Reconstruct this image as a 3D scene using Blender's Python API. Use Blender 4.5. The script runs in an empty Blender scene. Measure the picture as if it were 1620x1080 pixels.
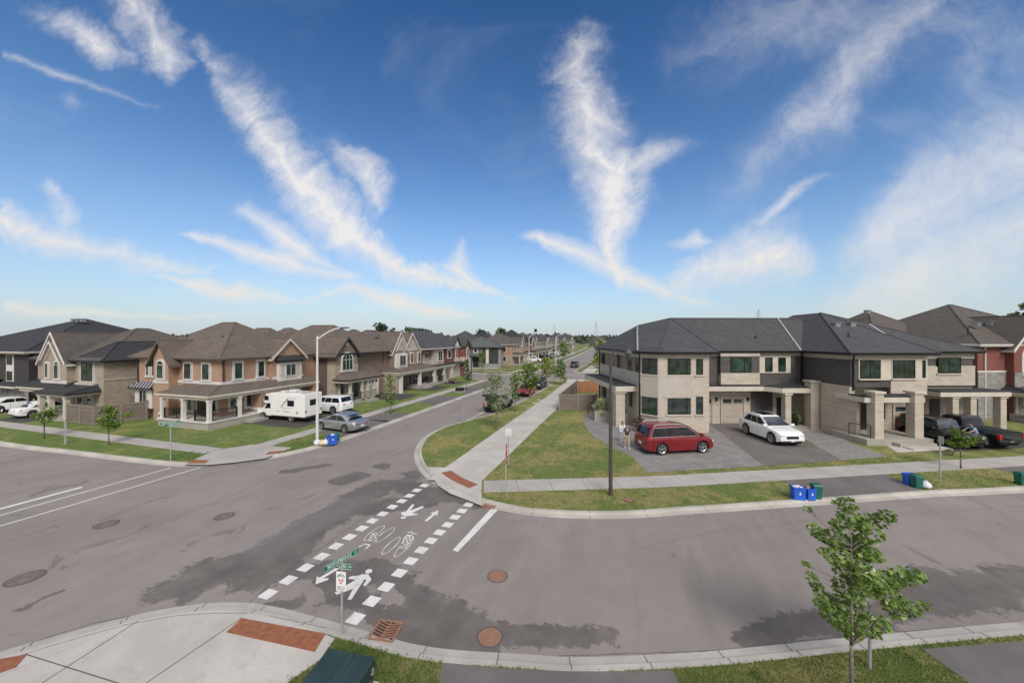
import bpy, bmesh, math, random
from mathutils import Vector, Matrix
R=math.radians
sc=bpy.context.scene
C=sc.collection
rnd=random.Random(7)
# ---------------------------------------------------------------- camera, world, sun, exposure
YAW=R(17.57); HY=533.0; FPX=600.0; CH=8.0
cam=bpy.data.cameras.new("camera"); camo=bpy.data.objects.new("camera",cam); C.objects.link(camo)
camo.location=(0,0,CH); camo.rotation_euler=(R(90),0,YAW)
cam.sensor_width=36; cam.lens=36*FPX/1620; cam.shift_y=-(HY-540)/1620*-1*-1
cam.shift_y=(HY-540)/1620; cam.clip_end=9000; cam.clip_start=0.1
sc.camera=camo
SUN_EL=R(42); SUN_AZ=(0.50,-0.78)   # horizontal direction towards the sun (world x,y)
sd=bpy.data.lights.new("sun",'SUN'); sd.energy=1.8; sd.angle=R(26); sd.color=(1.0,.94,.86)
so=bpy.data.objects.new("sun",sd); C.objects.link(so)
_l=math.hypot(*SUN_AZ); sdir=Vector((SUN_AZ[0]/_l*math.cos(SUN_EL),SUN_AZ[1]/_l*math.cos(SUN_EL),math.sin(SUN_EL)))
so.rotation_euler=sdir.to_track_quat('Z','Y').to_euler()
sc.view_settings.view_transform='Standard'; sc.view_settings.look='None'
sc.view_settings.exposure=0.74; sc.view_settings.gamma=1
sc.render.resolution_x=1024; sc.render.resolution_y=682

class NT:
    """tiny node-graph helper"""
    def __init__(s,nt): s.nt=nt; s.n=nt.nodes; s.l=nt.links
    def new(s,t,**k):
        n=s.n.new(t)
        for a,b in k.items(): setattr(n,a,b)
        return n
    def put(s,sock,v):
        if isinstance(v,bpy.types.NodeSocket): s.l.new(v,sock)
        else: sock.default_value=v
    def m(s,op,a,b=None,c=None,clamp=False):
        n=s.new('ShaderNodeMath',operation=op); n.use_clamp=clamp
        for i,v in enumerate((a,b,c)):
            if v is not None: s.put(n.inputs[i],v)
        return n.outputs[0]
    def vm(s,op,a,b=None,sc_=None):
        n=s.new('ShaderNodeVectorMath',operation=op); s.put(n.inputs[0],a)
        if b is not None: s.put(n.inputs[1],b)
        if sc_ is not None: s.put(n.inputs['Scale'],sc_)
        return n.outputs['Value'] if op in('DOT_PRODUCT','LENGTH','DISTANCE') else n.outputs[0]
    def xyz(s,x,y,z=0.0):
        n=s.new('ShaderNodeCombineXYZ'); s.put(n.inputs[0],x); s.put(n.inputs[1],y); s.put(n.inputs[2],z); return n.outputs[0]
    def sep(s,v):
        n=s.new('ShaderNodeSeparateXYZ'); s.put(n.inputs[0],v); return n.outputs
    def noise(s,v,scale,detail=4,rough=.55,dist=0.0,col=False):
        n=s.new('ShaderNodeTexNoise'); s.put(n.inputs['Vector'],v); n.inputs['Scale'].default_value=scale
        n.inputs['Detail'].default_value=detail; n.inputs['Roughness'].default_value=rough; n.inputs['Distortion'].default_value=dist
        return n.outputs['Color' if col else 'Fac']
    def mr(s,v,a,b,c=0.0,d=1.0,smooth=True):
        n=s.new('ShaderNodeMapRange',interpolation_type='SMOOTHSTEP' if smooth else 'LINEAR')
        s.put(n.inputs[0],v); s.put(n.inputs[1],a); s.put(n.inputs[2],b); s.put(n.inputs[3],c); s.put(n.inputs[4],d)
        return n.outputs[0]
    def mix(s,f,a,b,bt='MIX'):
        n=s.new('ShaderNodeMix',data_type='RGBA',blend_type=bt); s.put(n.inputs[0],f)
        for i,v in ((6,a),(7,b)):
            s.put(n.inputs[i],v if isinstance(v,bpy.types.NodeSocket) else (v[0],v[1],v[2],1))
        return n.outputs[2]
    def ramp(s,f,stops):
        n=s.new('ShaderNodeValToRGB'); e=n.color_ramp.elements
        while len(e)<len(stops): e.new(.5)
        for i,(p,c) in enumerate(stops): e[i].position=p; e[i].color=(c[0],c[1],c[2],1)
        s.put(n.inputs[0],f); return n.outputs[0]
    def capsule(s,p,a,b,ra,rb):
        """1 on the spine of a stroke a-b, 0 at its edge"""
        ba=(b[0]-a[0],b[1]-a[1],0); L=ba[0]**2+ba[1]**2+1e-9
        pa=s.vm('SUBTRACT',p,(a[0],a[1],0))
        h=s.m('DIVIDE',s.vm('DOT_PRODUCT',pa,ba),L,clamp=True)
        d=s.vm('LENGTH',s.vm('SUBTRACT',pa,s.vm('SCALE',ba,None,h)))
        r=s.m('MULTIPLY_ADD',h,rb-ra,ra)
        return s.m('SUBTRACT',1.0,s.m('DIVIDE',d,r),clamp=True)
    def maxl(s,L):
        while len(L)>1:
            L=[s.m('MAXIMUM',L[i],L[i+1]) if i+1<len(L) else L[i] for i in range(0,len(L),2)]
        return L[0]

w=bpy.data.worlds.new("World"); sc.world=w; w.use_nodes=True
nt=w.node_tree; nt.nodes.clear(); N=NT(nt)
sky=N.new('ShaderNodeTexSky',sky_type='NISHITA'); sky.sun_disc=False; sky.sun_elevation=SUN_EL
sky.sun_rotation=math.atan2(SUN_AZ[0],SUN_AZ[1]); sky.altitude=200; sky.air_density=1.0; sky.dust_density=0.6; sky.ozone_density=2.2
dirv=N.new('ShaderNodeTexCoord').outputs['Generated']
ca,sa=math.cos(YAW),math.sin(YAW)
F_=(-sa,ca,0); R_=(ca,sa,0)
df=N.m('MAXIMUM',N.vm('DOT_PRODUCT',dirv,F_),0.06)
U=N.m('DIVIDE',N.vm('DOT_PRODUCT',dirv,R_),df); V=N.m('DIVIDE',N.sep(dirv)[2],df)
P=N.xyz(U,V,0.0)
wn=N.vm('SUBTRACT',N.noise(P,3.2,3,.55,col=True),(.5,.5,.5))
wn2=N.vm('SUBTRACT',N.noise(P,15.0,4,.7,col=True),(.5,.5,.5))
def sxy(k1,k2):
    q=N.sep(N.vm('ADD',N.vm('ADD',P,N.vm('SCALE',wn,None,k1)),N.vm('SCALE',wn2,None,k2)))
    return N.m('MULTIPLY',N.m('MULTIPLY_ADD',q[0],.6,.81),1/1.7),N.m('MULTIPLY_ADD',q[1],-.6,.533)
WARP=[sxy(.13,.075),sxy(.05,.028)]
def stroke(axis,pts,k,wi):
    """pts: (x, y, half width, strength) along a cloud streak on the sky plane"""
    SX,SY=WARP[wi]
    t=SX if axis=='x' else SY; c=SY if axis=='x' else SX; sx=1700.0 if axis=='x' else 1000.0; sy=1000.0 if axis=='x' else 1700.0
    q=[]
    for x,y,w_,i_ in pts:
        a_,b_=(x,y) if axis=='x' else (y,x); q.append((max(0,min(1,a_/sx)),(b_/sy,w_*k/100.0*.5,i_)))
    q.sort(key=lambda e:e[0]); e0,e1=q[0],q[-1]
    q=[(max(0,e0[0]-.025),(e0[1][0],e0[1][1]*.5,0))]+q+[(min(1,e1[0]+.03),(e1[1][0],e1[1][1]*.5,0))]
    n=N.new('ShaderNodeValToRGB'); e=n.color_ramp.elements
    while len(e)<len(q): e.new(.5)
    for i,(p_,cc) in enumerate(q): e[i].position=p_; e[i].color=(cc[0],cc[1],cc[2],1)
    N.put(n.inputs[0],t); r=N.new('ShaderNodeSeparateColor'); N.l.new(n.outputs[0],r.inputs[0])
    dd=N.m('DIVIDE',N.m('ABSOLUTE',N.m('SUBTRACT',c,r.outputs[0])),N.m('MULTIPLY',r.outputs[1],.2*(1/1.7 if axis=='y' else 1)))
    return N.m('MULTIPLY',N.m('SUBTRACT',1.0,dd,clamp=True),r.outputs[2])
def strokes(L,k,wi):
    out=None
    for ax,pts in L:
        q=stroke(ax,pts,k,wi); out=q if out is None else N.m('MAXIMUM',out,q)
    return out
thick=strokes([
 ('x',[(310,60,30,.45),(350,110,60,.6),(400,175,95,.8),(450,255,105,1),(500,315,85,1),(560,370,58,1),(620,408,36,1),(680,438,22,.9),(760,455,14,.7),(830,470,8,.4)]),
 ('x',[(40,15,30,.35),(110,40,45,.6),(160,70,50,.8),(205,78,30,.5)]),
 ('y',[(200,0,60,.7),(235,40,70,.85),(265,85,55,.9),(270,120,22,.4)]),
 ('y',[(525,225,30,.4),(560,260,60,.75),(585,300,42,.75),(598,340,26,.6)]),
 ('x',[(0,345,40,.85),(90,378,52,.85),(180,398,38,.75),(260,408,22,.7),(330,414,10,.4)]),
 ('y',[(930,30,50,.4),(905,95,66,.75),(925,160,80,.85),(930,220,78,.85),(960,270,78,.95),(975,340,60,1),(965,390,50,1),(975,430,28,.9)]),
 ('x',[(1060,455,36,.7),(1110,430,56,.85),(1180,405,80,.9),(1260,395,66,.7),(1300,400,40,.3)]),
],1.15,0)
thin=strokes([
 ('y',[(70,292,22,.6),(95,310,30,.7),(105,345,36,.7)]),
 ('x',[(305,370,9,.7),(380,395,20,.9),(450,415,26,.9),(550,436,12,.7)]),
 ('x',[(390,335,22,.7),(440,370,36,.95),(490,402,28,.9),(550,432,12,.6)]),
 ('x',[(258,432,8,.7),(330,450,19,.9),(400,466,20,.8),(480,478,8,.5),(560,452,16,.6),(610,470,24,.85),(680,490,16,.85),(740,498,8,.6)]),
 ('x',[(0,478,14,.7),(60,492,15,.8),(160,496,9,.6),(340,498,6,.5)]),
 ('y',[(730,385,12,.5),(722,425,30,.95),(748,448,22,.85),(810,470,10,.6)]),
 ('x',[(975,278,24,.8),(1020,252,36,.8),(1090,222,26,.35)]),
 ('x',[(850,376,14,.9),(900,393,24,1),(950,412,28,1),(1000,438,22,.9),(1060,462,18,.8),(1110,480,14,.6)]),
 ('x',[(1075,390,14,.6),(1100,380,22,.8),(1130,384,10,.4)]),
 ('x',[(1205,350,16,.6),(1250,312,18,.75),(1300,278,12,.4)]),
 ('x',[(0,84,10,.45),(120,128,13,.5),(250,168,8,.3)]),
 ('x',[(85,155,18,.2),(110,158,26,.45),(135,168,16,.2)]),
],1.3,1)
soft=strokes([
 ('x',[(1330,400,60,.5),(1410,368,110,1.0),(1520,300,140,.85),(1690,200,160,.8)]),
 ('x',[(1370,378,24,.5),(1410,368,44,1.0),(1470,385,36,.8),(1540,420,30,.4)]),
 ('x',[(1120,330,80,.3),(1230,230,110,.6),(1340,130,110,.75),(1480,-10,90,.6)]),
 ('x',[(1060,90,110,.35),(1200,40,130,.5),(1400,20,130,.5),(1620,60,220,.45)]),
 ('x',[(1330,470,70,.6),(1450,430,110,.85),(1690,340,150,.85)]),
 ('x',[(250,440,50,.3),(500,455,70,.4),(800,480,40,.3)]),
 ('x',[(400,200,150,.35),(520,320,150,.45),(640,400,70,.3)]),
],1.35,0)
# fibres combed along the streaks plus fine curdling
fib=N.noise(N.vm('ADD',P,N.vm('SCALE',wn,None,.55)),5.5,6,.70,.4)
comb=N.noise(N.vm('ADD',N.xyz(N.m('MULTIPLY_ADD',U,3.0,N.m('MULTIPLY',V,3.2)),N.m('MULTIPLY_ADD',V,16.0,N.m('MULTIPLY',U,-11.0)),0.0),N.vm('SCALE',wn,None,3.2)),1.0,5,.66)
big=N.noise(N.vm('MULTIPLY',P,(1.0,1.6,1)),1.7,4,.62,.6)
tex=N.m('ADD',N.m('MULTIPLY',N.m('SUBTRACT',fib,.5),1.7),N.m('MULTIPLY',N.m('SUBTRACT',comb,.5),.75))
d1=N.m('ADD',N.m('MULTIPLY',thick,1.5),tex)
d1=N.m('MULTIPLY',N.m('POWER',N.mr(d1,.05,1.45,smooth=False),1.6),N.mr(thick,0.0,.50))
d4=N.m('ADD',N.m('MULTIPLY',thin,1.4),N.m('MULTIPLY',tex,.8)); d4=N.m('MULTIPLY',N.m('POWER',N.mr(d4,.08,1.40,smooth=False),1.3),N.mr(thin,0.0,.5))
d1=N.m('MAXIMUM',d1,d4)
d2=N.m('ADD',soft,N.m('MULTIPLY',tex,.55))
d2=N.m('MULTIPLY',N.m('MULTIPLY',N.mr(d2,.0,1.3),N.mr(soft,0.0,.7)),.80)
d3=N.m('MULTIPLY',N.mr(big,.48,.85),N.mr(U,-1.2,1.6,.08,.50))
# unseen pale cloud added overhead and behind the viewer to warm the ambient light
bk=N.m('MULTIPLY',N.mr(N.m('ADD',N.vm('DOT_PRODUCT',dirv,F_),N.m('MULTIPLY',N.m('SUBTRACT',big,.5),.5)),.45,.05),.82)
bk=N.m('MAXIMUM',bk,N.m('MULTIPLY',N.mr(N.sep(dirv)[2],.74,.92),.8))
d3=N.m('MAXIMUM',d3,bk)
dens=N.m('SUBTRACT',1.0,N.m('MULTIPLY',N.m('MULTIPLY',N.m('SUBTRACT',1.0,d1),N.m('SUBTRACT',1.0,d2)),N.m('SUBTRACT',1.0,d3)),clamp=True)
el=N.m('MAXIMUM',N.sep(dirv)[2],0.0)
# sky colour: physically based sky, cooled and deepened a little, whitening into the horizon haze
skyc=N.vm('MULTIPLY',sky.outputs[0],(0.78,0.98,1.08))
skyc=N.vm('MULTIPLY',skyc,N.ramp(N.mr(el,0,.75,smooth=False),[(0,(.92,.90,.92)),(.35,(.66,.78,.88)),(1,(.27,.47,.66))]))
hz=N.m('POWER',N.m('SUBTRACT',1.0,el,clamp=True),5.8)
base=N.mix(N.m('MULTIPLY',hz,.93),skyc,(3.45,3.80,4.15))
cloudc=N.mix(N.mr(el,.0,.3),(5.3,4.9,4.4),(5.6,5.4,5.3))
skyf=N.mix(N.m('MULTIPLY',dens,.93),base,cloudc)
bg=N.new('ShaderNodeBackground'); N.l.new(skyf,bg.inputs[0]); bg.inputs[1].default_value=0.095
w.cycles.sampling_method='MANUAL'; w.cycles.sample_map_resolution=256
out=N.new('ShaderNodeOutputWorld'); N.l.new(bg.outputs[0],out.inputs[0])

# ---------------------------------------------------------------- photo pixel -> point on the ground (or height z)
def at(px,py,z=0.0):
    d=(CH-z)*FPX/(py-HY); X=(px-810)*d/FPX
    return (X*ca-d*sa, X*sa+d*ca)
# ---------------------------------------------------------------- materials
MATS={}
def newmat(name):
    m=bpy.data.materials.new(name); m.use_nodes=True; n=NT(m.node_tree)
    b=m.node_tree.nodes['Principled BSDF']; MATS[name]=m; return m,n,b
def setc(n,b,c,rough=.7,metal=0.0,bump=None,bs=.3,bd=.02):
    n.put(b.inputs['Base Color'],c if isinstance(c,bpy.types.NodeSocket) else (c[0],c[1],c[2],1))
    n.put(b.inputs['Roughness'],rough); b.inputs['Metallic'].default_value=metal
    if bump is not None:
        bp=n.new('ShaderNodeBump'); bp.inputs['Strength'].default_value=bs; bp.inputs['Distance'].default_value=bd
        n.l.new(bump,bp.inputs['Height']); n.l.new(bp.outputs[0],b.inputs['Normal'])
def oc(n): return n.new('ShaderNodeTexCoord').outputs['Object']
def plain(name,c,rough=.6,metal=0.0,var=.12,scale=3.0,coat=0.0):
    m,n,b=newmat(name); v=n.noise(oc(n),scale,5,.6)
    c2=tuple(x*(1-var*1.6) for x in c); c1=tuple(min(1,x*(1+var)) for x in c)
    setc(n,b,n.mix(n.mr(v,.3,.7),c2,c1),rough,metal,v,.12,.01)
    if coat: b.inputs['Coat Weight'].default_value=coat; b.inputs['Coat Roughness'].default_value=.06
    return m
def wallv(n,kx=1.0):
    x,y,z=n.sep(oc(n)); return n.xyz(n.m('ADD',x,y),z,0.0)
def bricky(name,c1,c2,mort,bw,rh,ms=.012,rough=.85,var=.35,bs=.4,zs=1.0):
    m,n,b=newmat(name)
    x,y,z=n.sep(oc(n)); v=n.xyz(n.m('ADD',x,y),n.m('MULTIPLY',z,zs),0.0)
    t=n.new('ShaderNodeTexBrick'); n.l.new(v,t.inputs['Vector']); t.inputs['Scale'].default_value=1
    t.inputs['Brick Width'].default_value=bw; t.inputs['Row Height'].default_value=rh; t.inputs['Mortar Size'].default_value=ms
    t.inputs['Color1'].default_value=(*c1,1); t.inputs['Color2'].default_value=(*c2,1); t.inputs['Mortar'].default_value=(*mort,1)
    t.inputs['Bias'].default_value=0.0
    nz=n.noise(v,.7,5,.6); nf=n.noise(v,6,4,.6)
    c=n.mix(n.m('MULTIPLY',n.mr(nz,.3,.72),var),t.outputs['Color'],tuple(a*.62 for a in c1))
    c=n.mix(n.m('MULTIPLY',n.mr(nf,.35,.75),var*.7),c,tuple(min(1,a*1.35) for a in c2))
    setc(n,b,c,rough,0,t.outputs['Fac'],-bs if False else bs,.012); return m
bricky('brick_orange',(.31,.150,.082),(.38,.21,.125),(.42,.36,.30),.21,.075)
bricky('brick_brown',(.155,.105,.08),(.235,.165,.13),(.26,.23,.20),.21,.075)
bricky('brick_darkbrown',(.085,.062,.052),(.125,.092,.078),(.13,.11,.10),.21,.075)
bricky('brick_red',(.17,.042,.034),(.23,.07,.055),(.17,.10,.085),.21,.075)
bricky('brick_dark',(.028,.024,.025),(.085,.076,.074),(.14,.13,.125),.21,.075,.010,.8,.2)
bricky('brick_black',(.022,.020,.024),(.05,.045,.048),(.06,.055,.055),.21,.075)
bricky('stone_cream',(.42,.365,.30),(.52,.46,.385),(.34,.30,.25),.62,.145,.010,.85,.22)
bricky('stone_tan',(.30,.25,.19),(.42,.36,.28),(.25,.21,.17),.42,.13,.012,.85,.3)
bricky('stone_grey',(.17,.165,.16),(.33,.32,.30),(.20,.19,.18),.45,.14,.014,.85,.45)
bricky('stone_dark',(.09,.085,.085),(.20,.19,.185),(.12,.11,.11),.4,.12,.014,.85,.4)
bricky('shingle_brown',(.105,.083,.070),(.155,.125,.105),(.065,.053,.046),.32,.12,.008,.92,.45,.5,1.6)
bricky('shingle_grey',(.050,.051,.056),(.080,.080,.088),(.036,.036,.04),.32,.12,.008,.92,.4,.5,1.6)
bricky('shingle_black',(.022,.023,.027),(.040,.041,.046),(.015,.015,.018),.32,.12,.008,.92,.4,.5,1.6)
bricky('shingle_green',(.07,.082,.08),(.10,.115,.11),(.05,.058,.055),.32,.12,.008,.92,.4,.5,1.6)
bricky('shingle_taupe',(.078,.066,.058),(.115,.10,.088),(.05,.043,.038),.32,.12,.008,.92,.4,.5,1.6)
bricky('wood_fence',(.30,.13,.06),(.42,.20,.10),(.07,.035,.02),.14,6.0,.012,.75,.3)
bricky('paver',(.19,.18,.178),(.27,.258,.25),(.12,.112,.106),.55,.28,.012,.8,.4)
# pavers use x/y, not height
_m=MATS['paver'].node_tree; _n=NT(_m)
for nd in list(_m.nodes):
    if nd.type=='TEX_BRICK':
        _x,_y,_z=_n.sep(oc(_n)); _n.l.new(_n.xyz(_n.m('ADD',_n.m('MULTIPLY',_x,.94),_n.m('MULTIPLY',_y,.33)),_n.m('SUBTRACT',_n.m('MULTIPLY',_y,.94),_n.m('MULTIPLY',_x,.33)),0.0),nd.inputs['Vector'])
plain('stucco',(.44,.40,.355),.85,0,.05,1.5); plain('precast',(.52,.48,.42),.8,0,.06,2); plain('white_trim',(.60,.575,.55),.5,0,.05,2)
plain('cream_trim',(.53,.48,.41),.6,0,.06,2); plain('garage_tan',(.40,.345,.29),.55,0,.04,1); plain('garage_white',(.62,.58,.55),.5,0,.05,1)
plain('black_metal',(.018,.018,.02),.45,.3,.2,4); plain('dark_trim',(.035,.033,.035),.5,0,.2,4); plain('dark_panel',(.030,.034,.038),.6,0,.2,1)
plain('fence_tan',(.155,.125,.105),.6,0,.08,1.2); plain('fence_rail',(.23,.195,.165),.6,0,.06,1); plain('grey_metal',(.33,.34,.35),.45,.6,.1,3)
plain('galv',(.42,.43,.44),.5,.4,.1,3); plain('concrete_pole',(.60,.58,.56),.7,0,.06,4); plain('dark_pole',(.075,.066,.06),.55,.2,.15,4)
plain('door_dark',(.03,.025,.024),.4,0,.1,2); plain('door_brown',(.10,.05,.04),.4,0,.1,2); plain('steel_blue',(.10,.12,.17),.35,.5,.1,2)
plain('brown_bark',(.13,.10,.08),.9,0,.3,12); plain('grey_bark',(.17,.145,.12),.9,0,.3,14)
plain('tactile',(.27,.10,.05),.8,0,.16,7); plain('rust_iron',(.29,.155,.105),.8,.1,.16,22); plain('old_iron',(.20,.165,.145),.8,.3,.2,6)
plain('paint_white',(.72,.71,.70),.7,0,.10,5); plain('blue_plastic',(.02,.11,.55),.4,0,.1,2); plain('green_plastic',(.01,.12,.09),.45,0,.1,2)
plain('box_green',(.030,.055,.055),.28,.1,.14,1.2); plain('bag_white',(.62,.62,.66),.35,0,.1,5); plain('card',(.50,.33,.2),.8)
plain('red_plastic',(.5,.03,.03),.5); plain('bag_yellow',(.6,.5,.3),.5)
plain('sign_green',(.0,.16,.10),.4,0,.04,2); plain('sign_white',(.75,.75,.75),.4,0,.03,2); plain('sign_red',(.55,.02,.02),.4,0,.05,2); plain('ink',(.02,.02,.02),.6)
plain('tire',(.018,.018,.019),.85,0,.1,8); plain('rim',(.50,.50,.51),.3,.8,.05,8); plain('dark_rim',(.10,.10,.105),.35,.8,.05,8)
plain('headlamp',(.62,.66,.70),.12,.1,.05,5); plain('taillamp',(.42,.015,.015),.2,0,.1,5); plain('plate',(.62,.64,.70),.5,0,.05,9)
plain('underbody',(.010,.010,.011),.9); plain('skin',(.42,.26,.19),.6); plain('hair',(.03,.02,.015),.7)
for nm,c,me in (('car_white',(.76,.77,.79),0),('car_red',(.20,.006,.014),.25),('car_silver',(.42,.44,.46),.75),('car_black',(.014,.015,.018),.2),('car_grey',(.33,.33,.33),.35),('car_scarlet',(.55,.012,.008),0),('rv_white',(.78,.775,.77),0)):
    plain(nm,c,.30,me,.02,1,coat=.8)
for nm,c in (('cloth_white',(.66,.64,.66)),('cloth_pale',(.50,.50,.60)),('cloth_green',(.035,.055,.05)),('cloth_tan',(.40,.33,.25)),('cloth_blue',(.22,.36,.52)),('cloth_dark',(.03,.03,.04)),('pack_blue',(.03,.08,.35)),('shoe',(.6,.6,.6))): plain(nm,c,.85,0,.12,6)
def glass(name,c,rough=.07):
    m,n,b=newmat(name); v=n.noise(oc(n),1.4,3,.5); 
    setc(n,b,n.mix(n.mr(v,.35,.65),tuple(x*.45 for x in c),tuple(x*1.6 for x in c)),rough,0); b.inputs['IOR'].default_value=1.6
    b.inputs['Specular IOR Level'].default_value=.75; return m
glass('glass',(.018,.030,.028)); glass('glass_green',(.018,.042,.036)); glass('car_glass',(.010,.011,.014)); MATS['car_glass'].node_tree.nodes['Principled BSDF'].inputs['Specular IOR Level'].default_value=.35; glass('screen_glass',(.05,.06,.07),.12); MATS['screen_glass'].node_tree.nodes['Principled BSDF'].inputs['Specular IOR Level'].default_value=.45
# striped metal awning
m,n,b=newmat('awning'); x,y,z=n.sep(oc(n)); wv=n.m('FRACT',n.m('MULTIPLY',n.m('ADD',x,y),2.2))
setc(n,b,n.mix(n.m('GREATER_THAN',wv,.55),(.05,.045,.06),(.42,.40,.42)),.5,.3)
def foliage(name,c1,c2,c3):
    m,n,b=newmat(name); g=n.new('ShaderNodeNewGeometry').outputs['Random Per Island']
    v=n.noise(oc(n),1.3,3,.5)
    c=n.ramp(g,[(0,c1),(.55,c2),(1,c3)]); c=n.mix(n.mr(v,.35,.7,0,.5),c,tuple(a*.6 for a in c1))
    setc(n,b,c,.55); 
    b.inputs['Subsurface Weight'].default_value=0; 
    tr=n.new('ShaderNodeBsdfTranslucent'); n.l.new(c,tr.inputs[0]); mx=n.new('ShaderNodeMixShader'); mx.inputs[0].default_value=.32
    o=[k for k in m.node_tree.nodes if k.type=='OUTPUT_MATERIAL'][0]
    n.l.new(b.outputs[0],mx.inputs[1]); n.l.new(tr.outputs[0],mx.inputs[2]); n.l.new(mx.outputs[0],o.inputs[0]); return m
foliage('leaf_green',(.08,.15,.022),(.17,.28,.045),(.38,.48,.15))
foliage('leaf_bright',(.08,.16,.015),(.16,.27,.025),(.25,.36,.06))
foliage('leaf_yellow',(.14,.19,.012),(.27,.30,.02),(.38,.38,.05))
foliage('leaf_dark',(.07,.11,.045),(.11,.165,.065),(.17,.23,.10))
foliage('leaf_pale',(.10,.15,.05),(.20,.26,.10),(.42,.45,.22))
foliage('leaf_far',(.05,.075,.045),(.08,.11,.065),(.12,.15,.09))
foliage('leaf_brown',(.05,.035,.03),(.12,.07,.05),(.22,.14,.08))
foliage('grass_blade',(.10,.17,.03),(.18,.225,.048),(.40,.33,.14))
foliage('weed_blade',(.04,.095,.012),(.085,.17,.02),(.17,.23,.05))
foliage('flower_pale',(.34,.40,.12),(.55,.58,.30),(.70,.70,.48))
def lawn(name,g1,g2,dry,k):
    m,n,b=newmat(name); o=oc(n); a=n.noise(o,.33,5,.62,.5); c=n.noise(o,2.4,6,.7); f=n.noise(o,26,5,.75)
    col=n.mix(n.mr(c,.35,.68),g1,g2); col=n.mix(n.m('MULTIPLY',n.mr(n.m('MULTIPLY_ADD',n.m('SUBTRACT',c,.5),.55,a),.52-k*.16,.66-k*.1),.85),col,dry)
    col=n.mix(n.mr(f,.38,.70,0,.6),col,tuple(x*.55 for x in g1)); col=n.mix(n.mr(f,.66,.3,0,.35),col,tuple(min(1,x*1.7) for x in g2))
    setc(n,b,col,.95,0,f,.9,.06); return m
lawn('lawn_dry',(.095,.155,.030),(.165,.20,.048),(.38,.28,.125),.62)
lawn('lawn_green',(.075,.125,.022),(.13,.19,.034),(.27,.23,.085),.28)
lawn('lawn_mixed',(.08,.115,.026),(.13,.16,.04),(.28,.23,.10),.40)
lawn('lawn_near',(.08,.13,.026),(.14,.18,.045),(.34,.26,.12),.6)  # green and dry lawn of the near block, slightly darker than the corner lawn
def concrete(name,c,var=.1):
    m,n,b=newmat(name); o=oc(n); a=n.noise(o,.5,5,.6); f=n.noise(o,9,5,.7)
    col=n.mix(n.mr(a,.35,.7),tuple(x*(1-var) for x in c),c); col=n.mix(n.mr(f,.4,.72,0,.34),col,tuple(x*.7 for x in c)); col=n.mix(n.mr(n.noise(n.vm('ADD',o,n.vm('SCALE',n.noise(o,2,3,.6,col=True),None,.8)),1.7,6,.75),.52,.70,0,.38),col,(c[0]*.62,c[1]*.58,c[2]*.52))
    setc(n,b,col,.9,0,f,.15,.01); return m
concrete('concrete',(.51,.48,.445),.20); concrete('concrete_old',(.42,.395,.37),.18); concrete('curb_mat',(.48,.45,.41),.26); concrete('joint',(.10,.095,.09)); concrete('foundation',(.36,.34,.30),.15)
concrete('drive_asphalt',(.165,.148,.142),.25); concrete('drive_dark',(.07,.062,.06),.3)
# road: worn asphalt with damp patches whose outline is broken up by noise
m,n,b=newmat('asphalt'); o=oc(n); x,y,z=n.sep(o); p=n.xyz(x,y,0.0)
a=n.noise(p,.12,5,.6,.6); c=n.noise(p,1.1,6,.65); f=n.noise(p,30,5,.85); f2=n.noise(p,9,6,.75)
sk=n.noise(n.vm('MULTIPLY',p,(2.2,.35,1)),1.0,4,.6)
col=n.mix(n.mr(a,.3,.7),(.225,.196,.180),(.285,.252,.232)); col=n.mix(n.mr(c,.35,.7,0,.28),col,(.18,.158,.146))
col=n.mix(n.mr(sk,.45,.75,0,.25),col,(.34,.305,.285)); col=n.mix(n.mr(f,.42,.66,0,.42),col,(.09,.085,.085)); col=n.mix(n.mr(f,.44,.30,0,.35),col,(.40,.37,.36)); ln_=n.noise(n.vm('MULTIPLY',p,(1.1,.12,1)),1.0,3,.5); col=n.mix(n.mr(ln_,.5,.7,0,.22),col,(.13,.12,.118))
DP=[((285,925),(360,905),.8),((330,905),(430,880),1.0),((420,905),(470,850),1.1),((350,900),(300,945),.35),((440,860),(520,820),1.0),((500,825),(560,795),.95),((560,790),(640,755),1.0),((560,805),(700,790),.75),((640,770),(760,795),.7),
 ((470,900),(600,905),.75),((500,930),(560,950),.5),((590,900),(660,950),.62),((640,940),(720,985),.75),((600,960),(700,1015),.6),((660,1000),(760,1020),.45),((430,960),(520,940),.25),
 ((1190,1012),(1340,968),.42),((1330,985),(1480,930),.7),((1460,945),(1640,915),.85),((1400,925),(1480,905),.4),((540,760),(600,740),.7),((40,960),(100,935),.16),((455,745),(520,735),.4),((700,985),(860,1010),.4),((860,1015),(960,1005),.35),((1000,720),(1001,720),.01)]
wv=n.vm('ADD',n.vm('ADD',p,n.vm('SCALE',n.vm('SUBTRACT',n.noise(p,.9,5,.65,col=True),(.5,.5,.5)),None,1.3)),n.vm('SCALE',n.vm('SUBTRACT',n.noise(p,5,4,.7,col=True),(.5,.5,.5)),None,.22)); wv=n.vm('MULTIPLY',wv,(1,1,0))
mk=n.maxl([n.capsule(wv,at(*q0),at(*q1),r*1.5,r*1.5) for q0,q1,r in DP])
gr=n.noise(p,5.5,7,.82); mk=n.mr(n.m('MULTIPLY_ADD',n.m('SUBTRACT',gr,.5),1.15,n.m('MULTIPLY_ADD',n.m('SUBTRACT',c,.5),.7,mk)),.30,.40)
hole=n.maxl([n.capsule(wv,at(*q0),at(*q1),r*1.4,r*1.4) for q0,q1,r in [((600,850),(720,860),.75),((640,880),(740,900),.6),((500,880),(560,860),.45),((700,800),(740,800),.35),((470,925),(500,945),.3),((610,935),(630,950),.22),((560,735),(625,755),.45)]])
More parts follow.
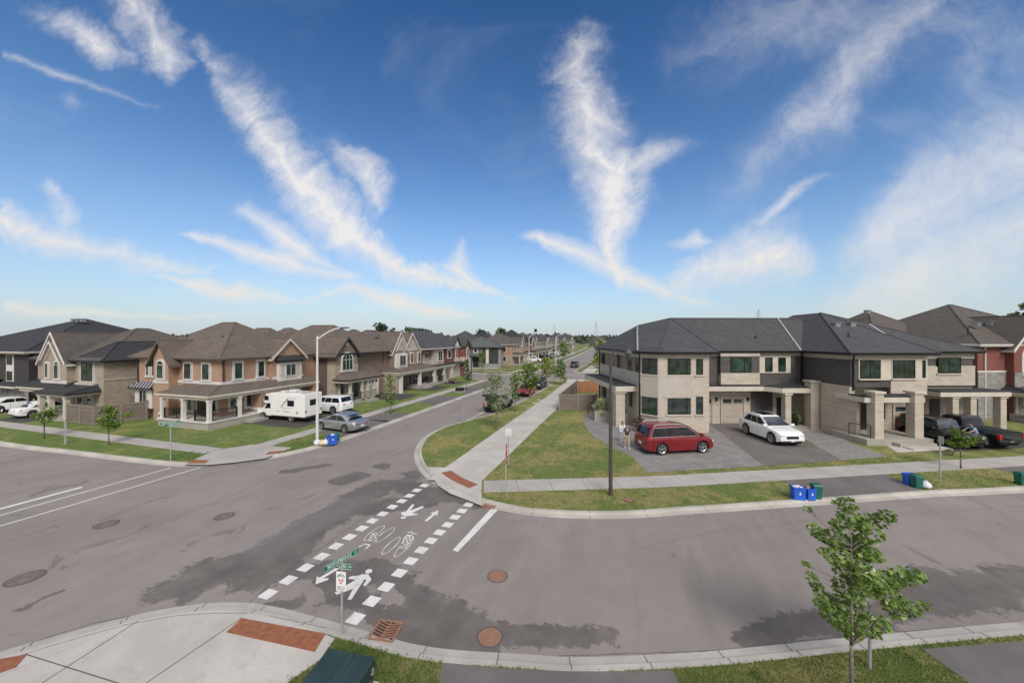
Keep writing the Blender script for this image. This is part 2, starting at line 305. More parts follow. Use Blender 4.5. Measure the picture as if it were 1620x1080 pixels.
mk=n.m('MULTIPLY',mk,n.m('SUBTRACT',1.0,n.mr(hole,.25,.34)))
thin=n.m('MULTIPLY',n.mr(n.noise(n.vm('MULTIPLY',p,(1,.7,1)),.55,7,.72,.8),.615,.64),n.mr(f2,.40,.46))
mk=n.m('MAXIMUM',mk,n.m('MULTIPLY',thin,.7))
tx=n.mr(n.capsule(p,at(425,860),at(545,798),1.4,1.4),.05,.8)
col=n.mix(n.m('MULTIPLY',mk,n.mr(c,.25,.75,.50,.80)),col,(.075,.064,.059)); col=n.mix(n.m('MULTIPLY',tx,n.m('MULTIPLY',.30,n.mr(c,.3,.7))),col,(.30,.31,.33))
rg=n.m('MULTIPLY_ADD',mk,-.15,.92)
setc(n,b,col,rg,0,f,.5,.012)

# ---------------------------------------------------------------- mesh helpers
class MB:
    def __init__(s): s.v=[]; s.f=[]; s.m=[]
    def add(s,vs,fs,mi=0):
        o=len(s.v); s.v+= [tuple(q) for q in vs]; s.f+=[tuple(i+o for i in f) for f in fs]; s.m+=[mi]*len(fs)
    def box(s,x0,x1,y0,y1,z0,z1,mi=0):
        s.add([(x0,y0,z0),(x1,y0,z0),(x1,y1,z0),(x0,y1,z0),(x0,y0,z1),(x1,y0,z1),(x1,y1,z1),(x0,y1,z1)],
              [(0,3,2,1),(4,5,6,7),(0,1,5,4),(1,2,6,5),(2,3,7,6),(3,0,4,7)],mi)
    def hexa(s,v8,mi=0): s.add(v8,[(0,3,2,1),(4,5,6,7),(0,1,5,4),(1,2,6,5),(2,3,7,6),(3,0,4,7)],mi)
    def fbox(s,F,s0,s1,o0,o1,z0,z1,mi=0):
        s.hexa([F(s0,o1,z0),F(s1,o1,z0),F(s1,o0,z0),F(s0,o0,z0),F(s0,o1,z1),F(s1,o1,z1),F(s1,o0,z1),F(s0,o0,z1)],mi)
    def prism(s,poly,z0,z1,mi=0,bottom=True):
        n=len(poly); vs=[(x,y,z0) for x,y in poly]+[(x,y,z1) for x,y in poly]
        fs=[tuple(range(n,2*n))]+[(i,(i+1)%n,n+(i+1)%n,n+i) for i in range(n)]
        if bottom: fs.append(tuple(range(n-1,-1,-1)))
        s.add(vs,fs,mi)
    def cyl(s,p0,p1,r0,r1=None,n=10,mi=0,caps=True):
        r1=r0 if r1 is None else r1; p0=Vector(p0); p1=Vector(p1); d=(p1-p0).normalized()
        u=d.orthogonal().normalized(); w_=d.cross(u); vs=[]
        for p,r in ((p0,r0),(p1,r1)):
            for i in range(n):
                t=2*math.pi*i/n; vs.append(p+u*(r*math.cos(t))+w_*(r*math.sin(t)))
        fs=[(i,(i+1)%n,n+(i+1)%n,n+i) for i in range(n)]
        if caps: fs+=[tuple(range(n-1,-1,-1)),tuple(range(n,2*n))]
        s.add(vs,fs,mi)
    def tube(s,pts,rs,n=8,mi=0):
        for i in range(len(pts)-1):
            s.cyl(pts[i],pts[i+1],rs[i] if isinstance(rs,(list,tuple)) else rs, rs[i+1] if isinstance(rs,(list,tuple)) else rs,n,mi)
    def ball(s,c,r,seg=10,rings=6,mi=0,sx=1,sy=1,sz=1,jit=0):
        vs=[];fs=[]
        for j in range(rings+1):
            ph=math.pi*j/rings
            for i in range(seg):
                t=2*math.pi*i/seg; k=1+(rnd.random()-.5)*jit
                vs.append((c[0]+r*sx*k*math.sin(ph)*math.cos(t),c[1]+r*sy*k*math.sin(ph)*math.sin(t),c[2]+r*sz*k*math.cos(ph)))
        for j in range(rings):
            for i in range(seg): fs.append((j*seg+i,(j+1)*seg+i,(j+1)*seg+(i+1)%seg,j*seg+(i+1)%seg))
        s.add(vs,fs,mi)
    def build(s,name,mats,parent=None,smooth=False,loc=None):
        if isinstance(mats,str): mats=[mats]
        me=bpy.data.meshes.new(name); me.from_pydata(s.v,[],s.f)
        for mm in mats: me.materials.append(MATS[mm])
        if len(mats)>1: me.polygons.foreach_set('material_index',s.m)
        if smooth: me.polygons.foreach_set('use_smooth',[True]*len(me.polygons))
        me.update(); bm=bmesh.new(); bm.from_mesh(me); bmesh.ops.recalc_face_normals(bm,faces=bm.faces[:]) if len(bm.faces)<60000 and not getattr(s,'keep',False) else None
        bm.to_mesh(me); bm.free()
        o=bpy.data.objects.new(name,me); C.objects.link(o)
        if parent is not None: o.parent=parent
        if loc is not None: o.location=loc
        return o
def tag(o,label=None,cat=None,group=None,kind=None):
    if label: o['label']=label
    if cat: o['category']=cat
    if group: o['group']=group
    if kind: o['kind']=kind
    return o
def thing(name,loc,rz=0.0,label=None,cat=None,group=None):
    o=bpy.data.objects.new(name,None); o.empty_display_size=.3; C.objects.link(o); o.location=(loc[0],loc[1],loc[2] if len(loc)>2 else 0); o.rotation_euler=(0,0,rz)
    return tag(o,label,cat,group)
def copy_tree(o,parent=None):
    c=o.copy(); C.objects.link(c)
    if parent is not None: c.parent=parent
    for ch in list(o.children):
        copy_tree(ch,c)
    return c
def catmull(pts,k=6):
    out=[]
    n=len(pts)
    for i in range(n-1):
        p0=pts[max(0,i-1)];p1=pts[i];p2=pts[i+1];p3=pts[min(n-1,i+2)]
        for j in range(k):
            t=j/k
            out.append(tuple(.5*((2*p1[a])+(-p0[a]+p2[a])*t+(2*p0[a]-5*p1[a]+4*p2[a]-p3[a])*t*t+(-p0[a]+3*p1[a]-3*p2[a]+p3[a])*t**3) for a in (0,1)))
    out.append(pts[-1]); return out
def offset(pl,d):
    out=[]
    for i,p in enumerate(pl):
        a_=pl[max(0,i-1)]; b_=pl[min(len(pl)-1,i+1)]
        tx,ty=b_[0]-a_[0],b_[1]-a_[1]; L=math.hypot(tx,ty) or 1
        out.append((p[0]-ty/L*d,p[1]+tx/L*d))
    return out
def strip(mb,pl,prof,mi=0):
    """prof: list of (offset,z)"""
    rows=[offset(pl,o_) for o_,_ in prof]
    for r in range(len(prof)-1):
        for i in range(len(pl)-1):
            a_,b_,c_,d_=rows[r][i],rows[r][i+1],rows[r+1][i+1],rows[r+1][i]
            mb.add([(a_[0],a_[1],prof[r][1]),(b_[0],b_[1],prof[r][1]),(c_[0],c_[1],prof[r+1][1]),(d_[0],d_[1],prof[r+1][1])],[(0,1,2,3)],mi)
EXC=[]
def tri_poly(name,poly,z,matn,kind='structure',thick=0.0):
    if name!='lawn': EXC.append(list(poly))
    """flat ground polygon (any simple outline), triangulated"""
    bm=bmesh.new(); vs=[bm.verts.new((x,y,z)) for x,y in poly]; f=bm.faces.new(vs); f.normal_update()
    if f.normal.z<0: bmesh.ops.reverse_faces(bm,faces=[f])
    if thick:
        r=bmesh.ops.extrude_face_region(bm,geom=[f]); bmesh.ops.translate(bm,verts=[e for e in r['geom'] if isinstance(e,bmesh.types.BMVert)],vec=(0,0,-thick))
        # keep both caps; recalc
        bmesh.ops.recalc_face_normals(bm,faces=bm.faces[:])
    bmesh.ops.triangulate(bm,faces=bm.faces[:])
    me=bpy.data.meshes.new(name); bm.to_mesh(me); bm.free(); me.materials.append(MATS[matn])
    o=bpy.data.objects.new(name,me); C.objects.link(o)
    if kind: o['kind']=kind
    return o
def inpoly(p,poly):
    x,y=p; c=False; n=len(poly); j=n-1
    for i in range(n):
        xi,yi=poly[i]; xj,yj=poly[j]
        if (yi>y)!=(yj>y) and x<(xj-xi)*(y-yi)/(yj-yi)+xi: c=not c
        j=i
    return c
BZ=0.12
# ================================================================ GROUND
g=MB(); g.add([(-3500,-600,-.06),(3500,-600,-.06),(3500,6500,-.06),(-3500,6500,-.06)],[(0,1,2,3)]); tag(g.build('ground','lawn_mixed'),kind='structure')
g=MB(); g.add([(-110,-25,0),(110,-25,0),(110,420,0),(-110,420,0)],[(0,1,2,3)]); tag(g.build('road','asphalt'),kind='structure')
def px(L,z=0.0): return [at(x_,y_,z) for x_,y_ in L]
curbA=[(110,88),(20,76),(-6,72.5),(-12.0,70.0),(-14.3,67.6),(-14.9,65.4),(-14.2,63.6),(-13.1,62.0),(-13.05,58),(-13.2,48.5),(-13.4,42.1),(-13.9,37.5),(-15.0,33.4),(-15.9,30.6),(-16.05,28.4),(-15.7,26.1),(-14.8,23.8),(-13.9,22.2),(-12.6,20.5),(-11.3,19.2),(-10.0,18.2),(-8.9,17.5),(-7.7,16.95),(-6.8,16.7),(-5.6,16.5),(-4.3,16.45),(-2.1,16.85),(0,17.55),(2.6,18.8),(8.3,21.5),(14.5,24.5),(19.6,26.7),(40,36.2),(110,69)]
cA=catmull(curbA,6); bA=offset(cA,.5)
curbC=[(-18.5,-20),(-18.0,-8),(-17.2,0),(-16.2,3.8),(-15.3,5.3),(-14.7,6.0),(-14.0,6.8),(-13.2,7.5),(-12.2,8.1),(-11.0,8.5),(-9.8,8.63),(-8.6,8.65),(-7.5,8.65),(-6.4,8.65),(-5.4,8.66),(-4.3,8.82),(-2.7,9.2),(-1.5,9.48),(0,10.0),(1.8,10.7),(3.5,11.45),(5.4,12.3),(8.7,13.75),(10.9,14.7),(16,17.0),(28,22.4),(40,28),(110,60.5)]
cC=catmull(curbC,6); bC=offset(cC,-.54)
curbB=[(-110,15.6),(-60,15.4),(-43.8,15.2),(-36.9,15.5),(-30.5,15.75),(-27.3,16.0),(-25.4,16.5),(-24.1,17.3),(-23.0,18.4),(-22.0,20.2),(-21.4,22.4),(-21.2,25),(-21.15,34),(-21.15,45),(-21.2,54),(-21.2,59.5),(-21.8,62.3),(-23.4,64.3),(-26,65.0),(-30,66.2),(-31.6,70.5),(-34,72.8),(-45,73.2),(-110,76)]
cB=catmull(curbB,6); bB=offset(cB,.5)
curbD=[(-110,84),(-48,79.5),(-36,77.0),(-29,76.0),(-25.5,76.3),(-22.6,78),(-21.4,81),(-21.0,86),(-21,110),(-22.5,170),(-25,230),(-29,300),(-38,400)]
cD=catmull(curbD,5); bD=offset(cD,.5)
curbE=[(-24,400),(-15.5,300),(-13.2,230),(-12.6,170),(-12.8,110),(-13.0,92),(-12.6,87.5),(-10.8,85),(-7,84.6),(20,90),(110,104)]
cE=catmull(curbE,5); bE=offset(cE,.5)
def block(name,mat_,cl,inner,close,sgn,w0=.5):
    mb=MB(); strip(mb,cl,[(0,.006),(sgn*(w0-.20),.03),(sgn*(w0-.16),.135),(sgn*w0,.14),(sgn*(w0+.01),.08)])
    tag(mb.build('curb','curb_mat'),kind='structure')
    tag(tri_poly(name,inner+close,BZ,mat_),kind='structure')
block('lawn','lawn_dry',cA,bA,[],1)
block('lawn','lawn_green',cB,bB,[],1)
block('lawn','lawn_near',cC,bC,[(110,-20)],-1,.54)
block('lawn','lawn_mixed',cD,bD,[(-110,400)],1)
block('lawn','lawn_mixed',cE,bE,[(110,400)],1)
# curb joints: thin dark gaps across the gutter pan
jb=MB()
def joints(cl,wd,step,lim=45):
    acc=0
    for i in range(1,len(cl)):
        p,q=cl[i-1],cl[i]; acc+=math.dist(p,q)
        if acc>step and math.hypot(*q)<lim:
            acc=0; tx,ty=(q[0]-p[0]),(q[1]-p[1]); L=math.hypot(tx,ty); tx/=L; ty/=L; nx,ny=-ty*wd,tx*wd
            hw=.010
            jb.add([(q[0]-tx*hw,q[1]-ty*hw,.012),(q[0]+tx*hw,q[1]+ty*hw,.012),(q[0]+tx*hw+nx*.6,q[1]+ty*hw+ny*.6,.036),(q[0]-tx*hw+nx*.6,q[1]-ty*hw+ny*.6,.036)],[(0,1,2,3)])
            jb.add([(q[0]-tx*hw+nx*.68,q[1]-ty*hw+ny*.68,.1425),(q[0]+tx*hw+nx*.68,q[1]+ty*hw+ny*.68,.1425),(q[0]+tx*hw+nx,q[1]+ty*hw+ny,.146),(q[0]-tx*hw+nx,q[1]-ty*hw+ny,.146)],[(0,1,2,3)])
joints(cC,-.54,1.7,20); joints(cA,.5,2.4,30); joints(cB,.5,3)
tag(jb.build('curb_joint','joint'),kind='structure')
# gutter line dividing the parking bay from the lane (flush concrete strip)
mb=MB(); strip(mb,catmull([(-15.0,33.3),(-15.1,38),(-15.15,47),(-14.95,60),(-14.9,65.2)],5),[(-.16,.008),(.16,.012)]); tag(mb.build('gutter_strip','curb_mat'),kind='structure')
# ---- sidewalks: slabs with real gaps over a darker bed
def walk(name,pl,wd,matn='concrete',slab=1.6,z=BZ):
    """pl = left edge polyline, width to the right (negative offset)"""
    EXC.append(list(pl)+[q for q in reversed(offset(pl,-wd))])
    mb=MB(); L=[0]
    for i in range(1,len(pl)): L.append(L[-1]+math.dist(pl[i-1],pl[i]))
    def pt(s_):
        for i in range(1,len(pl)):
            if s_<=L[i] or i==len(pl)-1:
                t=(s_-L[i-1])/(L[i]-L[i-1]); a_,b_=pl[i-1],pl[i]; dx,dy=b_[0]-a_[0],b_[1]-a_[1]; l=math.hypot(dx,dy)
                return (a_[0]+dx*t,a_[1]+dy*t),(dx/l,dy/l)
    s0=0
    strip(mb,pl,[(0,z+.004),(-wd,z+.004)],1)
    while s0<L[-1]-.05:
        s1=min(s0+slab,L[-1]); k=max(1,int((s1-s0)/1.2)); 
        for j in range(k):
            u0=s0+(s1-s0)*j/k+(.009 if j==0 else 0); u1=s0+(s1-s0)*(j+1)/k-(.009 if j==k-1 else 0)
            (p,t0),(q,t1)=pt(u0),pt(u1)
            vs=[(p[0],p[1]),(q[0],q[1]),(q[0]+t1[1]*wd,q[1]-t1[0]*wd),(p[0]+t0[1]*wd,p[1]-t0[0]*wd)]
            mb.add([(x_,y_,z+.020) for x_,y_ in vs]+[(x_,y_,z+.001) for x_,y_ in vs],[(0,1,2,3),(0,4,5,1),(1,5,6,2),(2,6,7,3),(3,7,4,0)],0)
        s0=s1
    mb.keep=True
    return tag(mb.build(name,[matn,'joint']),kind='structure')
# multi-use path on the right of the main street
walk('path',catmull([(-10.75,18.6),(-10.75,24),(-10.8,34),(-10.75,45),(-10.9,58),(-11.3,70.5)],3),2.9,'concrete',3.0)
tri_poly('sidewalk',px([(674,738.5),(762,741),(762,800),(740,791.0),(713,780.8),(693,768)],BZ),BZ+.014,'concrete')
walk('sidewalk',[at(765,760.5,BZ),at(1030,753.5,BZ),(25.6,34.6),(60,50.5),(105,71)],-1.5 if False else 1.55,'concrete_old',1.8)
walk('path',[(-10.9,86),(-10.7,110),(-10.4,170),(-11,230),(-13.3,300)],2.8,'concrete',4)
# left block
walk('sidewalk',[(-26.2,19.6),(-26.2,64.2)],-1.25 if False else 1.3,'concrete_old',1.6)
walk('sidewalk',[(-105,19.5),(-60,19.4),(-27.6,19.4)],1.25,'concrete_old',1.6)
tri_poly('sidewalk',px([(290,735),(340,712),(400,703),(462,708),(420,725),(372,731.5),(330,735.5)],BZ),BZ+.017,'concrete_old')
walk('sidewalk',[(-26,79),(-26,110),(-27.5,170),(-30,230),(-34,300)],1.4,'concrete_old',3)
tri_poly('sidewalk',[(-45,81.5),(-26.2,80.6),(-26.2,82),(-45,83)],BZ+.018,'concrete_old')
# camera side plaza
plaza=[q for q in bC if q[0]>-17 and q[0]<-7.9]+px([(530,1010),(505,1045),(440,1090),(380,1180)],BZ)+[(-13,0),(-16.8,-1)]
tri_poly('sidewalk',plaza,BZ+.014,'concrete')
pj=MB()
def jl(a_,b_,w_=.012,z=BZ+.0185):
    dx,dy=b_[0]-a_[0],b_[1]-a_[1]; l=math.hypot(dx,dy); nx,ny=-dy/l*w_,dx/l*w_
    pj.add([(a_[0]+nx,a_[1]+ny,z),(b_[0]+nx,b_[1]+ny,z),(b_[0]-nx,b_[1]-ny,z),(a_[0]-nx,a_[1]-ny,z)],[(0,1,2,3)])
for q in [((40,1035),(190,1082)),((60,1085),(225,978)),((225,1085),(383,977))]: jl(at(*q[0],BZ),at(*q[1],BZ))
for i in range(14):
    t=i/14; A=[(0,1047),(100,1016),(200,988),(280,974),(340,970),(400,970),(460,981),(515,994)]
    j=t*7; k=int(j); u_=j-k; B_=[(0,1047),(100,1016),(200,988),(280,974),(340,970),(400,970),(460,981),(515,994)]
    k2=min(7,int((i+1)/14*7)); u2=(i+1)/14*7-int((i+1)/14*7) if k2<7 else 0
    lp=lambda kk,uu:(B_[kk][0]+(B_[min(7,kk+1)][0]-B_[kk][0])*uu,B_[kk][1]+(B_[min(7,kk+1)][1]-B_[kk][1])*uu)
    jl(at(*lp(k,u_),BZ),at(*lp(k2,u2),BZ),.008)
# driveways
DR=[('driveway','drive_asphalt',[(700,1046),(740,1052),(820,1058.5),(900,1061.5),(980,1062),(1064,1059.5),(1085,1100),(690,1100)]),
    ('driveway','drive_asphalt',[(1459,1026.5),(1560,1018.5),(1640,1012),(1760,1100),(1560,1100)]),
    ('driveway','drive_asphalt',[(1232,756),(1384,743.5),(1466,778),(1290,789)]),
    ('driveway','drive_asphalt',[(1550,734),(1700,722),(1760,742),(1637,757)]),
    ('driveway','drive_asphalt',[(1117,668),(1222,668),(1330,728),(1207,737)]),
    ('driveway','drive_dark',[(1400,690),(1500,665),(1660,690),(1700,703),(1484,716)])]
for nm,mt,pl in DR: tri_poly(nm,px(pl,BZ),BZ+.010,mt)
tri_poly('driveway','' or px([(925,655),(960,647),(1025,650),(1119,668),(1208,737),(1024,747.5),(1000,722),(965,705),(938,690),(925,673)],BZ),BZ+.012,'paver')
tri_poly('driveway',px([(1222,665),(1300,668),(1345,700),(1405,722),(1331,728)],BZ),BZ+.012,'paver')
tri_poly('path',px([(1395,700),(1445,692),(1472,713),(1420,716)],BZ),BZ+.013,'concrete')
for y0,y1,mt in [(25.6,30.2,'drive_asphalt'),(30.9,33.6,'drive_dark'),(40.6,45.6,'drive_dark'),(49.6,55.2,'drive_asphalt'),(57.4,61.4,'drive_asphalt')]:
    tri_poly('driveway',[(-34.6,y0),(-27.55,y0),(-27.55,y1),(-34.6,y1)],BZ+.011,'drive_dark')
    tri_poly('driveway',[(-26.15,y0-.4),(-21.68,y0-.8),(-21.68,y1+.4),(-26.15,y1)],BZ+.011,'drive_asphalt')
for x0,x1 in [(-66.5,-62.2),(-58.2,-53.6)]:
    tri_poly('driveway',[(x0,19.5),(x1,19.5),(x1,24.5),(x0,24.5)],BZ+.011,'drive_dark'); tri_poly('driveway',[(x0,16.1),(x1,16.1),(x1,18.1),(x0,18.1)],BZ+.011,'drive_asphalt')
for i,y0 in enumerate([103,118,133,149,165,181,198]):
    tri_poly('driveway',[(-34-i*.9,y0),(-27.6-i*.7,y0),(-27.6-i*.7,y0+5),(-34-i*.9,y0+5)],BZ+.011,'drive_dark')
    tri_poly('driveway',[(-26-i*.5,y0),(-21.6-i*.5,y0),(-21.6-i*.5,y0+5),(-26-i*.5,y0+5)],BZ+.011,'drive_asphalt')
# greener right of the path near the fence, and reddish mulch
# ---------------------------------------------------------------- road markings (flat paint, about 4 mm thick)
def mark(name,polys,z=.005,th=0):
    bm=bmesh.new()
    for poly in polys:
        f=bm.faces.new([bm.verts.new((x_,y_,z)) for x_,y_ in poly]); f.normal_update()
        if f.normal.z<0: bmesh.ops.reverse_faces(bm,faces=[f])
    bmesh.ops.triangulate(bm,faces=bm.faces[:])
    me=bpy.data.meshes.new(name); bm.to_mesh(me); bm.free(); me.materials.append(MATS['paint_worn'])
    o=bpy.data.objects.new(name,me); C.objects.link(o); o['kind']='structure'; return o
m,n,b=newmat('paint_worn'); o=oc(n); f=n.noise(o,22,5,.75); setc(n,b,n.mix(n.mr(n.m('MULTIPLY_ADD',n.m('SUBTRACT',n.noise(o,2.5,4,.6),.5),.5,f),.50,.68,0,.62),(.66,.65,.63),(.27,.25,.24)),.75)
S=lambda L:[at(380+x_/3.177,740+y_/3.177) for x_,y_ in L]
T=lambda L:[at(500+x_/6.0,780+y_/6.0) for x_,y_ in L]
left=[(140,633),(242,562),(329,500),(410,444),(482,392),(550,346),(612,303),(665,265),(717,230),(765,195),(812,166),(851,139),(888,112),(926,88)]
right=[(1147,184),(1115,215),(1080,247),(1043,285),(1002,323),(959,365),(911,412),(858,467),(801,527),(734,596),(662,668),(580,755)]
polys=[]
for row in (left,right):
    W_=[S([p])[0] for p in row]; dx,dy=W_[-1][0]-W_[0][0],W_[-1][1]-W_[0][1]; l=math.hypot(dx,dy); dx/=l; dy/=l
    for c_ in W_:
        h=.205; polys.append([(c_[0]+dx*a_*h-dy*b_*h,c_[1]+dy*a_*h+dx*b_*h) for a_,b_ in ((1,1),(1,-1),(-1,-1),(-1,1))])
mark('crosswalk_marking',polys)
mark('stop_line_marking',[S([(1272,192),(1300,205),(1093,422),(1068,412)])])
def ell(cx,cy,ax,ay,bx,by,n=28): return [(cx+ax*math.cos(t)+bx*math.sin(t),cy+ay*math.cos(t)+by*math.sin(t)) for t in [2*math.pi*i/n for i in range(n)]]
per=[T(ell(500,740,34,-8,4,20,16)),
 T([(305,800),(335,786),(400,781),(440,766),(495,766),(524,812),(522,824),(470,881),(445,868),(478,826),(462,812),(425,868),(335,1008),(297,1008),(352,905),(196,962),(175,943),(250,893),(380,818),(310,812)]),
 T(ell(828,231,26,-3,2,11,14)),
 T([(915,100),(935,112),(888,165),(1010,120),(1025,134),(912,186),(965,194),(960,204),(852,219),(812,204),(805,182),(838,172),(848,178)]),
 T([(1030,258),(1050,268),(1130,203),(1150,214),(1163,160),(1083,190),(1106,196)]),
 T([(-8,864),(8,788),(32,800),(215,690),(235,705),(65,808),(122,804),(112,822)])]
mark('pedestrian_marking',per)
bk=[]
def ring(cx,cy,ax,ay,bx,by,wd=.045):
    P_=T(ell(cx,cy,ax,ay,bx,by,32)); c0=(sum(p[0] for p in P_)/32,sum(p[1] for p in P_)/32)
    n_=32
    for i in range(n_):
        a_,b_=P_[i],P_[(i+1)%n_]
        def sh(p,k):
            d_=math.dist(p,c0); return (c0[0]+(p[0]-c0[0])*(d_+k)/d_,c0[1]+(p[1]-c0[1])*(d_+k)/d_)
        bk.append([sh(a_,wd/2),sh(b_,wd/2),sh(b_,-wd/2),sh(a_,-wd/2)])
def ln(L,wd=.045):
    P_=T(L)
    for a_,b_ in zip(P_,P_[1:]):
        dx,dy=b_[0]-a_[0],b_[1]-a_[1]; l=math.hypot(dx,dy); nx,ny=-dy/l*wd/2,dx/l*wd/2
        bk.append([(a_[0]+nx,a_[1]+ny),(b_[0]+nx,b_[1]+ny),(b_[0]-nx,b_[1]-ny),(a_[0]-nx,a_[1]-ny)])
ring(553,377,96,-66,12,22); ring(650,396,96,-68,14,22)
ln([(500,455),(540,375),(600,378),(570,430),(500,455)]); ln([(540,375),(570,430),(545,468),(575,468)]); ln([(600,378),(560,470)]); ln([(450,480),(515,490)],.07); ln([(405,505),(445,492)],.07); ln([(470,525),(512,492)],.07)
ring(712,497,86,-76,16,24); ring(836,506,92,-92,18,24)
ln([(800,515),(850,400),(925,420),(840,520),(800,515)]); ln([(850,400),(870,470),(822,500)]); ln([(860,395),(915,402)],.08); ln([(870,375),(905,362),(920,385),(958,383)],.06); ln([(885,415),(895,470)])
mark('bicycle_marking',bk,.0055)
def line(q0,q1,wd):
    a_,b_=at(*q0),at(*q1); dx,dy=b_[0]-a_[0],b_[1]-a_[1]; l=math.hypot(dx,dy); nx,ny=-dy/l*wd/2,dx/l*wd/2
    return [(a_[0]+nx,a_[1]+ny),(b_[0]+nx,b_[1]+ny),(b_[0]-nx,b_[1]-ny),(a_[0]-nx,a_[1]-ny)]
mark('crosswalk_marking',[line((-160,878.5),(318,738.8),.11),line((-160,859.5),(270,739.8),.11)])
mark('stop_line_marking',[line((-160,847),(130,770.2),.26)])
def crack(L,wd,seed,jit=.05,z=.0035,px_=True):
    r_=random.Random(seed); P_=[at(*q) for q in L] if px_ else L; out=[]
    for a_,b_ in zip(P_,P_[1:]):
        n=max(2,int(math.dist(a_,b_)/.25))
        for i in range(n): t=i/n; out.append((a_[0]+(b_[0]-a_[0])*t+r_.gauss(0,jit),a_[1]+(b_[1]-a_[1])*t+r_.gauss(0,jit)))
    out.append(P_[-1]); m=MB()
    for a_,b_ in zip(out,out[1:]):
        dx,dy=b_[0]-a_[0],b_[1]-a_[1]; l=math.hypot(dx,dy) or 1; w0=wd*r_.uniform(.5,1.3); nx,ny=-dy/l*w0,dx/l*w0
        m.add([(a_[0]+nx,a_[1]+ny,z),(b_[0]+nx,b_[1]+ny,z),(b_[0]-nx,b_[1]-ny,z),(a_[0]-nx,a_[1]-ny,z)],[(0,1,2,3)])
    return tag(m.build('road_seam','joint'),kind='structure')
crack([(392,954),(440,915),(548,838),(640,770),(672,752)],.012,1,.012)
crack([(648,903),(668,905)],.02,2,.01)
crack([(390,955),(300,957),(150,984),(0,1032)],.012,3,.008)
crack([(885,1037),(1120,1029),(1335,1006),(1520,990)],.012,4,.008)
crack([(1000,870),(1120,842),(1300,822),(1619,800)],.007,6,.05)
# ---------------------------------------------------------------- tactile plates, manholes, grates
for L,lb,z_ in [([(383,978.5),(515,1003),(498,1031.5),(358,1000.5)],'large rusty brown tactile paving strip at the near corner ramp',BZ+.016),
           ([(-30,1048),(42,1036),(25,1056),(-30,1076)],'rusty tactile plate cut off by the left photo edge',BZ+.016)]:
    P_=px(L,BZ); mb=MB(); mb.prism(P_,z_,z_+.012)
    if len(L)==4 and L[0][0]>0:
        for i in range(34):
            for j in range(7):
                u_=(i+.5)/34; v_=(j+.5)/7
                X=[P_[0][k]*(1-u_)*(1-v_)+P_[1][k]*u_*(1-v_)+P_[2][k]*u_*v_+P_[3][k]*(1-u_)*v_ for k in (0,1)]
                mb.cyl((X[0],X[1],z_+.011),(X[0],X[1],z_+.017),.012,.008,6)
        for i in range(1,5):
            u_=i/5; a2=[P_[0][k]*(1-u_)+P_[1][k]*u_ for k in (0,1)]; b2=[P_[3][k]*(1-u_)+P_[2][k]*u_ for k in (0,1)]; jl(a2,b2,.006,z_+.0135)
        pj2=pj
    tag(mb.build('tactile_plate','tactile'),lb,'tactile plate')
P_=catmull(px([(698,748),(716,760),(742,772)],BZ),4); mb=MB(); strip(mb,P_,[(.0,BZ+.018),(.0,BZ+.030),(.62,BZ+.030),(.62,BZ+.018)])
tag(mb.build('tactile_plate','tactile'),'curved orange brown tactile strip where the path meets the crosswalk','tactile plate')
mb=MB(); mb.prism(px([(306,727.5),(331,728),(324,733),(297,733)],BZ),BZ+.020,BZ+.030); tag(mb.build('tactile_plate','tactile'),'small brown tactile plate on the far left corner sidewalk beside the green sign','tactile plate')
mb=MB(); mb.prism(px([(425,715),(452,712.5),(449,716),(420,719.5)],BZ),BZ+.020,BZ+.030); tag(mb.build('tactile_plate','tactile'),'small brown tactile plate at the ramp below the white lamp pole','tactile plate')
tag(pj.build('sidewalk_joint','joint'),kind='structure')
def manhole(p,r,mt,lb,z=0.003):
    t=thing('manhole_cover',(p[0],p[1],z),0,lb,'manhole cover')
    a_=MB(); a_.cyl((0,0,0),(0,0,.004),r*1.16,r*1.16,28); a_.build('frame','joint',t)
    a_=MB(); a_.cyl((0,0,.004),(0,0,.010),r,r,28)
    for i in range(-3,4):
        for j in range(-3,4):
            if math.hypot(i,j)*.25*r*1.1<r*.85: a_.box(i*.27*r-.03*r/.33,i*.27*r+.03*r/.33,j*.27*r-.03*r/.33,j*.27*r+.03*r/.33,.010,.014)
    a_.build('lid',mt,t)
manhole(at(787,911),.30,'rust_iron','rusty orange manhole cover in the open road right of the crosswalk')
manhole(at(775,1007),.31,'rust_iron','rusty manhole cover near the bottom curb below the other one')
manhole(at(168,829),.36,'old_iron','dull brown manhole cover on the left road near the white lines')
manhole(at(355,816),.34,'old_iron','faded manhole cover in the middle of the intersection')
manhole(at(40,914),.40,'old_iron','worn manhole cover near the left edge of the road')
manhole(at(995,791,BZ),.22,'red_plastic' if False else 'rust_iron','round reddish cover set in the grass right of the dark lamp post',BZ+.03)
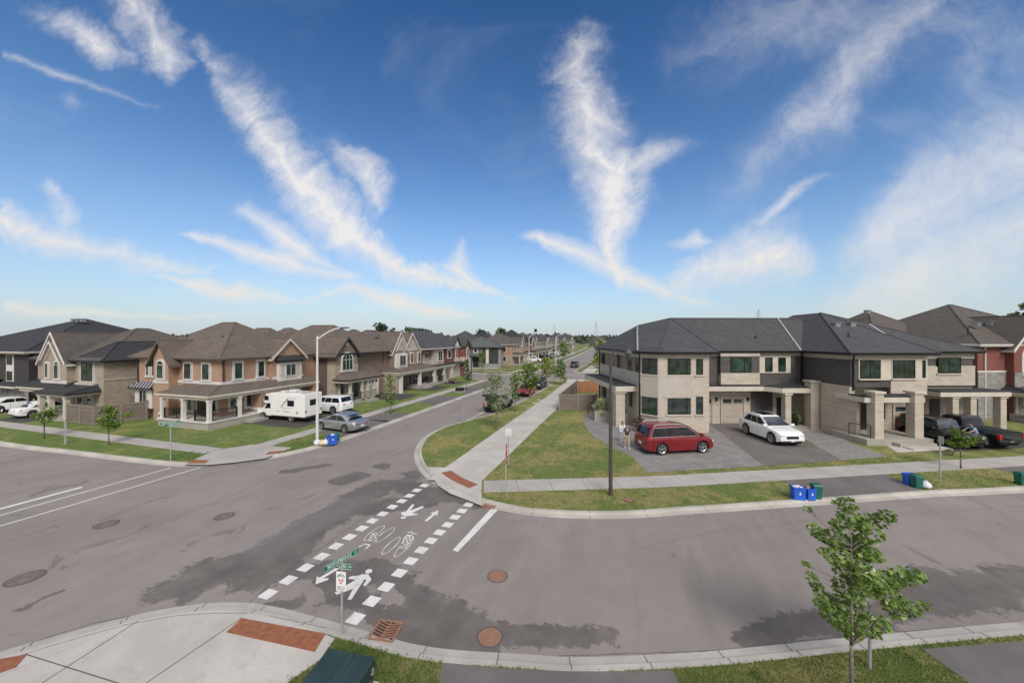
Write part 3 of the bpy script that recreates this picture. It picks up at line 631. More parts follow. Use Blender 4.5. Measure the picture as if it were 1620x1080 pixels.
def grate(p,ang,lb,w_=.36):
    t=thing('storm_drain',(p[0],p[1],.012),ang,lb,'storm drain'); a_=MB()
    a_.box(-w_,w_,-w_,-w_+.05,0,.03);a_.box(-w_,w_,w_-.05,w_,0,.03);a_.box(-w_,-w_+.05,-w_+.05,w_-.05,0,.03);a_.box(w_-.05,w_,-w_+.05,w_-.05,0,.03);a_.box(-.02,.02,-w_+.05,w_-.05,0,.03); a_.build('frame','rust_iron',t)
    a_=MB()
    for i in range(6):
        y=-w_+.07+i*(2*w_-.20)/5.4
        for s_ in (-1,1): a_.hexa([(.02*s_,y,.0),((w_-.05)*s_,y+.1,.0),((w_-.05)*s_,y+.13,.0),(.02*s_,y+.03,.0),(.02*s_,y,.026),((w_-.05)*s_,y+.1,.026),((w_-.05)*s_,y+.13,.026),(.02*s_,y+.03,.026)])
    a_.build('grille','rust_iron',t); a_=MB(); a_.box(-w_+.01,w_-.01,-w_+.01,w_-.01,-.008,-.002); a_.build('pit','underbody',t)
grate(at(611,998),R(8),'rusty iron storm drain grate at the near curb beside the green cabinet')
grate(at(776,799.5),R(-5),'rusty storm drain in the far gutter at the end of the stop line',.30)
mb=MB(); mb.box(-.45,.45,-.3,.3,0,.03); s1=tag(mb.build('paving_slab','concrete',loc=(*at(848,638,BZ),BZ+.01)),'lower of two pale slabs lying in the grass beside the path','slab','slabs in the grass by the path')
s2=s1.copy(); C.objects.link(s2); s2.location=(*at(855,632.5,BZ),BZ+.01); s2['label']='upper of two pale slabs lying in the grass beside the path'
#@@PART2
# ================================================================ HOUSES
def Face(kind,p,tf=lambda x,y:(x,y)):
    """wall-plane frame: F(s,off,z); s runs along the wall, off out of it"""
    if kind=='+x': return lambda s,o,z:(p+o,s,z)
    if kind=='-x': return lambda s,o,z:(p-o,s,z)
    if kind=='+y': return lambda s,o,z:(s,p+o,z)
    if kind=='-y': return lambda s,o,z:(s,p-o,z)
def FaceAB(a_,b_):
    """plane through a->b, s in metres from a, outward = right of a->b"""
    dx,dy=b_[0]-a_[0],b_[1]-a_[1]; l=math.hypot(dx,dy); dx/=l; dy/=l
    return lambda s,o,z:(a_[0]+dx*s+dy*o,a_[1]+dy*s-dx*o,z)
class House:
    def __init__(h,label,loc,rz=0,cat='house',name='house',group=None):
        h.r=thing(name,(loc[0],loc[1],BZ-.02),rz,label,cat,group); h.o=loc if rz==0 else (0,0); h.W=MB(); h.wm=[]; h.pend=[]
        h.fx=lambda mb: mb
    def sh(h,mb):
        if h.o!=(0,0): mb.v=[(x-h.o[0],y-h.o[1],z) for x,y,z in mb.v]
        return mb
    def mi(h,m):
        if m not in h.wm: h.wm.append(m)
        return h.wm.index(m)
    def wall(h,m,x0,x1,y0,y1,z0,z1): h.W.box(x0,x1,y0,y1,z0,z1,h.mi(m))
    def wprism(h,m,poly,z0,z1): h.W.prism(poly,z0,z1,h.mi(m))
    def wf(h,m,F,s0,s1,o0,o1,z0,z1): h.W.fbox(F,s0,s1,o0,o1,z0,z1,h.mi(m))
    def done(h): h.sh(h.W).build('wall',h.wm,h.r)
    def part(h,name,mb,mats,parent=None,label=None):
        o=h.sh(mb).build(name,mats,parent or h.r)
        if label: o['label']=label
        return o
    def win(h,F,c,z0,w_,hh,frame='white_trim',gl='glass',trim=None,tw=.14,bars=1,hb=0,arch=0,sill=None,td=.07):
        mb=MB(); mi=0; n=10
        def shape(hw,z0_,z1_,ar):
            pts=[(c-hw,z0_),(c+hw,z0_)]
            if ar:
                for i in range(n+1):
                    t=math.pi*i/n; pts.append((c+hw*math.cos(t),z1_-ar+ar*math.sin(t)))
            else: pts+=[(c+hw,z1_),(c-hw,z1_)]
            return pts
        def slab(mb,pts,o0,o1,mi):
            k=len(pts); mb.add([F(s_,o0,z_) for s_,z_ in pts]+[F(s_,o1,z_) for s_,z_ in pts],[tuple(range(k)),tuple(range(2*k-1,k-1,-1))]+[(i,(i+1)%k,k+(i+1)%k,k+i) for i in range(k)],mi)
        mats=[frame]
        if trim:
            mats=[frame,trim]; slab(mb,shape(w_/2+tw,z0-tw*.8,z0+hh+tw,arch+(tw if arch else 0)),0.0,td,1)
            mb.fbox(F,c-w_/2-tw*1.35,c+w_/2+tw*1.35,0,td+.06,z0-tw*1.15,z0-tw*.45,1)
        if sill: mats.append(sill); mb.fbox(F,c-w_/2-.12,c+w_/2+.12,0,.10,z0-.12,z0-.01,len(mats)-1)
        b0=td if trim else .0
        slab(mb,shape(w_/2,z0,z0+hh,arch),b0-.02,b0+.02,0)
        fw=.05; f1=b0+.055
        mb.fbox(F,c-w_/2,c-w_/2+fw,b0,f1,z0,z0+hh-arch,0); mb.fbox(F,c+w_/2-fw,c+w_/2,b0,f1,z0,z0+hh-arch,0)
        mb.fbox(F,c-w_/2+fw,c+w_/2-fw,b0,f1,z0,z0+fw,0)
        if not arch: mb.fbox(F,c-w_/2+fw,c+w_/2-fw,b0,f1,z0+hh-fw,z0+hh,0)
        for i in range(bars):
            s_=c-w_/2+w_*(i+1)/(bars+1); mb.fbox(F,s_-.022,s_+.022,b0+.021,f1-.004,z0+fw,z0+hh-fw*1.2-(arch*.15 if arch else 0),0)
        for i in range(hb):
            z_=z0+hh*(i+1)/(hb+1) if hb>1 else z0+hh*.33; mb.fbox(F,c-w_/2+fw,c+w_/2-fw,b0+.021,f1-.006,z_-.02,z_+.02,0)
        if arch: z_=z0+hh-arch; mb.fbox(F,c-w_/2+fw,c+w_/2-fw,b0+.021,f1-.002,z_-.025,z_+.025,0)
        o=h.part('window',mb,mats)
        g_=MB(); pts=[(s_+( .04 if s_<c else -.04 if s_>c else 0),z_+(.04 if z_<z0+.01 else -.04)) for s_,z_ in shape(w_/2,z0,z0+hh,arch)]
        slab(g_,pts,b0+.022,b0+.030,0)
        h.sh(g_).build('pane',gl,o); return o
    def door(h,F,c,z0,w_,hh,m='door_dark',trim='white_trim',glassy=True):
        mb=MB(); mb.fbox(F,c-w_/2,c+w_/2,0,.05,z0,z0+hh,0); mb.fbox(F,c-w_/2-.10,c-w_/2,0,.09,z0,z0+hh+.1,1); mb.fbox(F,c+w_/2,c+w_/2+.10,0,.09,z0,z0+hh+.1,1); mb.fbox(F,c-w_/2,c+w_/2,0,.09,z0+hh,z0+hh+.1,1)
        o=h.part('door',mb,[m,trim])
        if glassy: g_=MB(); g_.fbox(F,c-w_*.25,c+w_*.25,.05,.056,z0+hh*.4,z0+hh*.9); h.sh(g_).build('pane','screen_glass',o)
        k=MB(); k.fbox(F,c+w_*.36,c+w_*.42,.05,.11,z0+hh*.42,z0+hh*.5); h.sh(k).build('handle','galv',o)
    def garage(h,F,c,z0,w_,hh,m='garage_tan',gl=True,cols=4,rows=4,trim='white_trim',gm='glass'):
        mb=MB(); mb.fbox(F,c-w_/2-.12,c-w_/2,0,.10,z0,z0+hh+.12,1); mb.fbox(F,c+w_/2,c+w_/2+.12,0,.10,z0,z0+hh+.12,1); mb.fbox(F,c-w_/2,c+w_/2,0,.10,z0+hh,z0+hh+.12,1)
        rh=hh/rows
        for i in range(rows):
            mb.fbox(F,c-w_/2+.005,c+w_/2-.005,0,.03,z0+i*rh+.012,z0+(i+1)*rh-.006,0)
            for j in range(cols):
                if i<rows-1 or not gl:
                    x0=c-w_/2+w_*(j+.1)/cols; mb.fbox(F,x0,x0+w_*.8/cols,.03,.042,z0+i*rh+.1,z0+(i+1)*rh-.09,0)
        o=h.part('garage_door',mb,[m,trim])
        if gl:
            g_=MB()
            for j in range(cols): x0=c-w_/2+w_*(j+.1)/cols; g_.fbox(F,x0,x0+w_*.8/cols,.03,.045,z0+hh-rh+.12,z0+hh-.1)
            h.sh(g_).build('pane',gm,o)
    def hip(h,x0,x1,y0,y1,z,slope=.62,oh=.45,mat='shingle_brown',fas='dark_trim',name='roof',ztop=None,th=.20,gable=None,sof='white_trim'):
        X0,X1,Y0,Y1=x0-oh,x1+oh,y0-oh,y1+oh; wx,wy=X1-X0,Y1-Y0; hw=min(wx,wy)/2
        if ztop: slope=(ztop-z)/hw
        zr=z+hw*slope
        mb=MB()
        if wx>=wy:
            a_=(X0+hw,(Y0+Y1)/2,zr); b_=(X1-hw,(Y0+Y1)/2,zr)
            if gable and 'x-' in gable: a_=(X0,a_[1],zr)
            if gable and 'x+' in gable: b_=(X1,b_[1],zr)
            vs=[(X0,Y0,z),(X1,Y0,z),(X1,Y1,z),(X0,Y1,z),a_,b_]; fs=[(0,1,5,4),(1,2,5),(2,3,4,5),(3,0,4)]
        else:
            a_=((X0+X1)/2,Y0+hw,zr); b_=((X0+X1)/2,Y1-hw,zr)
            if gable and 'y-' in gable: a_=(a_[0],Y0,zr)
            if gable and 'y+' in gable: b_=(b_[0],Y1,zr)
            vs=[(X0,Y0,z),(X1,Y0,z),(X1,Y1,z),(X0,Y1,z),a_,b_]; fs=[(0,1,4),(1,2,5,4),(2,3,5),(3,0,4,5)]
        mb.add(vs,fs,0)
        mb.add([(X0,Y0,z),(X1,Y0,z),(X1,Y1,z),(X0,Y1,z),(X0,Y0,z-th),(X1,Y0,z-th),(X1,Y1,z-th),(X0,Y1,z-th)],[(0,4,5,1),(1,5,6,2),(2,6,7,3),(3,7,4,0)],1)
        mb.add([(X0,Y0,z-th+.02),(X1,Y0,z-th+.02),(X1,Y1,z-th+.02),(X0,Y1,z-th+.02)],[(0,1,2,3)],2)
        # ridge and hip caps
        rc=.07
        def cap(p,q): mb.tube([p,q],rc,5,0)
        cap(vs[4],vs[5])
        for i,j in (((0,4),(3,4),(1,5),(2,5)) if wx>=wy else ((0,4),(1,4),(2,5),(3,5))): cap(vs[i],vs[j])
        # gutters
        for p,q in ((0,1),(1,2),(2,3),(3,0)):
            a2,b2=vs[p],vs[q]; mb.tube([(a2[0],a2[1],a2[2]-.06),(b2[0],b2[1],b2[2]-.06)],.075,6,1)
        mb.keep=True
        return h.part(name,mb,[mat,fas,sof])
    def poly_roof(h,base,top,tris,mat,fas='dark_trim',th=.2,name='roof',sof='stucco',caps=()):
        mb=MB(); n_=len(base); vs=list(base)+list(top); mb.add(vs,tris,0)
        mb.add(list(base)+[(x,y,z-th) for x,y,z in base],[(i,n_+i,n_+(i+1)%n_,(i+1)%n_) for i in range(n_)],1)
        mb.add([(x,y,z-th+.02) for x,y,z in base],[tuple(range(n_))],2)
        for i in range(n_):
            a2,b2=base[i],base[(i+1)%n_]; mb.tube([(a2[0],a2[1],a2[2]-.06),(b2[0],b2[1],b2[2]-.06)],.07,6,1)
        for i,j in caps: mb.tube([vs[i],vs[j]],.07,5,0)
        mb.keep=True
        return h.part(name,mb,[mat,fas,sof])
    def gable(h,F,s0,s1,z,zr,depth,wallm,mat='shingle_brown',fas='white_trim',oh=.35,front=.3,inner=False,vent=True,brack=False):
        """gable standing on wall face F between s0..s1, roof running back `depth`"""
        c=(s0+s1)/2; h.W.add([F(s0,0,z),F(s1,0,z),F(c,0,zr-.12),F(s0,-.25,z),F(s1,-.25,z),F(c,-.25,zr-.12)],[(0,1,2),(3,5,4),(0,2,5,3),(1,4,5,2),(0,3,4,1)],h.mi(wallm))
        mb=MB(); k=(zr-z)/((s1-s0)/2); e0=s0-oh; e1=s1+oh; ze=z-oh*k
        for e,sg in ((e0,1),(e1,-1)):
            pts=[(e,ze),(c,zr)]
            mb.add([F(e,front,ze),F(c,front,zr),F(c,-depth,zr),F(e,-depth,ze)],[(0,1,2,3)],0)
            t=.14
            mb.add([F(e,front,ze-t),F(c,front,zr-t),F(c,-depth,zr-t),F(e,-depth,ze-t)],[(0,1,2,3)],1)
            # rake board
            mb.add([F(e,front+.03,ze-.24),F(c,front+.03,zr-.24),F(c,front+.03,zr+.03),F(e,front+.03,ze+.03),F(e,front-.03,ze-.24),F(c,front-.03,zr-.24),F(c,front-.03,zr+.03),F(e,front-.03,ze+.03)],[(0,1,2,3),(4,7,6,5),(0,4,5,1),(3,2,6,7)],1)
            mb.add([F(e,front,ze-.2),F(e,-depth,ze-.2),F(e,-depth,ze),F(e,front,ze)],[(0,1,2,3)],1)
        mb.tube([F(c,front,zr),F(c,-depth,zr)],.06,5,0)
        if inner:
            hw=(s1-s0)*.30; zz=z+(zr-z)*.02; c2=c
            for sg in (-1,1):
                mb.add([F(c2+sg*hw*1.25,front+.12,z-.1),F(c2,front+.12,z+(zr-z)*.68),F(c2,front+.12,z+(zr-z)*.68-.2),F(c2+sg*(hw*1.25-.14),front+.12,z-.16),F(c2+sg*hw*1.25,front+.06,z-.1),F(c2,front+.06,z+(zr-z)*.68),F(c2,front+.06,z+(zr-z)*.68-.2),F(c2+sg*(hw*1.25-.14),front+.06,z-.16)],[(0,1,2,3),(7,6,5,4),(0,4,5,1),(2,6,7,3)],1)
        mb.keep=True
        h.part('gable_roof',mb,[mat,fas])
        if vent:
            v=MB(); zc=z+(zr-z)*.55; v.cyl(F(c,0,zc),F(c,.06,zc),.17,.17,12); h.part('vent',v,'white_trim')
    def col(h,x,y,z0,z1,w_=.32,m='white_trim',base=None,bh=.9,bw=.5):
        mb=MB(); ms=[m]
        if base: ms.append(base); mb.box(x-bw/2,x+bw/2,y-bw/2,y+bw/2,z0,z0+bh,1); mb.box(x-bw/2-.05,x+bw/2+.05,y-bw/2-.05,y+bw/2+.05,z0+bh,z0+bh+.07,0); zb=z0+bh+.07
        else: zb=z0; mb.box(x-w_/2-.03,x+w_/2+.03,y-w_/2-.03,y+w_/2+.03,zb,zb+.12,0); zb+=.12
        mb.box(x-w_/2,x+w_/2,y-w_/2,y+w_/2,zb,z1-.16,0); mb.box(x-w_/2-.035,x+w_/2+.035,y-w_/2-.035,y+w_/2+.035,z1-.16,z1,0)
        h.part('column',mb,ms)
    def rail(h,a_,b_,z0,hh=.95,m='black_metal',step=.13):
        mb=MB(); L=math.dist(a_,b_); n=max(2,int(L/step)); dx,dy=(b_[0]-a_[0])/L,(b_[1]-a_[1])/L
        F=lambda s,o,z:(a_[0]+dx*s+dy*o,a_[1]+dy*s-dx*o,z)
        mb.fbox(F,0,L,-.03,.03,z0+hh-.05,z0+hh); mb.fbox(F,0,L,-.02,.02,z0+.08,z0+.12)
        for i in range(n+1): s_=L*i/n; w_=.012 if 0<i<n else .04; mb.fbox(F,s_-w_,s_+w_,-w_,w_,z0+.02,z0+hh-.02)
        h.part('railing',mb,m)
    def shed(h,F,s0,s1,z_in,z_out,d,mat='shingle_brown',fas='white_trim',hipl=0,hipr=0,beam=.28,name='porch_roof',oin=0.0,bt='white_trim',th=.16):
        """lean-to roof against face F; hipl/hipr cut the ends back"""
        mb=MB()
        vs=[F(s0,d,z_out),F(s1,d,z_out),F(s1-hipr,oin,z_in),F(s0+hipl,oin,z_in)]
        mb.add(vs,[(0,1,2,3)],0)
        e0=F(s0,oin,z_out if hipl else z_in); e1=F(s1,oin,z_out if hipr else z_in)
        mb.add([vs[0],vs[3],e0],[(0,1,2)],0); mb.add([vs[1],e1,vs[2]],[(0,1,2)],0)
        mb.fbox(F,s0,s1,oin,d,z_out-th,z_out-.005,1)
        mb.fbox(F,s0+.15,s1-.15,d-.40,d-.18,z_out-th-beam,z_out-th,2)
        mb.fbox(F,s0+.15,s0+.37,oin,d-.40,z_out-th-beam,z_out-th,2); mb.fbox(F,s1-.37,s1-.15,oin,d-.40,z_out-th-beam,z_out-th,2)
        if hipl: mb.tube([vs[0],vs[3]],.05,5,0)
        if hipr: mb.tube([vs[1],vs[2]],.05,5,0)
        mb.keep=True
        h.part(name,mb,[mat,fas,bt])
    def slab(h,x0,x1,y0,y1,z0,z1,m='foundation',name='porch_slab'): mb=MB(); mb.box(x0,x1,y0,y1,z0,z1); h.part(name,mb,m)
    def spout(h,F,s_,z0,z1,m='dark_trim'):
        mb=MB(); mb.fbox(F,s_-.05,s_+.05,.03,.12,z0+.15,z1-.3); mb.hexa([F(s_-.05,.12,z1-.3),F(s_+.05,.12,z1-.3),F(s_+.05,.03,z1-.3),F(s_-.05,.03,z1-.3),F(s_-.05,.42,z1-.06),F(s_+.05,.42,z1-.06),F(s_+.05,.33,z1-.06),F(s_-.05,.33,z1-.06)]); h.part('downspout',mb,m)
    def band(h,F,s0,s1,z0,z1,m='white_trim',o=.05): h.W.fbox(F,s0,s1,0,o,z0,z1,h.mi(m))
    def vent(h,x,y,z,m='dark_trim'): mb=MB(); mb.cyl((x,y,z-.3),(x,y,z+.35),.07,.07,8); h.part('vent_pipe',mb,m)
    def boxvent(h,x,y,z): mb=MB(); mb.box(x-.22,x+.22,y-.22,y+.22,z-.2,z+.16); mb.box(x-.28,x+.28,y-.28,y+.28,z+.16,z+.22); h.part('roof_vent',mb,'grey_metal')
    def lamp(h,F,s_,z): mb=MB(); mb.fbox(F,s_-.07,s_+.07,0,.16,z,z+.26); mb.fbox(F,s_-.1,s_+.1,0,.2,z+.26,z+.3); h.part('wall_lamp',mb,'black_metal')

# ---- H1: orange-brick corner house -------------------------------------------------
h=House('large orange brick corner house with wraparound white column porch beside the motorhome',(-35.6,24.9))
X1=-35.6; Y0=24.9
h.wall('brick_orange',-47.2,X1,Y0,36.2,0,5.95)                     # main body
h.wall('brick_orange',-43.4,-41.3,24.1,Y0+.2,0,5.98)                 # side gable bay
h.wall('brick_orange',X1-.2,-35.1,29.6,33.4,2.9,5.98)               # front upper bay under the gable
FX=Face('+x',X1); FB=Face('+x',-35.1); FS=Face('-y',Y0); FG=Face('-y',24.1)
for F,s0,s1 in ((FX,Y0,29.6),(FB,29.6,33.4),(FS,-41.3,X1+.05),(FG,-43.4,-41.3)): h.band(F,s0,s1,3.55,3.80)
for F,s0,s1 in ((FX,Y0,29.6),(FS,-41.3,X1+.05)): h.band(F,s0,s1,5.72,5.9,'cream_trim')
h.win(FX,26.4,3.95,.8,1.55,trim='white_trim',bars=0,gl='glass_green'); h.win(FX,28.7,3.95,.72,1.55,trim='white_trim',bars=0)
h.win(FS,-39.9,3.95,1.0,1.5,trim='white_trim',bars=0); h.win(FS,-37.5,3.95,1.0,1.5,trim='white_trim',bars=0)
h.win(FG,-42.35,4.0,.95,1.7,trim='white_trim',bars=0,arch=.42,gl='glass_green'); 
h.win(FS,-45.6,4.1,.42,1.4,trim='white_trim',bars=0); h.win(FS,-44.7,4.1,.42,1.4,trim='white_trim',bars=0)
# oriel window on the front gable
mb=MB(); mb.fbox(FB,30.1,32.9,0,.32,3.05,5.25,0); mb.fbox(FB,30.3,30.75,.32,.335,3.75,5.0,1); mb.fbox(FB,32.25,32.7,.32,.335,3.75,5.0,1); mb.fbox(FB,30.35,31.4,.32,.335,3.2,3.42,1); mb.fbox(FB,31.6,32.65,.32,.335,3.2,3.42,1); h.part('bay_window',mb,['white_trim','stucco'])
Fo=Face('+x',-34.78); h.win(Fo,31.5,3.8,1.25,1.25,trim='white_trim',tw=.08,bars=1,td=.02,gl='glass_green')
h.shed(FB,29.9,33.1,5.95,5.45,.6,'shingle_black','black_metal',.25,.25,beam=.05,name='awning_roof',bt='black_metal')
h.gable(FB,29.6,33.4,5.98,7.75,3.2,'brick_orange',fas='cream_trim',vent=False)
h.gable(FG,-43.5,-41.2,5.98,7.6,3.4,'brick_orange',fas='shingle_brown',vent=False,oh=.5)
h.hip(-47.2,X1,Y0,34.6,5.98,ztop=9.45,oh=.5,fas='shingle_brown',sof='cream_trim')
h.hip(-44.6,-36.4,29.9,36.2,6.0,ztop=8.9,oh=.5,fas='shingle_brown',sof='cream_trim',name='rear_roof')
h.vent(-38.9,27.3,7.7); h.vent(-44,27.3,7.9)
# wraparound porch
mb=MB(); zo,zi=2.92,3.55
A=[(-40.6,22.6,zo),(-33.9,22.6,zo),(-33.9,34.6,zo),(-35.3,34.6,zi),(X1,Y0,zi),(-40.0,Y0,zi)]
mb.add(A,[(0,1,4,5),(1,2,3,4)],0); mb.add([(-40.6,22.6,zo),(-40.0,Y0,zi),(-40.6,Y0,zo)],[(0,1,2)],0)
mb.tube([A[1],A[4]],.05,5,0)
mb.add([(-40.6,22.6,zo),(-33.9,22.6,zo),(-33.9,34.6,zo),(-35.4,34.6,zo),(-35.4,24.8,zo),(-40.6,24.8,zo)]+[(-40.6,22.6,zo-.16),(-33.9,22.6,zo-.16),(-33.9,34.6,zo-.16),(-35.4,34.6,zo-.16),(-35.4,24.8,zo-.16),(-40.6,24.8,zo-.16)],[(0,1,7,6),(1,2,8,7),(2,3,9,8),(5,0,6,11)],1)
mb.add([(-40.6,22.6,zo-.15),(-33.9,22.6,zo-.15),(-33.9,24.8,zo-.15),(-40.6,24.8,zo-.15)],[(0,1,2,3)],2); mb.add([(-35.5,24.8,zo-.15),(-33.9,24.8,zo-.15),(-33.9,34.6,zo-.15),(-35.5,34.6,zo-.15)],[(0,1,2,3)],2)
mb.box(-40.3,-34.1,22.8,23.0,zo-.42,zo-.15,2); mb.box(-34.3,-34.1,23.0,34.4,zo-.42,zo-.15,2); mb.box(-40.3,-40.1,23.0,24.8,zo-.42,zo-.15,2)
mb.keep=True; h.part('porch_roof',mb,['shingle_brown','cream_trim','cream_trim'])
mb=MB(); mb.box(-40.3,-34.0,22.7,24.85,0,.60); mb.box(-35.55,-34.0,24.85,27.6,0,.60); mb.box(-34.0,-33.2,25.9,27.6,0,.28); h.part('porch_slab',mb,'foundation')
mb=MB(); mb.box(-40.35,-33.95,22.62,24.8,.60,.68); mb.box(-35.5,-33.95,24.8,27.6,.60,.68); h.part('porch_edge',mb,'white_trim')
for x_,y_ in ((-40.1,22.95),(-37.4,22.95),(-34.25,22.95),(-34.25,25.55)): h.col(x_,y_,.68,zo-.42,.27)
for a_,b_ in (((-39.85,22.95),(-37.6,22.95)),((-36.0,22.95),(-34.5,22.95)),((-34.25,23.2),(-34.25,25.3))): h.rail(a_,b_,.68)
h.door(FS,-37.9,.68,1.5,2.1); h.win(FS,-36.4,1.2,.55,1.45,trim='white_trim',bars=0); h.win(FS,-39.6,1.0,.6,1.7,trim='white_trim',bars=0,gl='glass_green')
h.win(FX,25.9,1.15,.6,1.5,trim='white_trim',bars=0); h.win(FX,27.4,1.15,.5,1.6,trim='white_trim',bars=0); h.lamp(FS,-36.9,2.0); h.lamp(FX,26.6,2.0)
# brick pier and wall in front of the garage, garage opening in shade
h.wall('brick_orange',X1-.1,-34.15,27.6,29.0,0,2.5); h.band(Face('+x',-34.15),27.6,29.0,.85,1.1); h.band(Face('-y',27.6),-35.5,-34.1,.85,1.1)
h.wall('brick_orange',-34.75,-34.15,33.9,34.6,0,2.5); h.garage(FX,31.4,.0,4.3,2.2,'garage_white')
# side bay window with striped awning
mb=MB(); mb.fbox(FS,-46.6,-44.1,0,.55,1.0,3.0,0); h.part('bay_window',mb,'white_trim')
Fo=Face('-y',Y0-.55); h.win(Fo,-45.3,1.25,1.1,1.5,trim='white_trim',tw=.1,bars=1,td=.03); 
h.shed(FS,-47.0,-43.7,3.55,3.02,.95,'awning','dark_trim',.3,.3,beam=.03,name='awning_roof',bt='white_trim')
h.win(FG,-42.3,.25,.45,.45,trim='white_trim',bars=0)
for x_,z_ in ((-41.8,.9),(-41.5,.35)): mb=MB(); mb.cyl((x_,24.08,z_),(x_,23.95,z_),.1,.1,10); h.part('meter',mb,'white_trim')
h.spout(FX,25.05,3.7,5.95); h.spout(FS,-47.05,0,5.95)
h.done()

# ---- H2 brown-brick house with arched window ----------------------------------------
h=House('brown brick house with a large arched upstairs window behind the white lamp pole',(-32.6,36))
h.wall('brick_darkbrown',-46,-33.9,35.9,45.2,0,5.95)
h.wall('brick_brown',-33.9,-32.7,35.7,39.3,0,5.95); h.wf('stone_tan',Face('-y',35.7),-33.9,-32.64,0,.05,0,4.6); h.wf('stone_tan',Face('+x',-32.7),35.6,39.36,0,.06,0,4.6)
h.wall('brick_brown',-33.95,-33.6,39.3,46.2,0,5.95); 
F=Face('+x',-32.64); FR=Face('+x',-33.6)
h.win(F,37.45,3.95,1.75,2.0,trim='white_trim',tw=.17,bars=2,arch=.75,gl='glass_green'); h.win(Face('+y',39.32),-33.2,4.0,.3,1.5,trim='white_trim',bars=0)
h.gable(F,35.6,39.3,5.95,7.9,3.0,'brick_brown',fas='dark_trim')
h.hip(-46,-33.0,36.1,45.4,5.97,ztop=9.45,oh=.45,fas='dark_trim',sof='cream_trim')
h.hip(-40,-33.6,39.9,47.2,5.99,ztop=8.9,oh=.45,fas='cream_trim',sof='cream_trim',name='rear_roof')
h.shed(F,35.1,41.6,3.65,3.05,2.2,'shingle_brown','dark_trim',1.3,.8,beam=.25,bt='cream_trim')
h.slab(-32.6,-30.9,35.6,40.4,0,.55,'foundation'); h.slab(-30.9,-30.2,38.6,40.2,0,.28,'foundation','step')
for y_ in (36.0,38.0,39.0,40.2): h.col(-30.95,y_,.55,2.64,.26,'cream_trim','stone_tan',.85,.42)
h.rail((-30.95,36.2),(-30.95,37.8),.55); h.win(F,36.6,1.1,.8,1.5,trim='cream_trim',bars=0); h.door(F,38.9,.55,.95,2.0,'door_dark','cream_trim')
h.garage(FR,43.0,0,2.9,2.15,'garage_white'); h.done()
mb=MB()
# ---- H3 brown-brick house with double gable ----------------------------------------
h=House('brown brick house with nested white trimmed gables and a columned porch',(-33.2,48))
h.wall('brick_brown',-45,-33.4,45.6,55.6,0,5.92); h.wall('brick_brown',-33.5,-32.8,46.6,50.4,2.6,5.92); h.wall('brick_orange',-33.5,-32.95,51.6,54.6,2.6,5.92)
F=Face('+x',-32.8); FO=Face('+x',-32.95); FR=Face('+x',-33.4)
h.gable(F,46.6,50.4,5.92,8.7,5.5,'stucco',fas='white_trim',vent=False,inner=True); 
h.gable(FO,49.6,54.0,5.92,8.55,4.0,'stucco',fas='white_trim',vent=False)
mb=MB(); mb.fbox(F,47.2,49.8,0,.5,2.95,5.5,0); h.part('bay_window',mb,'white_trim'); h.win(Face('+x',-32.3),48.5,3.7,1.5,1.5,trim='white_trim',tw=.1,bars=1,td=.03)
h.win(FO,51.9,3.9,.65,1.5,trim='white_trim',bars=0); h.win(FO,54.0,3.9,.65,1.5,trim='white_trim',bars=0)
h.hip(-45,-33.4,45.8,55.6,5.95,ztop=8.75,oh=.45,fas='white_trim',gable='y-')
h.boxvent(-36.4,46.6,8.1); h.boxvent(-36.2,47.8,8.1); h.boxvent(-36.0,49.0,8.1)
h.shed(FR,45.2,56.0,3.65,2.95,3.0,'shingle_brown','cream_trim',1.0,1.0,bt='cream_trim')
h.wall('stone_tan',-33.4,-31.2,45.5,46.1,0,2.5); h.garage(FR,48.1,0,2.7,2.15,'garage_tan',trim='cream_trim')
h.slab(-33.3,-30.6,50.6,55.4,0,.6); h.slab(-30.6,-29.8,51.2,53,0,.3,name='step')
for y_ in (46.0,50.9,55.2): h.col(-30.9,y_,.0 if y_<47 else .6,2.5,.42)
h.rail((-30.9,53.1),(-30.9,55.0),.6); h.door(FR,52.1,.6,1.0,2.0,'steel_blue'); h.win(FR,54.2,1.2,1.4,1.4,trim='white_trim'); h.done()
# ---- H4a grey-brown and H4b red brick, pair -----------------------------------------
h=House('grey roofed house with taupe upper floor and white pergola-like porch',(-33,59))
h.wall('brick_brown',-44,-33.5,55.9,63.2,0,5.9); h.wf('stucco',Face('+x',-33.5),58.6,62.3,0,.7,2.9,5.9); h.wf('stone_cream',Face('+x',-33.5),56.0,58.6,0,.05,0,4.1)
F=Face('+x',-32.8); h.win(F,60.8,3.7,1.5,1.7,trim='white_trim',bars=1,hb=1); h.win(Face('+x',-33.5),57.2,4.3,1.4,.9,trim='stucco',bars=1,gl='glass')
h.hip(-44,-33.2,55.7,71.6,5.92,ztop=9.1,oh=.45,mat='shingle_grey',fas='cream_trim')
h.hip(-37.5,-32.7,56.0,63.0,5.95,ztop=7.4,oh=.4,mat='shingle_grey',fas='cream_trim',name='front_roof')
for y_ in (58,60.3,62.6): h.boxvent(-40.5,y_,8.7)
h.shed(Face('+x',-33.5),55.8,63.2,3.15,2.95,2.6,'shingle_black','cream_trim',0,0,bt='cream_trim')
for y_ in (56.4,59.5,62.4): h.col(-31.3,y_,.3,2.52,.36,'cream_trim','stone_cream',1.0,.6)
h.slab(-33.4,-31.0,55.9,63,0,.3); h.door(Face('+x',-33.5),60.8,.3,1.0,2.1,'door_dark'); h.rail((-31.3,56.7),(-31.3,59.2),.3); h.done()
h=House('red brick house with small white gables and twin dark garage doors',(-33,67))
h.wall('brick_red',-44,-33.0,63.25,71.9,0,5.9); h.wf('stone_cream',Face('+x',-33.0),63.3,71.95,0,.06,0,2.9)
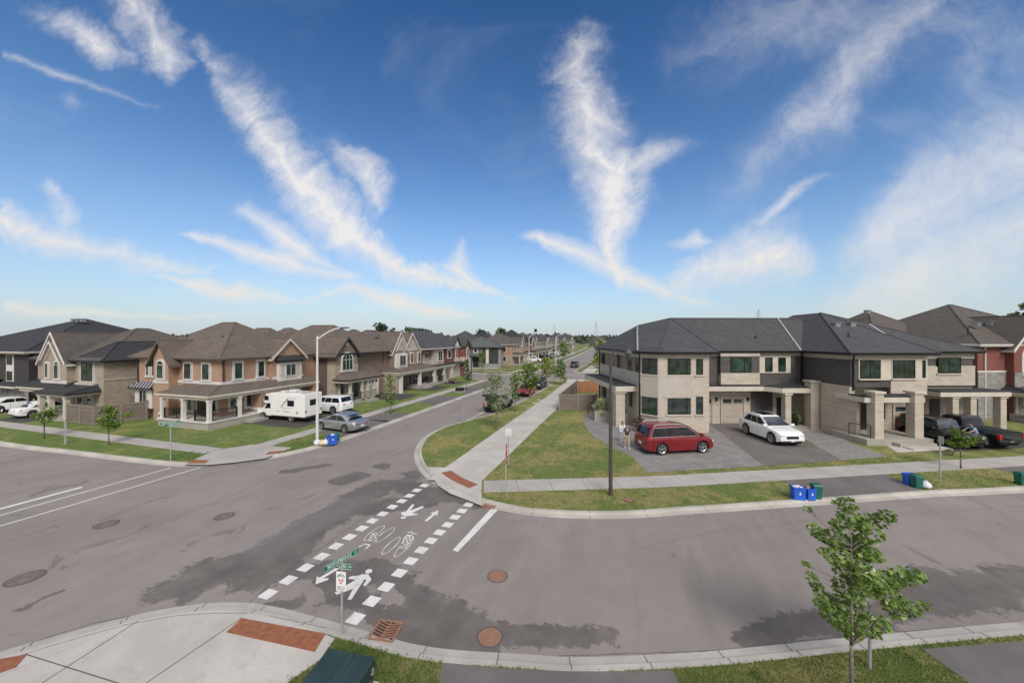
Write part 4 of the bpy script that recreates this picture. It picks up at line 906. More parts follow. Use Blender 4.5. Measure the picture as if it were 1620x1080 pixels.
h.wall('brick_red',-33.1,-32.0,69.6,71.9,0,6.3); h.wf('stone_cream',Face('+x',-32.0),69.5,71.95,0,.05,0,3.9); h.wf('stone_cream',Face('-y',69.6),-33.05,-31.95,0,.05,2.9,3.9)
F=Face('+x',-33.0); h.win(F,64.8,4.0,1.3,1.5,trim='white_trim',bars=0,gl='glass_green'); h.win(F,67.9,3.9,.7,1.7,trim='white_trim',bars=0,arch=.3); h.wf('stucco',F,66.9,69.3,0,.4,3.1,3.7)
Ft=Face('+x',-31.95); h.win(Ft,70.8,4.1,.7,1.6,trim='white_trim',bars=0,arch=.3); h.win(Ft,70.8,1.6,.6,1.6,trim='white_trim',bars=0,arch=.25)
h.gable(F,66.2,69.8,5.9,8.0,4,'white_trim',mat='shingle_grey',fas='dark_trim',vent=False); h.gable(Face('+x',-32.0),69.6,71.9,6.3,7.5,2.5,'brick_red',mat='shingle_grey',fas='dark_trim',oh=.25)
h.shed(F,63.4,69.5,3.2,2.95,1.1,'shingle_black','dark_trim',0,0,beam=.12,bt='cream_trim')
for c_ in (65.2,67.8): h.garage(F,c_,.05,2.0,2.2,'dark_panel',trim='white_trim',cols=3)
h.hip(-40,-33.4,63.6,71.6,5.95,ztop=8.6,oh=.4,mat='shingle_grey',fas='dark_trim'); h.done()
# ---- H5 modern dark stone house across the side street -------------------------------
h=House('modern stone house with dark panels and a low grey green roof across the side street',(-42,87.4),R(17.57))
h.wall('stone_grey',0,10.9,0,12,0,5.35); F=Face('-y',0); FX=Face('+x',10.9)
for s0,s1 in ((1.3,2.7),(6.1,7.0),(7.8,10.2)): h.wf('dark_panel',F,s0,s1,0,.06,1.2,5.3)
for c_,z_ in ((2.0,3.5),(2.0,1.5),(6.55,3.7),(8.5,3.8),(8.5,1.5)): h.win(Face('-y',-.06),c_,z_,.8,1.3,frame='dark_trim',gl='glass_green',bars=0)
h.win(F,4.45,4.0,.8,1.0,trim='white_trim',bars=0); h.band(F,7.05,7.75,1.2,5.3,'cream_trim')
h.wf('stone_dark',F,3.0,6.0,0,.05,3.8,5.2); h.band(F,-.1,11.0,5.15,5.33,'dark_trim',.1); h.win(FX,3,3.6,.9,1.5,frame='dark_trim',trim='white_trim')
h.hip(0,10.9,0,12,5.35,ztop=8.0,oh=.6,mat='shingle_green',fas='dark_trim',sof='dark_trim')
h.shed(F,2.9,6.1,3.8,3.2,1.6,'shingle_green','dark_trim',.6,.6,bt='dark_trim'); h.door(F,4.5,.3,1.2,2.1,'black_metal','dark_trim')
for x_ in (3.2,5.8): h.col(x_,-1.3,.0,2.75,.4,'stone_grey')
h.slab(1,10,-2.6,-.02,0,.22); h.done()
# ---- H6 and its neighbours --------------------------------------------------------------
def row_house(y0,y1,xf,label,brick,shing,trim='cream_trim',fas='cream_trim',zr=9.0,g=1,side='stone_tan',garage='garage_tan',seed=0,rot=0.0):
    r_=random.Random(seed); h=House(label,(xf,(y0+y1)/2)); D=11
    h.wall(brick,xf-D,xf,y0,y1,0,5.8); F=Face('+x',xf); FS=Face('-y',y0); h.wf(side,F,y0,y1+.0,0,.05,0,2.9); h.wf(side,FS,xf-D+.1,xf+.05,0,.05,0,2.9)
    w_=y1-y0; gy0=y0+.3 if g==1 else y1-3.9; h.wall(side if seed%2 else brick,xf-.1,xf+.7,gy0,gy0+3.6,0,5.8); FG=Face('+x',xf+.7)
    h.gable(FG,gy0,gy0+3.6,5.8,7.9,4,side if seed%2 else brick,mat=shing,fas='white_trim',vent=bool(seed%2),inner=not seed%2,front=.35)
    for dz in (3.7,): h.win(FG,gy0+1.8,dz,1.1,1.6,trim=trim,bars=1,arch=.3 if seed%3==0 else 0)
    oy=y1-2.4 if g==1 else y0+2.4
    h.win(F,oy,3.8,1.3,1.5,trim=trim); h.win(F,oy+(-2.2 if g==1 else 2.2),3.8,.7,1.5,trim=trim,bars=0)
    for xx in (xf-2.2,xf-5,xf-8): 
        h.win(FS,xx,3.8,.9,1.4,trim=trim,bars=0); h.win(FS,xx,1.1,.9,1.4,trim=trim,bars=0)
    h.hip(xf-D,xf,y0,y1,5.82,ztop=zr,oh=.45,mat=shing,fas=fas)
    full=seed%3!=1; p0,p1=(y0-.1,y1+.1) if full else ((y0-.1,(y0+y1)/2+.4) if g==1 else ((y0+y1)/2-.4,y1+.1))
    h.shed(F,p0,p1,3.5+.12*(seed%3),2.9,2.4 if full else 1.9,shing,fas,.8,.8,bt=trim)
    for yy in ((y0+.4,(y0+y1)/2,y1-.4) if full else (p0+.5,p1-.5)): h.col(xf+(2.05 if full else 1.55),yy,.3,2.46,.3,trim,side,.8,.45)
    h.slab(xf,xf+2.3,y0+.1,y1-.1,0,.3); gy=y1-2.6 if g==1 else y0+2.6; h.garage(F,gy,.3,3.0,2.1,garage,cols=3); h.door(F,y0+2.0 if g==1 else y1-2.0,.3,1,2.0,'door_brown')
    h.done(); return h
row_house(100.5,110.5,-31.8,'tan brick house with arched window just right of the modern stone house','brick_orange','shingle_taupe',seed=3,g=0)
row_house(112.5,123,-32.0,'red brick house with a tall near black roof behind the tan porch house','brick_red','shingle_black',zr=10.2,seed=4,g=0)
row_house(126,138,-32.6,'beige stone house with twin windowed white gable at the row bend','stone_cream','shingle_taupe',zr=9.4,seed=5,g=1)
row_house(141,152,-33.4,'house with charcoal roof and pale rake trim next beyond the beige stone house','stone_tan','shingle_grey',zr=9.4,seed=6,g=0)
row_house(155,167,-34.4,'cream house with charcoal roof midway along the far row','stone_cream','shingle_grey',zr=9.4,seed=7,g=1)
row_house(170,181,-35.3,'tan house with dark brown gable seventh in the far row','stone_tan','shingle_taupe',seed=8,g=0)
row_house(185,197,-36.2,'grey house with black roof far up the main street','brick_brown','shingle_black',zr=9.6,seed=9,g=1)
row_house(200,212,-37.2,'pale house with white garage far up the main street row','stone_cream','shingle_grey',seed=10,g=0,garage='garage_white')
row_house(216,230,-38.0,'taupe house third from the far end of the row','stone_grey','shingle_grey',zr=9.8,seed=11,g=1)
row_house(234,250,-38.8,'second to last house of the far row with grey roof','stone_tan','shingle_grey',zr=10,seed=12,g=0)
row_house(254,275,-39.5,'last and farthest house at the end of the street row','stone_grey','shingle_grey',zr=10.6,seed=13,g=1)
# ---- H0: stone house with steep front gable at left ------------------------------------
h=House('taupe stone house with steep front gable left of the tan fence',(-55,24))
YF=23.6; XE=-49.9
h.wall('stone_tan',-61.2,XE,YF,36,0,5.6); F=Face('-y',YF); FE=Face('+x',XE)
h.wall('stone_tan',-58.9,-54.6,23.0,YF+.1,2.6,5.6); FB=Face('-y',23.0)
h.gable(FB,-58.9,-54.6,5.6,8.4,7.0,'stone_tan',mat='shingle_taupe',fas='white_trim',vent=False,inner=True)
h.win(FB,-57.9,3.7,.55,1.5,trim='white_trim',bars=0); h.win(FB,-56.2,3.65,.8,1.75,trim='white_trim',bars=0,arch=.35,gl='glass_green'); h.band(FB,-59,-54.5,3.15,3.45)
h.wf('stucco',F,-53.9,-51.2,0,.04,2.9,5.5); h.win(Face('-y',YF-.04),-52.5,3.5,1.7,1.9,frame='dark_trim',bars=1,hb=1); h.band(F,-54,-51,2.75,3.3,'stucco',.3)
h.band(FE,YF,36,3.55,3.7,'stone_cream'); h.spout(FE,27.2,0,5.6); h.spout(FE,30.6,0,5.6)
h.hip(-61.2,XE,YF,36,5.6,ztop=8.9,oh=.5,mat='shingle_taupe',fas='dark_trim')
h.hip(-53.6,XE,YF+.2,31,5.62,ztop=7.4,oh=.55,mat='shingle_black',fas='dark_trim',name='front_roof')
h.shed(F,-61.4,-53.8,3.4,2.75,1.5,'shingle_black','cream_trim',.4,.4,beam=.3,bt='cream_trim'); h.shed(F,-55.5,-50.2,3.15,2.6,2.6,'shingle_black','dark_trim',.6,.6,beam=.2,name='entry_roof',bt='cream_trim')
h.garage(F,-58.6,0,2.2,2.1,'garage_tan',trim='cream_trim'); h.garage(F,-56.0,0,2.2,2.1,'garage_tan',trim='cream_trim')
for x_ in (-54.9,-53.3,-50.8): h.col(x_,21.4,.0,2.24,.36,'cream_trim')
h.slab(-55.2,-50.4,21.1,YF,0,.3); h.win(F,-52,.9,.8,1.4,trim='white_trim',bars=0); h.door(F,-53.6,.3,.9,2.0); h.vent(-51.5,33,6.9); h.done()
# ---- H00: dark house at far left
h=House('dark brown brick house with black roof and white window panels at the far left',(-68,24))
YF=23.4; h.wall('brick_black',-80,-62.4,YF,40,0,6.3); F=Face('-y',YF)
h.band(F,-80,-62.3,6.0,6.3,'stucco',.08)
h.wf('stone_grey',F,-80,-62.35,0,.05,0,2.7)
for c_ in (-66.0,-69.6,-73.5,-77):
    h.band(F,c_-.75,c_+.75,2.95,5.9,'white_trim',.05); h.win(Face('-y',YF-.05),c_,4.85,1.0,1.0,frame='dark_trim',bars=0,hb=1); h.win(Face('-y',YF-.05),c_,3.1,1.0,1.0,frame='dark_trim',bars=0,hb=1)
h.hip(-80,-62.4,YF,40,6.3,ztop=10.3,oh=.6,mat='shingle_black',fas='cream_trim')
for x_ in (-71,-70,-69): h.boxvent(x_,30.6,10.1)
h.shed(F,-80,-67.5,3.2,2.85,1.4,'shingle_black','white_trim',0,0,bt='cream_trim'); h.shed(F,-67.3,-62.6,3.0,2.6,1.0,'shingle_black','white_trim',0,0,beam=.1,bt='cream_trim')
h.garage(F,-65.2,0,2.3,2.1,'dark_trim',trim='stone_grey'); h.col(-67.8,22.2,0,2.5,.6,'stone_grey'); h.rail((-72,22),(-68.3,22),.5); h.done()
# houses behind the left row and on the horizon
def back_house(x0,x1,y0,y1,zr,brick,shing,label,eave=5.8):
    h=House(label,((x0+x1)/2,(y0+y1)/2)); h.wall(brick,x0,x1,y0,y1,0,eave); h.hip(x0,x1,y0,y1,eave,ztop=zr,oh=.45,mat=shing)
    F=Face('-y',y0); FE=Face('+x',x1)
    for i in range(3): h.win(F,x0+(x1-x0)*(i+.5)/3,3.8,1,1.4,trim='cream_trim',bars=0); h.win(FE,y0+(y1-y0)*(i+.5)/3,3.8,1,1.4,trim='cream_trim',bars=0)
    h.vent((x0+x1)/2+2,(y0+y1)/2-2,zr-1.2); h.done()
back_house(-60,-49,44,54,9.4,'brick_brown','shingle_brown','brown roofed house behind the orange brick corner house')
back_house(-56,-47,60,72,9.3,'brick_brown','shingle_taupe','brown roofed house in the second row behind the arched window house')
back_house(-62,-50,92,104,9.5,'brick_red','shingle_taupe','brown hip roofed house partly hidden behind the modern stone house')
back_house(-60,-48,112,124,10.0,'stone_tan','shingle_grey','grey hip roofed house behind the far row on the left')
back_house(-64,-52,136,150,10.0,'stone_tan','shingle_black','black roofed house behind the beige stone house')

# ================================================================ RIGHT BLOCK (local u along street, v back)
RZ=R(19.0); O1=at(1041,533+600*CH/31.15)
h=House('long attached townhouse block in cream stone and dark brick with a grey hip roof',(O1[0],O1[1]),RZ,'townhouse block','townhouse_block')
EV=6.68
# corner unit
poly=[(0,0),(4.25,0),(4.25,6),(4.25,13.2),(-1.4,13.2),(-1.0,1.15)]
h.wprism('stone_cream',poly,0,EV)
FF=Face('-y',0.0); FL=FaceAB((-1.4,13.2),(-1.0,1.15)); FC=FaceAB((-1.0,1.15),(0,0)); LL=math.dist((-1.4,13.2),(-1.0,1.15)); LC=math.dist((-1.0,1.15),(0,0))
h.wf('stucco',FF,-.02,2.75,0,.06,2.9,4.75); h.wf('stucco',FC,0,LC+.02,0,.06,2.9,4.75); h.wf('stucco',FF,-.02,4.27,0,.05,6.15,EV); h.wf('stucco',FC,0,LC,0,.05,6.15,EV)
h.wf('stucco',FL,0,LL,0,.06,3.9,4.85); h.wf('stucco',FL,0,LL,0,.05,6.15,EV); h.wf('brick_brown',FL,0,LL-1.4,0,.03,4.85,6.15); h.wf('stucco',FF,.0,.5,0,.045,1.3,2.9); h.wf('stucco',FF,.0,.5,0,.045,4.75,6.15)
for c_,w_,z_,hh in ((1.75,1.9,4.8,1.35),(1.75,1.9,1.55,1.45)): h.win(FF,c_,z_,w_,hh,frame='black_metal',bars=0,sill='cream_trim'); 
for c_,z_,hh in ((3.45,4.8,1.3),(3.45,1.55,1.45)): h.win(FF,c_,z_,.55,hh,frame='black_metal',bars=0,sill='cream_trim')
h.win(FC,LC*.52,4.8,LC*.85,1.35,frame='black_metal',bars=1,sill='cream_trim'); h.win(FC,LC*.52,1.45,LC*.85,1.5,frame='black_metal',bars=1,gl='glass_green',sill='cream_trim')
mb=MB(); mb.fbox(FF,2.38,2.44,0,.06,4.85,6.1); mb.fbox(FF,2.38,2.44,0,.06,1.6,2.95); h.part('mullion',mb,'black_metal')
for c_,w_ in ((1.5,1.3),(6.6,.9),(9.6,1.0),(11.3,.8)): h.win(FL,c_,4.85,w_,1.3,frame='black_metal',bars=1)
h.win(FL,1.8,1.2,1.3,1.7,frame='black_metal',gl='glass_green'); h.win(FL,9.8,1.6,.6,1.7,frame='black_metal',bars=0)
mb=MB(); mb.fbox(FL,5.3,6.4,0,.05,1.0,3.1); h.part('door',mb,'door_dark'); h.lamp(FL,7.6,2.4)
h.spout(FL,LL-.12,0,EV,'black_metal'); h.spout(FL,.1,0,EV,'black_metal')
# entry portico along the left face
mb=MB(); mb.fbox(FL,.3,11.2,0,1.9,3.15,3.6,0); mb.fbox(FL,.35,11.15,0,1.85,3.6,3.68,1); h.part('portico_roof',mb,['cream_trim','shingle_black'])
mb=MB(); mb.fbox(FL,10.1,11.0,1.0,1.8,0,3.0,0); mb.fbox(FL,10.0,11.1,.9,1.9,2.98,3.15,1); h.part('column',mb,['stone_cream','cream_trim'])
mb=MB(); mb.fbox(FL,3.5,9.6,0,1.8,0,.9,0)
for i in range(4): mb.fbox(FL,6.0,8.2,1.8+i*.3,2.1+i*.3,0,.72-i*.18,0)
mb.fbox(FL,8.2,8.5,1.8,3.0,0,.95,0); h.part('steps',mb,'foundation')
def frail(F,s0,o0,z0,s1,o1,z1,n,hh=.95):
    mb=MB(); 
    for i in range(n+1):
        t=i/n; s_,o_,z_=s0+(s1-s0)*t,o0+(o1-o0)*t,z0+(z1-z0)*t; r_=.03 if i in(0,n) else .012
        mb.cyl(F(s_,o_,z_),F(s_,o_,z_+hh),r_,r_,5)
    mb.tube([F(s0,o0,z0+hh),F(s1,o1,z1+hh)],.03,5); h.part('railing',mb,'black_metal')
frail(FL,8.3,1.8,.9,8.3,3.0,.1,8); frail(FL,6.0,1.8,.9,6.0,3.0,.1,8)
# middle unit
h.wall('stone_cream',4.25,14.2,3.25,13.2,0,EV-.02); h.wall('brick_dark',4.25,14.2,2.6,13.2,3.55,EV)
FM=Face('-y',2.6); FG=Face('-y',3.25)
h.wf('stucco',FM,4.27,14.2,0,.06,6.2,EV); h.wf('stucco',FM,4.3,5.5,0,.05,4.6,6.2); h.win(Face('-y',2.55),4.75,4.75,.42,1.35,frame='black_metal',bars=0)
h.wall('brick_dark',6.5,10.0,2.2,2.7,4.55,6.2); h.wf('stucco',Face('-y',2.2),6.48,10.02,0,.03,6.2,EV); h.wall('stone_cream',6.5,10.0,2.25,2.7,3.7,4.6); h.wf('stone_cream',Face('-y',2.2),6.5,10.0,0,.04,3.7,4.72)
h.win(Face('-y',2.2),8.3,4.8,1.85,1.3,frame='black_metal',bars=0,gl='glass_green'); mb=MB(); mb.fbox(Face('-y',2.2),8.62,8.68,0,.06,4.85,6.05); h.part('mullion',mb,'black_metal')
h.wf('cream_trim',FM,10.2,13.05,0,.08,4.68,6.22); 
for c_ in (11.05,12.25): h.win(Face('-y',2.52),c_,4.82,.66,1.25,frame='black_metal',bars=0,gl='glass_green' if c_>12 else 'glass')
h.spout(FM,14.05,3.8,EV,'black_metal')
mb=MB(); mb.box(4.27,10.2,2.0,3.3,3.15,3.55,0); mb.box(4.29,10.18,2.02,3.2,3.55,3.63,1); mb.hexa([(10.2,2.0,3.15),(11.0,.75,3.15),(11.0,3.2,3.15),(10.2,3.2,3.15),(10.2,2.0,3.55),(11.0,.75,3.55),(11.0,3.2,3.55),(10.2,3.2,3.55)],0); mb.box(11.0,14.0,.75,3.2,3.15,3.55,0); mb.hexa([(10.2,2.05,3.552),(11.0,.78,3.552),(13.98,.78,3.552),(14.0,2.55,3.552),(10.2,2.05,3.62),(11.0,.78,3.62),(13.98,.78,3.62),(14.0,2.55,3.95)],1); h.part('portico_roof',mb,['cream_trim','shingle_black'])
h.garage(FG,5.9,.05,.75,2.3,'garage_tan',cols=1,trim='stone_cream'); h.garage(FG,8.2,.05,2.0,2.3,'garage_tan',cols=2,trim='stone_cream')
h.wf('brick_dark',FG,9.9,11.9,0,.05,1.0,3.1); h.lamp(FG,9.6,2.1); h.lamp(FG,6.7,2.1)
mb=MB(); mb.cyl((8.2,3.2,2.85),(8.2,3.16,2.85),.13,.13,14); h.part('house_number_plate',mb,'cream_trim')
mb=MB(); mb.box(11.35,11.85,.9,1.4,0,2.95,0); mb.box(11.27,11.93,.82,1.48,2.95,3.14,1); h.part('column',mb,['stone_cream','cream_trim'])
mb=MB(); mb.box(13.4,14.12,.7,1.4,0,4.05,0); mb.box(13.3,14.16,.6,1.5,4.05,4.2,1); h.part('pier',mb,['stone_cream','cream_trim'])
mb=MB(); mb.fbox(FG,12.3,13.2,0,.05,.3,2.4); h.part('door',mb,'door_dark'); mb=MB(); mb.fbox(FG,12.6,12.9,.055,.065,1.5,2.0); h.part('door_window',mb,'screen_glass')
h.slab(11.0,14.15,1.0,3.2,0,.25); h.slab(11.6,14.1,.3,1.0,0,.12,name='step')
# right unit: ground floor set back under the upper floor
h.wall('stone_cream',14.22,20.3,-.9,13.2,0,4.0); h.wall('brick_dark',14.3,20.25,-2.02,13.2,4.0,EV); h.wall('stone_cream',14.22,14.5,-2.6,-.9,0,3.0); h.garage(Face('-y',-.9),19.55,.05,1.3,2.3,'garage_tan',cols=1,trim='stone_cream')
h.wall('stone_cream',14.2,14.6,-2.02,-.9,3.0,4.0)
FS_=Face('-x',14.22); h.wf('cream_trim',FS_,-2.1,2.6,0,.07,3.95,4.05); h.wf('stucco',Face('-x',14.3),-2.0,2.6,0,.05,6.15,EV)
FR=Face('-y',-2.02); h.wf('stucco',FR,14.25,20.3,0,.07,6.18,EV); h.spout(FR,14.45,3.6,EV,'black_metal')
h.wf('cream_trim',FR,14.85,17.45,0,.09,4.55,6.22); h.wf('stone_cream',FR,17.4,20.3,0,.10,3.4,4.6); h.wf('cream_trim',FR,17.45,20.3,0,.12,4.55,6.2)
F2=Face('-y',-2.11); h.win(F2,15.75,4.68,1.6,1.45,frame='black_metal',bars=1,sill='cream_trim'); h.win(Face('-y',-2.14),18.4,4.7,1.75,1.42,frame='black_metal',bars=1,sill='cream_trim'); h.win(Face('-y',-2.14),20.0,4.75,.22,1.35,frame='black_metal',bars=0)
mb=MB(); mb.box(14.0,18.6,-3.45,-.9,3.05,3.42,0); mb.box(14.02,18.58,-3.43,-2.1,3.42,3.52,1); h.part('portico_roof',mb,['cream_trim','shingle_black'])
for x_ in (14.5,17.5):
    mb=MB(); mb.box(x_,x_+.66,-3.75,-3.1,0,3.75,0); mb.box(x_-.1,x_+.76,-3.85,-3.0,3.75,3.9,1); h.part('pier',mb,['stone_cream','cream_trim'])
h.slab(13.7,18.7,-3.95,-.92,0,.45,'foundation'); h.slab(15.6,18.3,-4.5,-3.97,0,.28,'foundation','step'); h.slab(15.8,18.6,-5.2,-4.52,0,.12,'concrete','step')
mb=MB(); mb.cyl((13.8,-2.4,.45),(13.8,-2.4,1.35),.03,.03,6); mb.cyl((14.3,-3.6,.45),(14.3,-3.6,1.35),.03,.03,6); mb.tube([(13.8,-2.4,1.35),(14.3,-3.6,1.35)],.03,6); mb.tube([(13.8,-2.4,.6),(14.3,-3.6,.6)],.025,6); h.part('railing',mb,'black_metal')
mb=MB(); mb.fbox(Face('-y',-.9),15.9,16.7,0,.05,.45,2.7); h.part('door',mb,'door_dark'); h.win(Face('-y',-.9),17.7,1.3,.9,1.4,frame='dark_trim',bars=0); h.lamp(Face('-y',-.9),15.0,2.2)
# last unit
h.wall('stone_cream',20.3,27.7,.85,13.2,0,3.6); h.wall('brick_dark',20.3,27.7,.8,13.2,3.6,EV-.1)
FQ=Face('-y',.8); h.wf('stucco',FQ,20.32,27.75,0,.07,6.05,EV-.1); h.wf('stone_cream',FQ,23.3,27.75,0,.12,3.75,5.35); h.wf('cream_trim',FQ,23.3,24.3,0,.14,5.35,5.43); h.wf('cream_trim',FQ,26.5,27.75,0,.14,5.35,5.43); h.wf('stucco',FQ,20.35,23.0,0,.05,3.6,6.05)
h.win(Face('-y',.68),25.45,4.8,2.0,1.35,frame='black_metal',bars=1,sill='cream_trim')
mb=MB(); mb.box(22.4,28.3,-1.25,.75,3.1,3.45,0); mb.box(22.42,28.28,-1.23,.65,3.45,3.55,1); h.part('portico_roof',mb,['cream_trim','shingle_black'])
for x_ in (23.6,25.1,27.6): mb=MB(); mb.box(x_,x_+.5,-1.1,-.6,0,2.95,0); mb.box(x_-.07,x_+.57,-1.17,-.53,2.95,3.1,1); h.part('column',mb,['stone_cream','cream_trim'])
mb=MB(); mb.fbox(Face('-y',.85),23.9,24.8,0,.05,.2,2.6); h.part('door',mb,'door_dark'); h.slab(22.3,28.2,-1.2,.8,0,.2)
h.done()
# roofs
def b3(L,z): return [(x,y,z) for x,y in L]
h2=h
base=b3([(-1.75,13.7),(-1.4,1.0),(-.15,-.5),(4.75,-.5),(4.75,2.1),(14.5,2.1),(17.2,13.7)],EV+.02)
top=[(3.9,6.4,9.75),(17.2,6.4,9.75),(1.2,8.4,9.05)]
# 7:ridge left end 8: ridge right end 9: lower shoulder
h.poly_roof(base,top,[(1,7,9),(1,2,7),(2,3,7),(3,4,7),(4,5,8,7),(5,6,8),(6,0,7,8),(0,9,7),(0,1,9)],'shingle_grey','black_metal',caps=((1,9),(9,7),(2,7),(3,7),(7,8)))
base=b3([(13.7,-2.6),(20.8,-2.6),(20.8,.3),(28.2,.3),(28.2,13.7),(13.7,13.7)],EV+.03)
h.poly_roof(base,[(18.0,5.2,10.25),(18.0,8.6,10.2)],[(0,1,6),(1,2,6),(2,3,6),(3,4,7,6),(4,5,7),(5,0,6,7)],'shingle_grey','black_metal',caps=((0,6),(3,6),(1,6)))
mb=MB()
# pale flashing strips on the party lines
def flash(p,q,w_=.14):
    p=Vector(p); q=Vector(q); s_=Vector((w_,0,0)); up=Vector((0,0,.07)); mb.hexa([p,p+s_,q+s_,q,p+up,p+s_+up,q+s_+up,q+up])
flash((13.6,2.15,EV+.06),(14.6,6.3,9.72)); h.part('flashing',mb,'galv')
mb=MB(); flash((21.6,.35,EV+.08),(20.6,2.9,EV+2.35)); h.part('flashing',mb,'galv')
mb=MB(); flash((-1.35,1.15,EV+.06),(1.2,8.35,9.07)); h.part('flashing',mb,'galv')
for x_ in (17.0,18.4): h.boxvent(x_,2.3,8.95)
h.vent(16.0,.0,7.9); h.vent(10.6,3.6,7.7); h.vent(0.4,9.5,8.1)
# ---- R2 red brick house at right edge
d_=36.0; X_=(1552-810)*d_/600; O2=(X_*ca-d_*sa,X_*sa+d_*ca); RZ2=R(24)
h=House('red brick and grey stone house with white arched window at the right edge',O2,RZ2)
E2=7.2; h.wall('brick_red',-.4,14,0,14,0,E2); F=Face('-y',0)
h.wf('stone_grey',F,-.42,14,0,.07,0,4.55); h.band(F,-.45,14,4.55,4.7,'white_trim',.1)
h.wall('brick_red',2.7,7.7,-.6,.1,0,E2); FG=Face('-y',-.6); h.wf('stone_grey',FG,2.68,7.7,0,.07,0,4.55)
h.gable(FG,2.7,7.7,E2,10.0,6,'brick_red',mat='shingle_taupe',fas='white_trim',oh=.5); h.win(FG,4.5,4.55,1.6,2.2,trim='white_trim',tw=.2,bars=1,arch=.7)
h.hip(-.4,14,0,14,E2,ztop=11.6,oh=.55,mat='shingle_taupe',fas='white_trim')
h.hip(-4.6,6,5.5,16,E2-.1,ztop=11.1,oh=.4,mat='shingle_taupe',fas='white_trim',name='rear_roof'); h.wall('brick_red',-4.4,0,5.6,15,0,E2-.12)
h.spout(F,.35,0,E2,'white_trim'); h.boxvent(2.6,2.0,E2+2.0); h.boxvent(4.6,2.2,E2+2.1); h.vent(.4,1.2,E2+1.2); h.boxvent(-1,9.5,10.9)
h.shed(F,1.8,9,3.35,2.75,2.6,'shingle_black','white_trim',.9,.9,beam=.2,bt='cream_trim'); h.slab(2.0,9,-2.6,-.7,0,.75,'stone_grey'); h.rail((2.7,-2.5),(4.2,-2.5),.8); h.rail((5.4,-2.5),(7,-2.5),.8); h.col(2.3,-2.3,.75,2.4,.3,'cream_trim'); h.col(4.9,-2.3,.75,2.4,.3,'cream_trim')
h.win(FG,4.0,1.6,1.0,1.3,trim='cream_trim'); h.spout(FG,2.85,0,2.75,'white_trim'); h.done()

# ================================================================ FENCES
def fence(pts,zt,label,mat_='fence_tan',rail_='fence_rail',step=2.1,mid=True):
    t=thing('fence',(pts[0][0],pts[0][1],BZ),0,label,'fence'); o=pts[0]
    pan=MB(); rl=MB()
    for a_,b_ in zip(pts,pts[1:]):
        L=math.dist(a_,b_); n=max(1,round(L/step)); dx,dy=(b_[0]-a_[0])/L,(b_[1]-a_[1])/L
        F=lambda s,o_,z:(a_[0]-o[0]+dx*s+dy*o_,a_[1]-o[1]+dy*s-dx*o_,z)
        pan.fbox(F,0,L,-.03,.03,.05,zt-.1)
        rl.fbox(F,0,L,-.05,.05,zt-.14,zt-.04)
        if mid: rl.fbox(F,0,L,-.045,.045,zt*.72,zt*.72+.06); rl.fbox(F,0,L,-.045,.045,.05,.14)
        for i in range(n+1):
            s_=L*i/n; mb=MB(); mb.fbox(F,s_-.065,s_+.065,-.065,.065,0,zt); mb.fbox(F,s_-.085,s_+.085,-.085,.085,zt,zt+.05); mb.build('post',rail_,t)
    pan.build('panel',mat_,t); rl.build('rail',rail_,t)
fence([(-3.6,41.5),(-7.45,40.4),(-7.45,54.2)],1.75,'tan composite yard fence beside the path left of the townhouse block')
fence([(-7.3,54.4),(2.5,57.3)],1.6,'orange brown wooden fence at the back of the side yard','wood_fence','wood_fence',mid=False)
fence([(-49.7,21.0),(-45.8,21.0),(-44.6,24.2)],1.75,'tan composite fence between the stone gable house and the orange brick house')
fence([(-49.7,25.6),(-47.4,25.6)],1.9,'short fence run closing the gap between the two left houses')
#@@PART3
# ================================================================ VEHICLES
def clampf(v,a_,b_): return max(a_,min(b_,v))
def wheel(t,x,y,r,wd,side,rim='rim',spokes=5):
    mb=MB(); n=22; pr=[(r*.70,.5),(r*.93,.5),(r,.36),(r,-.36),(r*.93,-.5),(r*.70,-.5)]
    vs=[];k=len(pr)
    for i in range(n):
        a_=2*math.pi*i/n
        for rr,o_ in pr: vs.append((rr*math.cos(a_),o_*wd,rr*math.sin(a_)))
    fs=[(i*k+j,((i+1)%n)*k+j,((i+1)%n)*k+j+1,i*k+j+1) for i in range(n) for j in range(k-1)]
    mb.add(vs,fs); 
    o=MB.build(mb,'wheel','tire',t,True); o.location=(x,y,r)
    m=MB(); s=side; R0=r*.70
    m.cyl((0,s*wd*.22,0),(0,s*wd*.30,0),R0*.98,R0*.98,n,1); 
    for i in range(n):
        a0,a1=2*math.pi*i/n,2*math.pi*(i+1)/n
        m.add([(R0*math.cos(a0),s*wd*.5,R0*math.sin(a0)),(R0*math.cos(a1),s*wd*.5,R0*math.sin(a1)),(R0*.86*math.cos(a1),s*wd*.40,R0*.86*math.sin(a1)),(R0*.86*math.cos(a0),s*wd*.40,R0*.86*math.sin(a0))],[(0,1,2,3)],0)
    for i in range(spokes):
        a_=2*math.pi*(i+.25)/spokes; w_=.30 if spokes<7 else .17
        pts=[(math.cos(a_-w_*1.3)*R0*.2,math.sin(a_-w_*1.3)*R0*.2),(math.cos(a_+w_*1.3)*R0*.2,math.sin(a_+w_*1.3)*R0*.2),(math.cos(a_+w_*.55)*R0*.9,math.sin(a_+w_*.55)*R0*.9),(math.cos(a_-w_*.55)*R0*.9,math.sin(a_-w_*.55)*R0*.9)]
        m.hexa([(p[0],s*wd*.30,p[1]) for p in pts]+[(p[0],s*wd*.44,p[1]) for p in pts],0)
    m.cyl((0,s*wd*.28,0),(0,s*wd*.47,0),R0*.24,R0*.2,10,0); m.build('rim',[rim,'underbody'],o)
